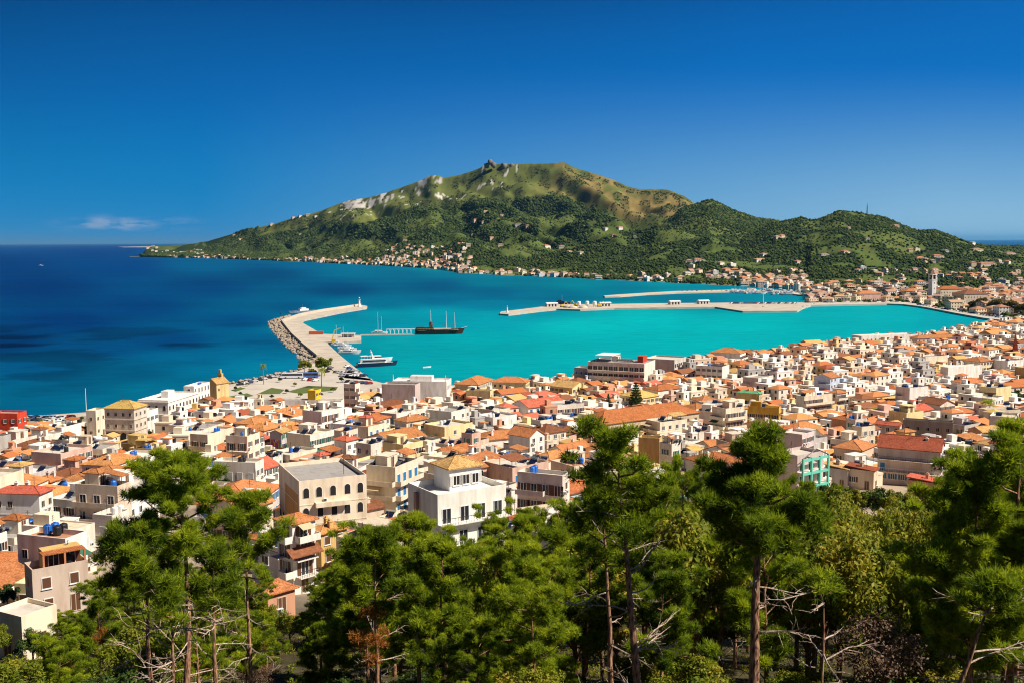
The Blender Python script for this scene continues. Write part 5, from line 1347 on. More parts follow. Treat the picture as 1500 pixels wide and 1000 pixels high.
mb = MB(); mb.tube([(-w / 2, -d / 2 - 1.6, h + .2), (0, -d / 2 - 1.6, h + 2.2), (w / 2, -d / 2 - 1.6, h + .2)], .14, k=4); mb.build('roof_truss', RAIL, o)
# big house at the right
o, w, d, h = lm(1296, 1378, 1403, 661, 9.5, 62, wall=(0.70, 0.58, 0.48), roof='gable', roofc='red brown', n=3, balcA=1.01, balcB=1.01, wstyle='blue', rise=2.6, wmax=8.5, vis=722, label='large three storey house with red brown gable roof and wraparound railed balconies', cat='house', name='large_house', mark='the large gabled house', **SP)
lm(1332, 1396, 1402, 622, 8, 66, wall=(0.34, 0.28, 0.22), roof='flat', n=2, deck='grey', wstyle='dark', extras=('plainroof',), label='bare grey brown concrete house above the large gabled house', cat='house', mark='the bare concrete house', **SP)
lm(1342, 1382, 1394, 709, 4, 55, wall='salmon', roof='shed', roofc='rose red', n=1, label='small pink roofed shed under the large gabled house', cat='shed', name='garden_shed', mark='the pink roofed shed', **SP)
lm(1250, 1280, 1292, 690, 5, 55, wall='brown' if False else 'beige', roof='shed', roofc='red brown', n=1, label='low shed with dark red lean-to roof left of the large gabled house', cat='shed', name='lean_to_shed', mark='the dark red shed', **SP)
lm(1216, 1242, 1252, 688, 5, 55, wall='grey', roof='shed', roofc='tan', n=1, label='low grey shed with sloping tan sheet roof', cat='shed', name='lean_to_shed', mark='the grey tan roofed shed', **SP)
lm(1291, 1318, 1330, 624, 7, 50, wall='lilac grey', roof='gable', roofc='rose red', n=2, label='lilac house with bright rose red gable roof near the palms', cat='house', mark='the lilac gabled house', **SP)
lm(1230, 1262, 1292, 660, 5.5, 50, wall='beige', roof='hip', roofc='orange', n=1, label='low house with broad spread orange roof above the mint green frame', cat='house', mark='the broad spread orange roof', **SP)
lm(1150, 1175, 1200, 640, 9, 48, wall=(0.72, 0.58, 0.54), roof='flat', n=3, winA=False, extras=('hut', 'plainroof'), label='pale pink block with stepped roof above the mint green frame', cat='apartment block', name='apartment_block', mark='the pale pink stepped block', **SP)
# lower left cluster
lm(-30, 57, 60, 724, 8.5, 83, wall='white', roof='hip', roofc='rose red', n=2, winA=True, wstyle='dark', maxwin=10, label='white house with rose red roof and a band of small upper windows', cat='house', mark='the white house with rose red roof', **SP)
o, w, d, h = lm(12, 112, 121, 778, 7.5, 74, wall='off-white', roof='flat', n=2, deck='cream', balcB=1.0, wstyle='pale', extras=('plainroof',), parapet=.3, label='broad house with empty cream flat roof and small roof room', cat='house', mark='the broad cream flat roof', **SP)
MB().box(-w * .2, w * .35, d * .1, d * .4, h, h + 1.9).build('roof_room', PLASTER, o, color=WALLS['cream'])
lm(3, 96, 108, 797, 8, 72, vis=840, wall='white', roof='flat', n=2, deck='terracotta', balcB=.7, wstyle='dark', extras=('blue', 'black', 'plainroof'), label='white house with clay red terrace, one blue and one black tank', cat='house', mark='the clay red terrace', **SP)
o, w, d, h = lm(22, 47, 108, 844, 5.6, 38, wall=(0.60, 0.46, 0.36), roof='flat', n=2, deck='terracotta', wstyle='closed', extras=('plainroof', 'black'), label='weathered house with open loggia under an orange tiled canopy', cat='house', mark='the weathered loggia house', **SP)
mb = MB(); mb.box(-w * .3, w * .48, -d * .45, -d * .0, h + 2.3, h + 2.45); mb.build('terrace_canopy', TILE, o, color=ROOFS['deep orange'])
for x in (-w * .28, w * .1, w * .46): MB().box(x - .12, x + .12, -d * .45, -d * .45 + .24, h, h + 2.3).build('canopy_post', PLASTER, o, color=(0.5, 0.2, 0.1))
MB().box(-w * .25, w * .44, -d * .02, d * .4, h, h + 2.6).build('upper_room', PLASTER, o, color=WALLS['ochre'])
for k in range(2): link('balcony_door', DOOR['brown'], o, (-w * .05 + k * w * .3, -d * .02, h + .05))
lm(-40, 32, 42, 921, 4, 62, vis=960, wall='cream', roof='flat', n=1, deck='pale', parapet=.5, extras=('plainroof',), label='pale terrace roof edge at the lowest corner of the town', cat='building', name='terrace_building', mark='the lowest pale terrace', **SP)
lm(94, 172, 178, 718, 10, 76, wall='beige', roof='flat', n=3, deck='pale', balcA=1.0, wstyle='plain', extras=('canopy', 'hut', 'blue'), label='stepped beige block with red canopy terrace and rooftop room', cat='apartment block', name='apartment_block', mark='the stepped beige block', **SP)
lm(118, 164, 173, 762, 7, 72, wall='off-white', roof='flat', n=2, balcA=1.0, wstyle='pale', extras=('white', 'plainroof'), label='off-white house with long awnings and white tanks beside the big left pine', cat='house', mark='the awning house', **SP)
o, w, d, h = lm(402, 428, 448, 768, 10.5, 46, wall='white', roof='hip', roofc='orange', n=4, wmax=6, dmax=6, balcB=.9, balcA=.5, wstyle='closed', label='narrow four storey house with terracotta hat roof and tile skirt', cat='house', name='narrow_house', mark='the narrow tall house', **SP)
mb = MB(); v = [(-w / 2 - 1.2, -d / 2 - 1.6, h - 4.6), (w / 2 + .3, -d / 2 - 1.6, h - 4.6), (w / 2 + .3, -d / 2, h - 3.6), (-w / 2 - 1.2, -d / 2, h - 3.6)]
mb.add(v + [(x, y, q + .15) for x, y, q in v], [(0, 3, 2, 1), (4, 5, 6, 7), (0, 1, 5, 4), (1, 2, 6, 5), (3, 0, 4, 7)]); mb.build('tile_skirt', TILE, o, color=ROOFS['brown'])
lm(368, 392, 416, 872, 3, 45, vis=880, wall='salmon', roof='hip', roofc='orange', n=1, label='low orange roof just showing over the left hand pines', cat='house', mark='the low orange roof in the pines', **SP)
lm(446, 470, 500, 782, 6, 45, wall='ochre', roof='hip', roofc='pale orange', n=2, label='small ochre house with pale orange roof beside the narrow tall house', cat='house', mark='the small ochre house', **SP)
lm(505, 528, 556, 748, 5, 40, wall='beige', roof='gable', roofc='brown', n=1, label='low brown gabled house right of the white yard', cat='house', mark='the low brown gable', **SP)
# wall painting
o, w, d, h = lm(388, 412, 418, 634, 9, 74, vis=664, wall='lilac grey', roof='gable', roofc='tan', n=3, winA=False, label='narrow house with a bright multicoloured mural on its wall', cat='house', name='mural_house', mark='the mural house', **SP)
mb = MB(); rm_ = random.Random(8); mural = []
cols = [(0.75, 0.05, 0.05), (0.85, 0.55, 0.02), (0.55, 0.05, 0.25), (0.05, 0.12, 0.45), (0.85, 0.2, 0.02), (0.1, 0.35, 0.2), (0.7, 0.7, 0.6)]
nn = 14; dy = d * .84 / nn
for k in range(nn):
    zc = 0.6
    while zc < 6.6:
        hh = rm_.uniform(.7, 2.4); y0 = -d * .42 + k * dy
        mb.box(-w / 2 - .06, -w / 2 + .02, y0, y0 + dy * .98, zc, min(6.9, zc + hh) - .02, col=rm_.choice(cols)); zc += hh
mb.build('mural', FARWALL, o)
lm(806, 838, 862, 568, 7, 50, wall='pale yellow', roof='gable', roofc='tan', n=2, winA=True, label='cream gabled hall with yellow tan roof near the harbourfront hotel', cat='building', name='gabled_hall', mark='the tan gabled hall', **SP)
lm(910, 940, 968, 583, 7, 42, wall='pale yellow', roof='hip', roofc='yellow', n=2, label='building with bright yellow roof behind the tall conifer', cat='building', name='yellow_roofed_building', mark='the bright yellow roof', **SP)
lm(500, 520, 524, 565, 14, 72, wall='off-white', roof='flat', n=4, winB=True, balcB=1.0, wstyle='brown', label='slim tall off-white block with dark side balconies near the pier', cat='apartment block', name='apartment_block', mark='the slim block near the pier', **SP)
lm(448, 462, 466, 574, 9, 74, wall=(0.75, 0.48, 0.03), roof='flat', n=3, winA=False, extras=('plainroof',), label='bright yellow narrow house before the white colonnade', cat='house', mark='the bright yellow narrow house', **SP)

# ------------------------------------------------------------------ the rest of the town
SQUARE = [P(u, v, 1.6) for u, v in [(298, 590), (312, 578), (330, 567), (400, 552), (445, 545), (480, 545), (545, 555), (548, 562), (520, 590), (500, 602), (350, 604)]]
PLAZA = [P(u, v, 1.6) for u, v in [(135, 668), (215, 668), (250, 650), (262, 628), (205, 630), (150, 648)]]
PIER = [P(u, v, 1.6) for u, v in [(420, 552), (436, 541), (452, 533), (505, 523), (550, 557), (530, 566), (440, 560)]]
STREETL = [P(u, v, 1.6) for u, v in [(112, 640), (122, 640), (132, 655), (115, 655)]]
COASTL = [(c.x, c.y) for c in COAST]
def town_angle(u, rg):
    return R(interp(u, [(0, 80), (330, 76), (560, 56), (800, 42), (1000, 36), (1500, 32)])) + rg.gauss(0, R(7))
TREE_LIM = [(-100, 905), (0, 905), (110, 905), (125, 850), (150, 800), (190, 790), (215, 700), (240, 665), (300, 665), (325, 735), (390, 770), (395, 870), (452, 870), (462, 805), (500, 790), (560, 790), (640, 800), (690, 815), (715, 780), (850, 770), (870, 690), (950, 690), (970, 705), (1050, 705), (1075, 650), (1150, 650), (1180, 705), (1300, 705), (1400, 710), (1410, 690), (1460, 670), (1500, 640), (1600, 620)]
SKYL = [(-100, 618), (60, 618), (122, 616), (190, 602), (240, 582), (300, 574), (345, 580), (520, 577), (560, 570), (650, 562), (720, 558), (800, 550), (850, 543), (950, 530), (1000, 519), (1100, 508), (1150, 500), (1250, 490), (1340, 488), (1400, 478), (1500, 462), (1600, 455)]
def fill_town():
    rg = random.Random(21)
    rows = []
    st = 3.0
    cand = []
    y = 140.0
    while y < 1010:
        x = -0.56 * y - 10
        while x < 0.56 * y + 10:
            cand.append((x + rg.uniform(-1.5, 1.5), y + rg.uniform(-1.5, 1.5))); x += st
        y += st
    rg.shuffle(cand)
    cx = np.array([c[0] for c in cand]); cy = np.array([c[1] for c in cand])
    ok = in_poly(cx, cy, LANDPOLY) & (dist_poly(cx, cy, COASTL) > 17) & ~in_poly(cx, cy, SQUARE) & ~in_poly(cx, cy, PLAZA) & ~in_poly(cx, cy, PIER) & ~in_poly(cx, cy, STREETL)
    ok &= (cy < 640 + 0.9 * np.maximum(cx, 0)) 
    cand = [c for c, k in zip(cand, ok) if k]
    cell = {}
    def near(x, y):
        i, j = int(x // 20), int(y // 20)
        for a in range(i - 2, i + 3):
            for b in range(j - 2, j + 3):
                yield from cell.get((a, b), ())
    for o in OCC: cell.setdefault((int(o[0] // 20), int(o[1] // 20)), []).append(o)
    big = [o for o in OCC if max(o[3], o[4]) > 30]
    plots = []
    for phase in (0, 1, 2):
        for x, y in cand:
            u, v = proj(x, y, ground(x, y))
            if u < -60 or u > 1560: continue
            a = town_angle(u, rg)
            if phase == 0: w, d = (rg.uniform(7.5, 13), rg.uniform(6.5, 10)) if rg.random() < .8 else (rg.uniform(13, 21), rg.uniform(8, 12))
            elif phase == 1: w, d = rg.uniform(4.2, 6.5), rg.uniform(4, 6)
            else:
                if y < 240: continue
                w, d = rg.uniform(2.2, 4.2), rg.uniform(2.0, 3.6)
            A = (x, y, a, w, d)
            gap = (1.3, 0.5, 0.25)[phase]
            if any(obb_hit(A, B, gap) for B in near(x, y)) or any(obb_hit(A, B, gap) for B in big): continue
            z = max(ground(x, y), 1.5); dist = math.hypot(x, y)
            n = rg.choices((1, 2, 3, 4), ((10, 48, 32, 10), (45, 45, 10, 0), (80, 20, 0, 0))[phase])[0]
            if y > 560 and n > 3: n = 3
            yn = y - 0.5 * (w + d) * 0.7
            half = 0.75 * max(w, d) * FOC / y
            while n > 0:
                h = n * rg.uniform(2.9, 3.2)
                vt = proj(x, y, z + h + (1.2 if n < 3 else 2.2))[1]
                if vt < interp(u, SKYL): n -= 1; continue
                bad = False
                if vt > interp(u, TREE_LIM) - 10: bad = 'hid'; break
                for (k0, k1, vb, kd) in KEEP:
                    if kd > dist and u + half * 0.8 > k0 and u - half * 0.8 < k1 and vt < vb - 8: bad = True; break
                if not bad: break
                n -= 1
            if n == 0 or bad == 'hid': continue
            cell.setdefault((int(x // 20), int(y // 20)), []).append(A)
            plots.append((w * h * 1e6 / (y * y), x, y, a, w, d, h, n, z, u, phase))
    plots.sort(key=lambda p: -p[0])
    print('plots', len(plots), 'specials', len(OCC))
    nfull = 300 - sum(1 for q in HOUSES if q['o'].name.startswith(('town_house', 'apartment')))
    for i, (s, x, y, a, w, d, h, n, z, u, phase) in enumerate(plots):
        wall = rg.choices(list(WALLS), (34, 22, 4, 3, 4, 2, 6, 4, 1, 10, 0, 24))[0]
        tiled = rg.random() < (0.36 if y < 330 else 0.46)
        roof = rg.choices(('hip', 'gable', 'shed'), (55, 35, 10))[0] if tiled else 'flat'
        roofc = rg.choices(list(ROOFS), (30, 18, 13, 13, 6, 5, 16, 2, 0))[0]
        if i < nfull:
            bal = 0.0
            if n >= 2 and phase == 0: bal = rg.choice((0, 0, .5, .7, 1.0, 1.0)) if roof != 'flat' else rg.choice((.5, 1.0, 1.01, 1.0, 1.01))
            front = rg.random() < 0.5 if u > 450 else False
            big_ = (n >= 3 and roof == 'flat')
            house(x, y, a, w, d, h, wall=wall, roof=roof, roofc=roofc, n=n, seed=i, z=z, deck=rg.choices(list(DECKS), (40, 25, 14, 12, 9))[0],
                  balcB=bal if front or (u > 450 and rg.random() < .4) else 0.0, balcA=0.0 if front else bal, winA=(not front) or rg.random() < 0.55, winB=rg.random() < (0.92 if u > 450 else 0.45), maxwin=18 if y < 300 else 14 if y < 450 else 10,
                  name='apartment_block' if big_ else 'town_house', cat='apartment block' if big_ else 'house')
        else:
            far_house(x, y, a, w, d, h, z, WALLS[wall], ROOFS[roofc], roof if roof != 'shed' else 'gable')
fill_town()

# paved square by the sea, with lawns
def ground_patch(name, pts, dz, mat, kind='structure'):
    mb = MB(); mb.add([(p[0], p[1], 1.6 + dz) for p in pts], [tuple(range(len(pts)))])
    o = mb.build(name, mat); bm = bmesh.new(); bm.from_mesh(o.data); bmesh.ops.triangulate(bm, faces=bm.faces[:])
    for f in bm.faces:
        if f.normal.z < 0: f.normal_flip()
    bm.to_mesh(o.data); bm.free(); return struct(o, kind)
ground_patch('paved_square', SQUARE, 0.30, PAVE)
ground_patch('plaza_paving', [(p.x, p.y) for p in PLAZA], 1.0 + 0.6, PAVE)
for q in ([(330, 582), (362, 576), (372, 580), (335, 587)], [(375, 578), (398, 568), (417, 571), (410, 577)], [(420, 574), (452, 565), (495, 567), (492, 572), (440, 577)], [(338, 572), (352, 567), (360, 569), (345, 574)]):
    ground_patch('lawn', [P(u, v, 1.6) for u, v in q], 0.308, GRASS, 'stuff')

# ------------------------------------------------------------------ far town, shore villages and hill villas
def far_ground(x, y):
    a = np.array([x / y]); D = np.array([y]); return float(far_z(a, D)[0][0])
FARC = [(0.72, 0.60, 0.44), (0.76, 0.70, 0.60), (0.68, 0.52, 0.38), (0.74, 0.64, 0.44), (0.64, 0.48, 0.36), (0.74, 0.70, 0.64)]
FARR = [(0.44, 0.20, 0.10), (0.42, 0.20, 0.12), (0.5, 0.30, 0.17), (0.48, 0.21, 0.09), (0.40, 0.23, 0.16)]
def fill_far():
    rg = random.Random(77)
    taken = []
    def free(x, y, r):
        for q in taken:
            if (q[0] - x) ** 2 + (q[1] - y) ** 2 < (q[2] + r) ** 2: return False
        return True
    zones = [  # u range, depth beyond shore (min, max), number, size
        (1195, 1500, 25, 420, 125, (9, 15)), (1240, 1520, 380, 900, 50, (9, 15)), (1090, 1220, 10, 260, 80, (11, 18)), (1000, 1200, 200, 520, 30, (11, 17)), (1330, 1540, 850, 1700, 45, (10, 16)),
        (470, 690, 8, 230, 150, (9, 15)), (560, 690, 120, 620, 90, (9, 15)), (300, 480, 6, 170, 60, (9, 15)), (235, 330, 4, 60, 22, (11, 18)), (690, 1000, 10, 170, 48, (9, 16)), (215, 300, 250, 420, 26, (12, 18)), (1440, 1540, 30, 600, 70, (9, 15))]
    total = 0
    for u0, u1, d0, d1, n, sz in zones:
        k = 0
        for _ in range(n * 6):
            if k >= n: break
            u = rg.uniform(u0, u1); az = A_OF(u); D0 = float(interp(az, SH)); D = D0 + d0 + (d1 - d0) * rg.random() ** 1.3
            if u > 1440 and D < 1000 + (u - 1440) * 1.0: continue
            x, y = az * D, D
            w = rg.uniform(*sz); d = rg.uniform(9, 13)
            if not free(x, y, w * .55): continue
            taken.append((x, y, w * .55)); k += 1; total += 1
            h = 3.1 * rg.choice((1, 2, 2, 2, 3)) * (1.0 if D < 3000 else 1.1)
            far_house(x, y, R(rg.choice((5, 20, 35, 60))) + rg.gauss(0, .1), w, d, h, max(0.6, far_ground(x, y)) - 0.2, rg.choice(FARC), rg.choice(FARR), rg.choice(('hip', 'gable', 'flat', 'hip', 'flat')), D < 2200)
    print('far houses', total)
fill_far()
struct(FAR.build('distant_houses', FARWALL), 'stuff')
def villa(u, v, w, label, roofc=(0.5, 0.19, 0.08), wall=(0.74, 0.66, 0.56), h=6.5, group='villas on the mountain slopes', wings=1):
    az, sl = pix(u, v)
    D0 = float(interp(az, SH)); Ds = np.arange(D0 + 5, 6300, 6.0); zs = far_z(np.full(Ds.shape, az), Ds)[0]; los = EYE + sl * Ds
    hit = np.nonzero(zs >= los)[0]; D = Ds[hit[0]] if len(hit) else D0 + 400
    z = float(far_z(np.array([az]), np.array([D]))[0][0])
    w = w * D / FOC
    rg = random.Random(int(u * 31 + v)); a = R(rg.uniform(0, 50)); d = min(w, 14) * 0.8
    mb = MB(); mb.box(-w / 2, w / 2, -d / 2, d / 2, -8, h)
    for k in range(wings - 1): mb.box(w / 2 + k * 9, w / 2 + 8 + k * 9, -d / 2 + 2, d / 2 + 2, -8, h - 2)
    o = mb.build('hillside_villa', PLASTER, None, (az * D, D, z), a, color=wall); tag(o, label, 'villa', group)
    rb = MB(); hip_roof(rb, w, d, h, min(w, d) * .2)
    for k in range(wings - 1): 
        s_ = MB(); hip_roof(s_, 8, d, h - 2, 2); rb.add([(x + w / 2 + 4 + k * 9, y + 2, zz) for x, y, zz in s_.v], s_.f)
    rb.build('roof', TILE, o, color=roofc)
    mb = MB()
    for k in range(max(2, int(w / 4))):
        x = -w / 2 + w * (k + .5) / max(2, int(w / 4)); link('window', WIN['wide'], o, (x, -d / 2, 3.4 if h > 5 else .9), 0, None, (1.2, 1, 1.2))
VILLAS = [(344, 346, 6, 'white villa alone on the low western spur'), (352, 352, 5, 'small pale villa just below the spur villa'), (398, 330, 5, 'white villa on the western skyline ridge'), (430, 320, 6, 'cluster villa high on the western ridge, lower end'), (440, 318, 6, 'cluster villa high on the western ridge, middle'), (452, 316, 7, 'cluster villa high on the western ridge, upper end'), (463, 318, 6, 'villa set just below the western ridge cluster'),
          (440, 345, 5, 'villa in dark woods halfway down the western slope'), (500, 303, 4, 'tiny hut beside the quarry scar'), (697, 325, 9, 'long pale villa amid woods high on the middle slope'), (709, 327, 7, 'villa right beside the long pale slope villa'), (712, 312, 8, 'white villa highest in the woods under the grass'), (735, 318, 6, 'villa at the upper wood edge under the summit'), (760, 331, 11, 'wide pale villa compound at the foot of the brown spurs'), (773, 333, 6, 'small villa just right of the wide compound'), (694, 347, 8, 'villa in the mid woods above the shore village'), (720, 350, 6, 'pale villa among mid slope trees'), (733, 361, 8, 'white walled villa above the shore orchard'), (800, 363, 10, 'long low white villa amid green terraces'), (823, 364, 9, 'second long white villa amid green terraces'), (834, 372, 7, 'small white house on the green field terrace'), (850, 373, 9, 'gabled tan farmhouse on the field terrace'), (887, 337, 7, 'pale villa high on the eastern middle slope'), (908, 337, 8, 'cream villa pair high on the eastern slope'), (899, 347, 6, 'orange roofed villa below the eastern slope pair'), (930, 350, 5, 'tiny villa in the dark eastern woods'), (1022, 384, 12, 'orange roofed farmhouse alone above the marina shore'), (1118, 376, 14, 'tall pale house at the top of the marina hamlet'), (1112, 384, 20, 'wide tan house below the tall pale hamlet house'), (1145, 348, 9, 'white house on the wooded saddle'), (1138, 350, 9, 'brown roofed house on the wooded saddle'), (1168, 387, 9, 'orange roofed house at the foot of the wooded hill'), (1207, 377, 12, 'white long house left of the earth cutting'), (1237, 372, 10, 'tall tan house standing over the earth cutting'), (1312, 333, 9, 'white villa near the hilltop right of the mast'), (1243, 336, 5, 'small pale villa beneath the hilltop'), (1270, 352, 6, 'villa beside the bright hill meadow'), (1372, 378, 13, 'salmon house at the town edge beneath the low hill'), (1430, 368, 14, 'orange roofed villa on the far plain'), (1424, 358, 12, 'white villa on the far plain skyline'), (1478, 374, 16, 'wide house on the right edge of the plain'), (1444, 390, 26, 'long tan block among trees on the plain')]
for v_ in VILLAS: villa(v_[0], v_[1], v_[2], v_[3], wings=2 if v_[2] > 9 else 1, roofc=random.Random(int(v_[0])).choice(FARR), wall=random.Random(int(v_[1])).choice(FARC))

def far_thing_at(u, v, z=1.8): 
    p = P(u, v, z); return p
# campanile with pointed top
p = P(1365, 441, 2.0)
t = thing('bell_tower', 'tall white square bell tower with pointed top over the far town', 'bell tower', p, R(20))
MB().box(-3.4, 3.4, -3.4, 3.4, -2, 27).build('shaft', PLASTER, t, color=(0.78, 0.74, 0.68))
mb = MB(); mb.box(-3.9, 3.9, -3.9, 3.9, 27, 27.8); mb.box(-3.9, 3.9, -3.9, 3.9, 33, 33.8)
for x in (-3, 3):
    for y in (-3, 3): mb.box(x - .6, x + .6, y - .6, y + .6, 27.8, 33)
mb.box(-2, 2, -2, 2, 27.8, 33, 1); mb.build('belfry', [PLASTER, DARK], t, color=(0.78, 0.74, 0.68))  # dark core paints the shade inside the open belfry
MB().lathe([(4.2, 33.8), (3.2, 36), (0.1, 42)], k=4).build('spire', TILE, t, color=(0.6, 0.33, 0.22))
for zz in (8, 15, 22): link('window', WIN['arch'], t, (0, -3.4, zz))
def far_block(u0, u1, vb, h, label, wall, roofc, name, cat, a=8, depth=18, roof='hip', n=2, wins=True):
    p0, p1 = P(u0, vb, 2.0), P(u1, vb, 2.0); c = (p0 + p1) / 2; w = (p1 - p0).length
    house(c.x, c.y + depth / 2, R(a), w, depth, h, wall=wall, roof=roof, roofc=roofc, n=n, z=2.0, label=label, cat=cat, name=name, group=None, seed=int(u0), winA=False, wstyle='dark', maxwin=14, extras=('plainroof',))
far_block(1255, 1290, 441, 9, 'pink two storey mansion with orange roof on the far promenade', 'pink', 'orange', 'pink_mansion', 'mansion')
far_block(1374, 1410, 441, 15, 'long church with orange roof beside the white bell tower', 'cream', 'deep orange', 'church', 'church', n=2)
far_block(1408, 1446, 447, 13, 'large building with dark brown roof right of the orange roofed church', 'beige', 'brown', 'brown_roofed_building', 'building', depth=26)
far_block(1325, 1345, 438, 10, 'cream block with orange roof left of the white bell tower', 'cream', 'orange', 'shore_block', 'building')
far_block(1222, 1240, 440, 5, 'low tan kiosk building with orange roof near the marina', 'cream', 'tan', 'kiosk', 'kiosk', depth=8, n=1)

# summit rock, mast, red church spire
az, sl = pix(718, 240); D = 5215.0; z = EYE + sl * D
rngs = np.random.default_rng(2)
V, F = blobs(np.array([[az * D, D, z + 7], [az * D + 16, D, z - 6], [az * D - 16, D + 8, z - 10], [az * D + 70, D, z - 16], [az * D + 110, D, z - 18]]), np.array([13.0, 14.0, 14.0, 17.0, 16.0]), rngs, 1.15, 0.22, ICO2_V, ICO2_F)
tag(link('summit_rock', tri_mesh('summit_rock', V, F, simple('summit_grey_rock', (0.16, 0.14, 0.12), var=0.4, scale=0.05))), 'dark craggy rock crowning the mountain summit', 'rock')
az, sl = pix(1270, 316); D = 3255.0; z = float(far_z(np.array([az]), np.array([D]))[0][0])
t = thing('radio_mast', 'thin radio mast standing on the wooded hilltop', 'mast', (az * D, D, z - 2))
mb = MB()
for k in range(3):
    q = k * 2.09; mb.tube([(2.2 * math.cos(q), 2.2 * math.sin(q), 0), (.7 * math.cos(q), .7 * math.sin(q), 32)], [.55, .4], k=4)
for zz in range(3, 32, 4): mb.lathe([(2.1 - zz * .045, zz), (2.1 - zz * .045, zz + .4)], k=3)
mb.build('lattice', RAIL, t)
MB().tube([(0, 0, 31), (0, 0, 40)], .4, k=4).build('antenna', RAIL, t)
x, y, _ = land_at(1486, 535, 0); p = P(1486, 535, 1.6)
t = thing('red_spire_church', 'small chapel tower with slender rust red spire at the right edge of town', 'church', p, R(30))
MB().box(-2, 2, -2, 2, -3, 9).build('tower', PLASTER, t, color=WALLS['beige'])
MB().lathe([(2.5, 9), (1.9, 10), (0.1, 21)], k=4).build('spire', TILE, t, color=(0.33, 0.06, 0.03))
p = P(126.5, 602, 1.7)
t = thing('flagpole', 'white flagpole on the seafront beside the cream church', 'flagpole', p)
MB().tube([(0, 0, 0), (0, 0, 11)], [.16, .08], k=5).build('pole', WHITEMETAL, t)
MB().lathe([(.5, 0), (.4, .6)], k=8).build('base', STONE, t)
# ------------------------------------------------------------------ trees
def unit(v): return v / np.maximum(np.linalg.norm(v, axis=-1, keepdims=True), 1e-9)
def needles(centres, radii, rng, per, k, ln, wd, flat=0.75, tint0=None, up=0.7):
    """tufts of needle shaped triangles spread through clumps"""
    C = np.repeat(centres, per, 0); Rr = np.repeat(radii, per)
    n = len(C)
    off = unit(rng.normal(size=(n, 3))) * (rng.random((n, 1)) ** 0.45)
    off[:, 2] *= flat
    P0 = C + off * Rr[:, None]
    ax = unit(off + np.array([0, 0, up]) + rng.normal(size=(n, 3)) * 0.35)
    T0 = np.repeat(tint0 if tint0 is not None else np.full(len(centres), 0.5), per) + rng.normal(0, 0.13, n) + 0.22 * (off[:, 2] / flat)  # random tone, plus light from above painted in: clump tops lighter, undersides darker
    Pn = np.repeat(P0, k, 0); A = unit(np.repeat(ax, k, 0) + rng.normal(size=(n * k, 3)) * 0.55)
    L = ln * rng.uniform(0.6, 1.25, (n * k, 1))
    S = unit(np.cross(A, rng.normal(size=(n * k, 3)))) * wd * rng.uniform(0.7, 1.3, (n * k, 1))
    V = np.stack([Pn - S, Pn + S, Pn + A * L], 1).reshape(-1, 3)
    F = np.arange(len(V)).reshape(-1, 3)
    return V, F, np.repeat(T0, k) + rng.normal(0, 0.06, n * k)
def leaves(centres, radii, rng, per, sz, flat=0.85, tint0=None):
    C = np.repeat(centres, per, 0); Rr = np.repeat(radii, per); n = len(C)
    off = unit(rng.normal(size=(n, 3))) * (rng.random((n, 1)) ** 0.4); off[:, 2] *= flat
    P0 = C + off * Rr[:, None]
    nrm = unit(off + rng.normal(size=(n, 3)) * 0.6 + np.array([0, 0, .4]))
    t = unit(np.cross(nrm, rng.normal(size=(n, 3)))); b = np.cross(nrm, t)
    s = sz * rng.uniform(0.6, 1.3, (n, 1))
    V = np.stack([P0 - t * s, P0 - b * s * .5, P0 + t * s, P0 + b * s * .5], 1).reshape(-1, 3)
    F = np.arange(len(V)).reshape(-1, 4)
    T = np.repeat(tint0 if tint0 is not None else np.full(len(centres), 0.5), per) + rng.normal(0, 0.15, n) + 0.2 * off[:, 2]  # random leaf tone, with top light painted in by height within each clump
    return V, F, T
def path_at(pts, t):
    t = t * (len(pts) - 1); i = min(int(t), len(pts) - 2); f = t - i
    return pts[i] * (1 - f) + pts[i + 1] * f
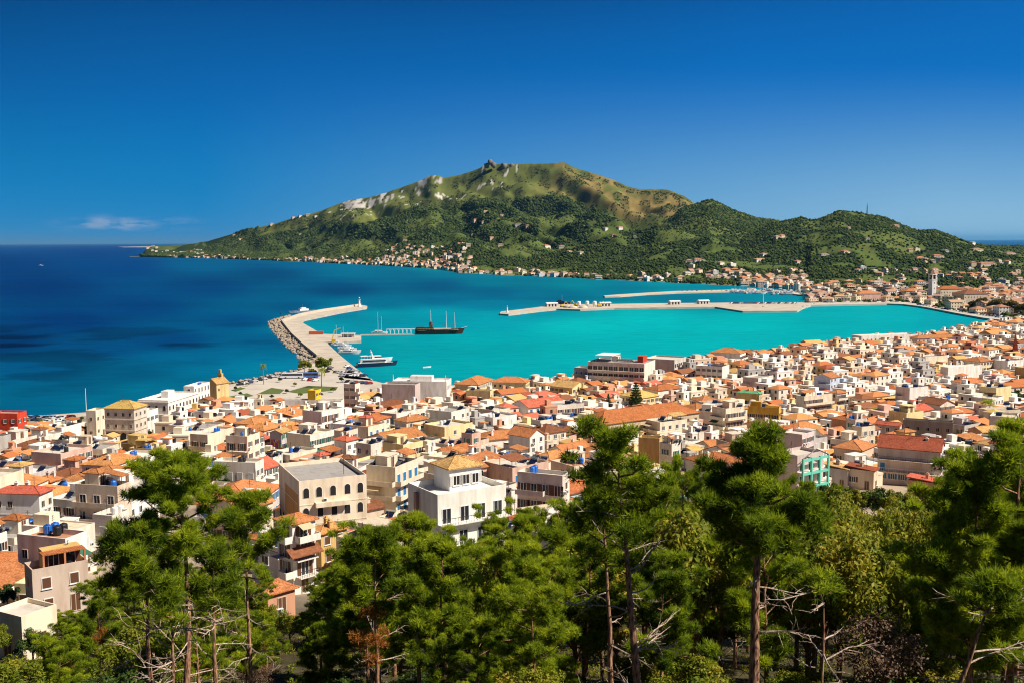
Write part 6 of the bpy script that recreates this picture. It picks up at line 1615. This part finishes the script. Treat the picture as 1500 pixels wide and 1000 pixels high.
def make_pine(name, seed, H=10.0, base=0.45, spread=2.6, limbs=26, lean=(0, 0), dead=8, trunk_r=0.17, per=120, k=8, shape='round', rust=False, bend=0.25, dens=1.0, deadlen=2.2):
    """returns (trunk mesh, crown mesh, list of bare branch meshes, rust mesh)"""
    rng = np.random.default_rng(seed)
    npt = 9
    zz = np.linspace(0, H, npt)
    wob = np.cumsum(rng.normal(0, bend * H / 60, (npt, 2)), 0)
    pts = np.stack([lean[0] * zz / H + wob[:, 0], lean[1] * zz / H + wob[:, 1], zz - 0.6 * (zz == 0)], 1)
    tb = MB(); tb.tube(pts, [trunk_r * (1 - 0.86 * (i / (npt - 1)) ** 0.9) for i in range(npt)], k=8)
    cs, rs, tt = [], [], []
    for i in range(limbs):
        f = base + (0.985 - base) * ((i + rng.random()) / limbs)
        p = path_at(pts, f)
        q = (f - base) / (1 - base)
        prof = (math.sin(math.pi * min(1, 0.22 + 0.72 * q)) if shape == 'round' else (1 - q) ** 0.7 * 0.95 + 0.12) if shape != 'sparse' else 0.55 + 0.45 * rng.random()
        L = spread * prof * rng.uniform(0.65, 1.2)
        az = i * 2.4 + rng.normal(0, .5); el = rng.uniform(0.05, 0.55) + 0.35 * q
        d = np.array([math.cos(az) * math.cos(el), math.sin(az) * math.cos(el), math.sin(el)])
        e = p + d * L + np.array([0, 0, 0.12 * L])
        m = p + d * L * .5 - np.array([0, 0, 0.05 * L])
        tb.tube([p, m, e], [trunk_r * .28 * (1 - .6 * q), trunk_r * .18, 0.012], k=4, cap=False)
        nc = max(3, int(L * 3.0))
        for c in range(nc):
            g = 0.38 + 0.68 * (c + rng.random()) / nc
            ce = p + (e - p) * g + rng.normal(0, 0.30, 3) * L * .35
            cs.append(ce); rs.append(rng.uniform(.22, .46) * (0.75 + .25 * L / spread)); tt.append(np.clip(rng.normal(.42, .16), .05, .95))
    cs.append(pts[-1]); rs.append(.45); tt.append(.55)
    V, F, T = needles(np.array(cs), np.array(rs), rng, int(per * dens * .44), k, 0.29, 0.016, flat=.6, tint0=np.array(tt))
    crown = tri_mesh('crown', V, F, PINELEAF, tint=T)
    trunk = tb.mesh('trunk', [BARK])
    trunk.polygons.foreach_set('use_smooth', [True] * len(trunk.polygons))
    bare = []
    for i in range(dead):
        f = rng.uniform(0.12, base + 0.08); p = path_at(pts, f); az = i * 2.4 + rng.normal(0, .6)
        L = deadlen * rng.uniform(.4, 1.15); d = np.array([math.cos(az), math.sin(az) * .8, rng.uniform(-.15, .5)])
        b = MB(); prev = p; path = [p]
        dirv = d.copy()
        for s in range(4):
            dirv = unit(dirv + rng.normal(0, .13, 3)); prev = prev + dirv * L / 4; path.append(prev)
        b.tube(path, [0.036, .03, .023, .015, .006], k=4, cap=False)
        for s in range(rng.integers(4, 9)):
            q0 = path_at(np.array(path), rng.uniform(.3, .95)); tw = [q0]; dv = unit(dirv + rng.normal(0, .6, 3))
            for _ in range(2): tw.append(tw[-1] + dv * L * .14); dv = unit(dv + rng.normal(0, .35, 3))
            b.tube(tw, [.016, .011, .005], k=3, cap=False)
        bare.append(b.mesh('bare_branch', [DEADWOOD]))
    rmesh = None
    if rust:
        cc = np.array([path_at(pts, f) + rng.normal(0, .35, 3) for f in rng.uniform(.48, .72, 12)])
        V, F, T = needles(cc, rng.uniform(.22, .5, 12), rng, 60, 7, .2, .016)
        rmesh = tri_mesh('rusty_foliage', V, F, RUSTLEAF, tint=T)
    return trunk, crown, bare, rmesh
def make_broad(name, seed, H=7.0, spread=3.0, nclump=46, per=210, sz=0.11, mat=None, base=0.3, flat=.85, trunk_r=.16):
    rng = np.random.default_rng(seed)
    tb = MB(); top = np.array([rng.normal(0, .3), rng.normal(0, .3), H * .75])
    tb.tube([(0, 0, -.6), top * .35, top * .7, top], [trunk_r, trunk_r * .8, trunk_r * .5, .04], k=7)
    cs, rs, tt = [], [], []
    for i in range(nclump):
        d = unit(rng.normal(size=3)); d[2] = abs(d[2]) * 1.0 - .25
        r = rng.random() ** .5
        c = np.array([d[0] * spread * r, d[1] * spread * r, H * (base + .5 * (1 - base)) + d[2] * H * (1 - base) * .5 * r * 1.2])
        cs.append(c); rs.append(rng.uniform(.5, .95) * spread / 3); tt.append(np.clip(rng.normal(.45, .2), 0, 1))
        if i % 4 == 0: tb.tube([top * rng.uniform(.3, .7), (top * .5 + c) / 2, c], [trunk_r * .35, trunk_r * .2, .015], k=4, cap=False)
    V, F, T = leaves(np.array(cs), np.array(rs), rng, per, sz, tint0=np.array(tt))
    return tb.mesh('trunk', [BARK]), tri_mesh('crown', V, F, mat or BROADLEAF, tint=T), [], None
def place_tree(meshes, x, y, z, label, name='pine_tree', cat='pine', group=None, s=1.0, rz=0.0, sz=None):
    trunk, crown, bare, rust = meshes
    t = thing(name, label, cat, (x, y, z), rz, group)
    t.scale = (s, s, sz or s)
    link('trunk', trunk, t); link('crown', crown, t)
    for b in bare: link('bare_branch', b, t)
    if rust: link('rusty_foliage', rust, t)
    return t
def stand(u, vtop, D):
    """foot of a tree whose tip shows at u, vtop when it stands D metres off"""
    az, sl = pix(u, vtop); x = az * D; z = ground(x, D)
    return x, D, z, EYE + sl * D - z
def feature(u, vtop, D, label, seed, Hk=None, name='pine_tree', cat='pine', **kw):
    x, y, z, H = stand(u, vtop, D)
    m = make_pine('pine', seed, H=H, **kw)
    return place_tree(m, x, y, z - 0.2, label, name, cat)
# the pines that stand out
feature(262, 664, 44, 'tallest left hand pine with dense dark crown and bare lower trunk', 101, base=.68, spread=2.3, limbs=25, dead=18, trunk_r=.2, per=170, shape='round', lean=(0.1, 0), deadlen=3)
feature(208, 768, 42, 'shorter full crowned pine left of the tallest left hand pine', 102, base=.66, spread=1.9, limbs=24, dead=10, trunk_r=.15, per=150)
feature(352, 722, 47, 'light feathery pine leaning right of the tallest left hand pine', 103, base=.68, spread=1.8, limbs=20, dead=14, trunk_r=.14, per=120, lean=(.5, 0), deadlen=2.6)
feature(306, 800, 40, 'slim pine with bleached bare branches below the tallest left hand pine', 104, base=.68, spread=1.2, limbs=12, dead=20, trunk_r=.14, per=90, deadlen=3.2)
feature(243, 845, 38, 'thin pine trunk bristling with pale dead branches at lower left', 105, base=.75, spread=.9, limbs=8, dead=20, trunk_r=.12, per=70, deadlen=3.2)
feature(545, 775, 46, 'pine with rust orange dead foliage down its trunk', 106, base=.66, spread=1.8, limbs=22, dead=10, trunk_r=.15, per=140, rust=True)
feature(612, 752, 55, 'full pine standing left of the big white block', 107, base=.38, spread=2.4, limbs=30, dead=4, trunk_r=.16, per=150)
feature(640, 792, 50, 'rounded pine right below the big white block', 108, base=.4, spread=2.0, limbs=26, dead=4, trunk_r=.15, per=150)
feature(945, 638, 35, 'tall thin sparse pine with leaning bare trunk in the centre', 109, base=.71, spread=2.0, limbs=20, dead=18, trunk_r=.2, per=85, shape='sparse', lean=(-1.0, .3), deadlen=2.6)
feature(904, 700, 37, 'sparse pine with broken branches just left of the leaning bare trunk', 110, base=.7, spread=1.5, limbs=13, dead=12, trunk_r=.15, per=80, shape='sparse', lean=(-.7, 0), deadlen=2.2)
feature(1112, 632, 33, 'tall straight pine with ladder of dead branches and dark crown', 111, base=.66, spread=2.1, limbs=28, dead=16, trunk_r=.25, per=150, shape='cone', deadlen=1.9)
feature(1216, 838, 31, 'bleached dead sapling with crooked side branches', 112, base=.9, spread=.5, limbs=5, dead=12, trunk_r=.07, per=25, deadlen=1.9, name='dead_tree', cat='dead tree')
feature(1490, 618, 36, 'towering dark pine at the right edge of the wood', 113, base=.30, spread=2.7, limbs=28, dead=9, trunk_r=.2, per=170)
feature(1436, 680, 36, 'broad dark pine beside the towering right edge pine', 114, base=.32, spread=2.3, limbs=26, dead=8, trunk_r=.17, per=160)
feature(1352, 835, 28, 'leaning broken trunk with brown twigs at lower right', 115, base=.82, spread=.8, limbs=7, dead=14, trunk_r=.13, per=40, lean=(2.2, 0), deadlen=2.2)
# the wood on the slope below
PV = [make_pine('pine', 200 + i, H=9.0, base=.34 + .05 * (i % 3), spread=2.4 + .25 * (i % 3), limbs=20, dead=7, trunk_r=.15, per=130, shape=('round', 'cone', 'sparse')[i % 3], rust=(i == 4)) for i in range(6)]
BV = [make_broad('broad', 300 + i, H=7.0, spread=2.8) for i in range(3)]
DV = [make_broad('dark', 320 + i, H=5.0, spread=2.3, mat=DARKLEAF, base=.1) for i in range(2)]
TV = [make_broad('twig', 340, H=6.0, spread=2.2, mat=TWIGLEAF, per=110, sz=.07)]
WOOD_LIM = [(-60, 905), (0, 900), (60, 890), (120, 880), (150, 845), (210, 830), (300, 815), (335, 810), (370, 850), (410, 888), (455, 885), (470, 840), (500, 800), (560, 785), (640, 800), (668, 812), (700, 790), (720, 765), (760, 752), (830, 750), (850, 760), (890, 730), (950, 700), (980, 692), (1060, 690), (1100, 705), (1180, 698), (1220, 706), (1290, 722), (1340, 730), (1390, 718), (1420, 705), (1450, 690), (1480, 660), (1560, 640)]
def fill_wood():
    rg = random.Random(5)
    got = []
    n = 0
    u = -30.0
    while u < 1530:
        D = rg.uniform(98, 120); lim = float(interp(u, WOOD_LIM)); x, y, z, H = stand(u, lim + rg.uniform(2, 15), D)
        broad = (1195 < u < 1410) or rg.random() < .12
        if H > 2.6:
            m, kind, hm = (rg.choice(BV), 'broadleaf_tree', 7.0) if broad else (rg.choice(PV), 'pine_tree', 9.0)
            sx = min(1.3, max(.75, H / hm))
            o = place_tree(m, x, y, z - .2, None, kind, 'tree' if broad else 'pine', 'trees of the wood on the slope', sx, rg.uniform(0, 6.28), H / hm)
            uu, vv = proj(x, y, z + H * .8); got.append((x, y))
            WOODREC.append(dict(o=o, u=uu, v=vv, H=H, kind=kind, ring=0, dist=D))
        u += rg.uniform(20, 30)
    for ring, (d0, d1, cnt, sp) in enumerate(((92, 122, 12, 4.0), (68, 92, 38, 4.0), (52, 68, 40, 3.2), (44, 52, 12, 3.2))):
        k = 0
        for _ in range(1500):
            if k >= cnt: break
            D = rg.uniform(d0, d1); u = rg.uniform(-70, 1570)
            lim = float(interp(u, WOOD_LIM))
            vt = lim + rg.uniform(0, 26) + (0, 16, 48, 120)[ring]
            if ring == 3 and any(a < u < b for a, b in ((180, 380), (480, 610), (840, 960), (1040, 1260))): continue
            x, y, z, H = stand(u, vt, D)
            if H < 2.6: continue
            if H > 15: H = rg.uniform(11, 15)
            if any((q[0] - x) ** 2 + (q[1] - y) ** 2 < sp * sp for q in got): continue
            got.append((x, y)); k += 1; n += 1
            broad = (1195 < u < 1410 and ring <= 2) or rg.random() < .08
            front = ('at the front of', 'deep inside', 'in the middle of', 'on the near side of', 'at the foot of')[ring]
            if H < 4.2 and not broad: kind = 'dark_shrub'; m = rg.choice(DV); s = H / 5.0
            elif broad: kind = 'broadleaf_tree'; m = rg.choice(BV if rg.random() < .9 else TV); s = H / 7.0
            else: kind = 'pine_tree'; m = rg.choice(PV); s = H / 9.0
            s = min(s, 1.35)
            o = place_tree(m, x, y, z - .2, None, kind, {'pine_tree': 'pine', 'broadleaf_tree': 'tree', 'dark_shrub': 'shrub'}[kind], 'trees of the wood on the slope', s * rg.uniform(.9, 1.15), rg.uniform(0, 6.28), H / {'pine_tree': 9.0, 'broadleaf_tree': 7.0, 'dark_shrub': 5.0}[kind])
            uu, vv = proj(x, y, z + H * .8)
            WOODREC.append(dict(o=o, u=uu, v=vv, H=H, kind=kind, ring=ring, dist=D))
    print('wood', n)
WOODREC = []
fill_wood()
def fill_shrubs():
    rg = random.Random(15); k = 0; spots = []
    for _ in range(900):
        if k >= 46: break
        D = rg.uniform(38, 72); u = rg.uniform(-30, 1530); H = rg.uniform(1.6, 3.4)
        az = A_OF(u); x = az * D; z = ground(x, D); v = proj(x, D, z + H)[1]
        if v < 905 or v > 1010 or any((q[0] - x) ** 2 + (q[1] - D) ** 2 < 4 for q in spots): continue
        spots.append((x, D)); k += 1
        brown = rg.random() < .3
        o = place_tree(TV[0] if brown else rg.choice(DV + [BV[0]]), x, D, z - .3, None, 'brown_thicket' if brown else 'dark_shrub', 'thicket' if brown else 'shrub', 'thickets under the pines', H / (6.0 if brown else 5.0) * 1.3, rg.uniform(0, 6), H / (6.0 if brown else 5.0))
        WOODREC.append(dict(o=o, u=u, v=v, H=H, kind='brown_thicket' if brown else 'dark_shrub', ring=4, dist=D))
fill_shrubs()
# brushwood on the ground under the pines
rng_ = np.random.default_rng(6)
n = 2600
D = rng_.uniform(18, 125, n); X = rng_.uniform(-.62, .62, n) * D
Zg = gz(X, D)
V, F, T = leaves(np.stack([X, D, Zg + .25], -1), rng_.uniform(.35, 1.0, n), rng_, 55, .1, flat=.6, tint0=rng_.uniform(.1, .7, n))
struct(link('undergrowth', tri_mesh('undergrowth', V, F, BROADLEAF, tint=T)), 'stuff')

# ------------------------------------------------------------------ trees among the houses
def town_tree(u, v, hpx, m, Hm, label, name='broadleaf_tree', cat='tree', wpx=None, z=None):
    if v < 566: p = P(u, v, 1.6); x, y, zz = p.x, p.y, 1.6
    else:
        x, y, _ = land_at(u, v, 0); zz = max(1.5, ground(x, y))
    H = hpx * y / FOC; s = H / Hm
    t = place_tree(m, x, y, zz, label, name, cat, None, s * (1.0 if wpx is None else wpx), random.Random(int(u)).uniform(0, 6), s)
    return t
RV = make_broad('round', 360, H=7.0, spread=3.0, nclump=40, per=120, sz=.28, mat=BROADLEAF, base=.22)
RD = make_broad('rounddark', 361, H=7.0, spread=3.0, nclump=40, per=120, sz=.28, mat=DARKLEAF, base=.2)
for u, v, h, m, lab in [(446, 548, 23, RV, 'round green tree at the pier root, nearer the sea'), (475, 551, 32, RV, 'taller round green tree at the pier root'), (457, 552, 14, RV, 'low bushy tree between the two round pier trees'), (150, 650, 14, RD, 'clipped tree at the left arch of the stone building'), (192, 647, 18, RD, 'tree at the right corner of the arcaded stone building'), (226, 632, 16, RV, 'leafy tree in the plaza below the white palace'), (238, 628, 14, RV, 'second leafy tree under the palace wall'), (216, 643, 15, RV, 'spreading tree in the plaza centre'), (205, 652, 15, RD, 'dark tree at the near edge of the plaza'), (248, 640, 14, RD, 'tree between the plaza and the balconied houses'), (265, 615, 9, RD, 'low tree by the palace wing steps'),
          (318, 624, 18, RD, 'dark tree pressed against the pale house near the church'), (383, 655, 22, RD, 'dark green tree beside the mural'), (590, 655, 13, RD, 'bushy garden tree in mid town'), (544, 748, 18, RV, 'bright green yard tree right of the cream hotel'), (332, 728, 30, RD, 'dark tree in front of the long off-white block'), (12, 895, 42, RD, 'dark bush tree at the left edge beside the weathered house'), (120, 617, 8, RD, 'small green tree on the seafront by the flagpole'), (40, 620, 7, RV, 'low green hedge tree behind the red block'), (60, 620, 7, RV, 'low green tree on the seafront road'), (1100, 518, 7, RD, 'dark tree on the waterfront right of the orange hip roof'), (770, 582, 9, RD, 'small tree by the orange waterfront building'), (1488, 600, 30, RD, 'dark tree at the right edge of the town'), (1240, 764, 56, RV, 'leafy tree below the dark red shed'), (1262, 766, 55, RV, 'leafy tree between the sheds and the wood'), (1286, 768, 56, RD, 'dark leafy tree under the left corner of the large gabled house'), (1312, 772, 58, RV, 'tall leafy tree before the large gabled house'), (1338, 770, 54, RV, 'leafy tree left of the pink roofed shed'), (1366, 768, 50, RD, 'dark tree below the pink roofed shed'), (1218, 762, 56, RD, 'dark tree under the grey tan roofed shed'), (1398, 766, 56, RV, 'leafy tree right of the pink roofed shed'), (345, 572, 7, RD, 'small clipped tree on the paved square near the ochre church'), (362, 566, 7, RV, 'small clipped tree on the seaward lawn'), (420, 577, 8, RD, 'small tree between two lawns of the square'), (440, 582, 8, RV, 'small tree behind the bright yellow narrow house'), (398, 585, 8, RD, 'small tree on the landward lawn of the square'), (352, 580, 7, RD, 'small tree at the corner of the first lawn'), (376, 590, 8, RV, 'small green tree on the square just behind the colonnade'), (410, 560, 8, RD, 'small tree near the parked coaches on the square'), (432, 566, 7, RV, 'small tree on the long lawn near the coaches'), (470, 582, 8, RD, 'tree between the yellow narrow house and the slim block'), (488, 575, 9, RV, 'tree at the pier end of the long lawn'), (500, 560, 9, RD, 'dark tree by the pier car park'), (325, 578, 8, RV, 'tree at the foot of the ochre church'), (340, 596, 8, RD, 'small tree at the left end of the white colonnade'), (1440, 640, 26, RD, 'dark tree below the right hand houses'), (1466, 640, 30, RV, 'green tree under the right edge houses')]:
    town_tree(u, v, h, m, 7.0, lab)
town_tree(355, 735, 28, make_broad('bare', 370, H=6, spread=2.4, mat=TWIGLEAF, per=90, sz=.12), 6.0, 'leafless brown tree before the long off-white block')
OV = make_broad('olive', 371, H=7.0, spread=3.2, nclump=40, per=120, sz=.4, mat=leaf('olive_leaves', (.10, .085, .02), (.17, .13, .025), (.25, .19, .04)), base=.2)
for k in range(13):
    u = 1426 + 7.2 * k; town_tree(u, 455 + .10 * (u - 1426), 15 + 3 * (k % 3), OV, 7.0, f'olive brown tree in the promenade grove, {("end nearest the bell tower", "beside the end tree", "third along from the bell tower", "before the brown roofed building", "mid grove, taller", "mid grove, shorter", "centre of the grove", "just beyond the centre", "toward the frame edge, low", "toward the frame edge, tall", "near the frame edge", "almost at the frame edge", "last at the frame edge")[k]}')
for k in range(16):
    u = 1205 + 8.6 * k; town_tree(u, 440, 7 + (k * 7) % 5, RD, 7.0, f'dark street tree on the far promenade, {("by the marina slip", "second from the marina", "third from the marina", "before the kiosk", "right of the kiosk", "left of the pink mansion", "at the pink mansion door", "right of the pink mansion", "first along the bend", "second along the bend", "third along the bend", "fourth along the bend", "below the cream shore block", "just left of the bell tower", "in front of the bell tower", "right of the bell tower")[k]}')
# Norfolk pine, cypress, palms
def norfolk(u, v, hpx, label):
    x, y, _ = land_at(u, v, 0); zz = max(1.5, ground(x, y)); H = hpx * y / FOC
    rng = np.random.default_rng(9); tb = MB(); tb.tube([(0, 0, -1), (0, 0, H)], [.3, .04], k=6)
    cs, rs = [], []
    for k in range(11):
        z = H * (.16 + .8 * k / 10); L = H * .27 * (1 - k / 11.5)
        for j in range(7):
            q = j * .9 + k * .35
            tb.tube([(0, 0, z), (math.cos(q) * L, math.sin(q) * L, z + L * .18)], [.06, .02], k=3, cap=False)
            for s in (.35, .6, .8, 1.0): cs.append((math.cos(q) * L * s, math.sin(q) * L * s, z + L * .18 * s + .1)); rs.append(.12 + .3 * L * .12 + .14)
    V, F, T = needles(np.array(cs), np.array(rs) * 1.4, rng, 22, 5, .42, .07, flat=.6)
    t = thing('norfolk_pine', label, 'conifer', (x, y, zz)); tb.build('trunk', BARK, t); link('crown', tri_mesh('crown', V, F, DARKLEAF, tint=T), t)
norfolk(931, 606, 47, 'tiered conifer rising behind the long orange roofed hall')
def cypress(u, v, hpx, label, wk=.13):
    x, y, _ = land_at(u, v, 0); zz = max(1.5, ground(x, y)); H = hpx * y / FOC
    rng = np.random.default_rng(int(u)); cs, rs = [], []
    for k in range(26):
        f = k / 25; q = rng.uniform(0, 6.28); r = H * wk * math.sin(math.pi * min(1, .12 + .86 * f)) 
        cs.append((math.cos(q) * r * .5, math.sin(q) * r * .5, H * (.06 + .9 * f))); rs.append(max(.3, r * .9))
    V, F, T = leaves(np.array(cs), np.array(rs), rng, 90, .22, flat=1.3, tint0=rng.uniform(.1, .6, 26))
    t = thing('cypress_tree', label, 'cypress', (x, y, zz)); MB().tube([(0, 0, -1), (0, 0, H * .8)], [.2, .05], k=5).build('trunk', BARK, t); link('crown', tri_mesh('crown', V, F, DARKLEAF, tint=T), t)
cypress(891, 607, 32, 'dark columnar cypress left of the tiered conifer')
cypress(1000, 690, 24, 'dark cypress beside the slender off-white block')
for k, (u, v) in enumerate([(1385, 384), (1390, 384), (1396, 385), (1402, 385)]):
    az, sl = pix(u, v); D = 2300.0; x = az * D; z = far_ground(x, D); rng = np.random.default_rng(k)
    V, F, T = leaves(np.array([(0, 0, 3 + 2.6 * j) for j in range(7)]), np.array([1.5, 1.9, 2, 2, 1.8, 1.4, .9]), rng, 40, .6, flat=1.4)
    t = thing('cypress_tree', ('far cypress nearest the salmon house', 'far cypress second from the salmon house', 'far cypress third from the salmon house', 'far cypress last of the row on the plain')[k], 'cypress', (x, D, z), 0, 'cypresses on the far plain'); MB().tube([(0, 0, -1), (0, 0, 14)], [.3, .1], k=5).build('trunk', BARK, t); link('crown', tri_mesh('crown', V, F, DARKLEAF, tint=T), t)
def palm_meshes(seed):
    rng = np.random.default_rng(seed); H = 8.0
    tb = MB(); tb.tube([(0, 0, -.5), (.1, 0, H * .5), (.25, .05, H)], [.3, .22, .2], k=7)
    V, F, T = [], [], []
    o = 0
    for i in range(34):
        q = i * 2.4; el = rng.uniform(-.35, 1.1); L = rng.uniform(2.0, 2.8)
        pts = []
        for s in np.linspace(0, 1, 6):
            r = L * s * math.cos(el * (1 - .3 * s)); pts.append(np.array([.25 + math.cos(q) * r, .05 + math.sin(q) * r, H + L * s * math.sin(el) - 1.3 * s * s]))
        side = np.array([-math.sin(q), math.cos(q), 0])
        for a, b in zip(pts[:-1], pts[1:]):
            for sg in (-1, 1):
                for f in (0, .5):
                    p = a + (b - a) * f; p2 = a + (b - a) * (f + .34)
                    tip = (p + p2) / 2 + side * sg * .55 + (b - a) * .6 - np.array([0, 0, .25])
                    V += [p, p2, tip]; F.append((o, o + 1, o + 2)); o += 3; T.append(rng.uniform(.25, .8))
    return tb.mesh('trunk', [BARK]), tri_mesh('crown', np.array(V), np.array(F), PINELEAF, tint=np.array(T)), [], None
PM = palm_meshes(4)
def palm(u, v, hpx, label, w=1.0):
    if v < 566: p = P(u, v, 1.6); x, y, zz = p.x, p.y, 1.6
    else: x, y, _ = land_at(u, v, 0); zz = max(1.5, ground(x, y))
    s = hpx * y / FOC / 9.2
    place_tree(PM, x, y, zz, label, 'palm_tree', 'palm', None, s * w, u, s)
palm(386.5, 563, 33, 'tall lone palm on the paved square by the sea', .62)
palm(471, 568, 32, 'palm in front of the taller round pier tree', .8)
palm(224, 626, 32, 'palm between the arcaded building and the white palace', .9)
palm(1283, 622, 28, 'bushy palm in the right half of the town', 1.1)
palm(1447, 625, 44, 'tall dark palm at the right of town above the wood', 1.0)
palm(205, 735, 28, 'pale palm partly behind the big left pine', 1.0)
palm(455, 745, 14, 'small palm in the yard below the cream hotel', 1.1)

# ------------------------------------------------------------------ labels for houses and wood trees
def label_houses():
    refs = [(h['u'], h['v'], h['mark']) for h in HOUSES if h.get('mark')]
    num = {1: 'single storey', 2: 'two storey', 3: 'three storey', 4: 'four storey', 5: 'five storey'}
    used = {h['o']['label'] for h in HOUSES if h['label']}
    todo = [h for h in HOUSES if not h['label']]
    todo.sort(key=lambda h: h['dist'])
    def roof(h): return f"{h['deck']} flat roof" if h['roof'] == 'flat' else f"{h['roofc']} " + {'hip': 'hipped roof', 'gable': 'gable roof', 'shed': 'lean-to roof'}[h['roof']]
    for h in todo:
        base = f"{num[h['n']]} {h['wall']} house, {roof(h)}"
        rs = sorted(refs, key=lambda r: ((r[0] - h['u']) ** 2 + ((r[1] - h['v']) * 2) ** 2))[:7]
        opts = []
        for r in rs:
            dx, dy = h['u'] - r[0], (h['v'] - r[1]) * 2
            side = (('right of' if dx > 0 else 'left of') if abs(dx) > abs(dy) else ('below' if dy > 0 else 'above'))
            far = math.hypot(dx, dy)
            q = 'just ' if far < 40 else ('' if far < 90 else 'well ')
            if far > 230: continue
            opts.append(f"{q}{side} {r[2]}")
            if abs(dx) > 12 and abs(dy) > 12:
                opts.append(f"{q}{'below' if dy > 0 else 'above'} and {'right' if dx > 0 else 'left'} of {r[2]}")
        fe = h['feats']
        for op in opts or ['at the edge of town']:
            for f in [None] + fe:
                lb = base + (f", {f}" if f else '') + ', ' + op
                if len(lb.split()) <= 16 and lb not in used: break
            else: continue
            break
        else:
            for od in ('second', 'third', 'fourth', 'fifth', 'sixth', 'seventh'):
                lb = f"{od} nearest {num[h['n']]} {h['wall']} house, {roof(h)}, " + (opts or ['at the edge of town'])[0]
                if lb not in used: break
            lb = ' '.join(lb.split()[:16])
        used.add(lb); h['o']['label'] = lb
label_houses()
def label_wood():
    refs = [(262, 'the tallest left hand pine'), (545, 'the rust orange pine'), (640, 'the big white block'), (903, 'the leaning bare trunk'), (1112, 'the ladder branched pine'), (1216, 'the dead sapling'), (1340, 'the large gabled house'), (1484, 'the towering right edge pine'), (60, 'the weathered loggia house'), (428, 'the narrow tall house'), (790, 'the coral shuttered block')]
    rows = {}
    for r in WOODREC:
        q = min(refs, key=lambda q: abs(q[0] - r['u'])); r['ref'] = q[1]; r['dx'] = r['u'] - q[0]
        rows.setdefault((r['kind'], r['ring'], q[1], r['dx'] > 0), []).append(r)
    ordw = ('nearest', 'second', 'third', 'fourth', 'fifth', 'sixth', 'seventh', 'eighth', 'ninth', 'tenth', 'eleventh', 'twelfth')
    rown = ('row next the houses', 'second row back', 'middle of the wood', 'among bare trunks', 'under bare trunks')
    for (kind, ring, ref, right), rs in rows.items():
        kd = {'pine_tree': 'pine', 'broadleaf_tree': 'leafy tree', 'dark_shrub': 'dark shrub', 'brown_thicket': 'brown thicket'}[kind]
        for k, r in enumerate(sorted(rs, key=lambda q: abs(q['dx']))):
            size = 'tall' if r['H'] > 10 else 'middling' if r['H'] > 6.5 else 'short' if r['H'] > 4 else 'squat'
            r['o']['label'] = f"{size} {kd}, {ordw[min(k, 11)]} to {'right' if right else 'left'} of {ref}, {rown[ring]}"
label_wood()
bpy.context.view_layer.update()

# ------------------------------------------------------------------ the air
def build_haze():
    m, n, l, out = new_mat('thin_air')
    pv = N(n, 'ShaderNodeVolumePrincipled')
    pv.inputs['Color'].default_value = (0.22, 0.60, 0.98, 1)
    pv.inputs['Density'].default_value = 1.1e-5
    pv.inputs['Anisotropy'].default_value = 0.2
    l.new(pv.outputs[0], out.inputs['Volume'])
    S = 330000.0
    o = MB().box(-S, S, -S, S, -8.0, 640.0).build('haze', m)
    struct(o, 'stuff')
build_haze()
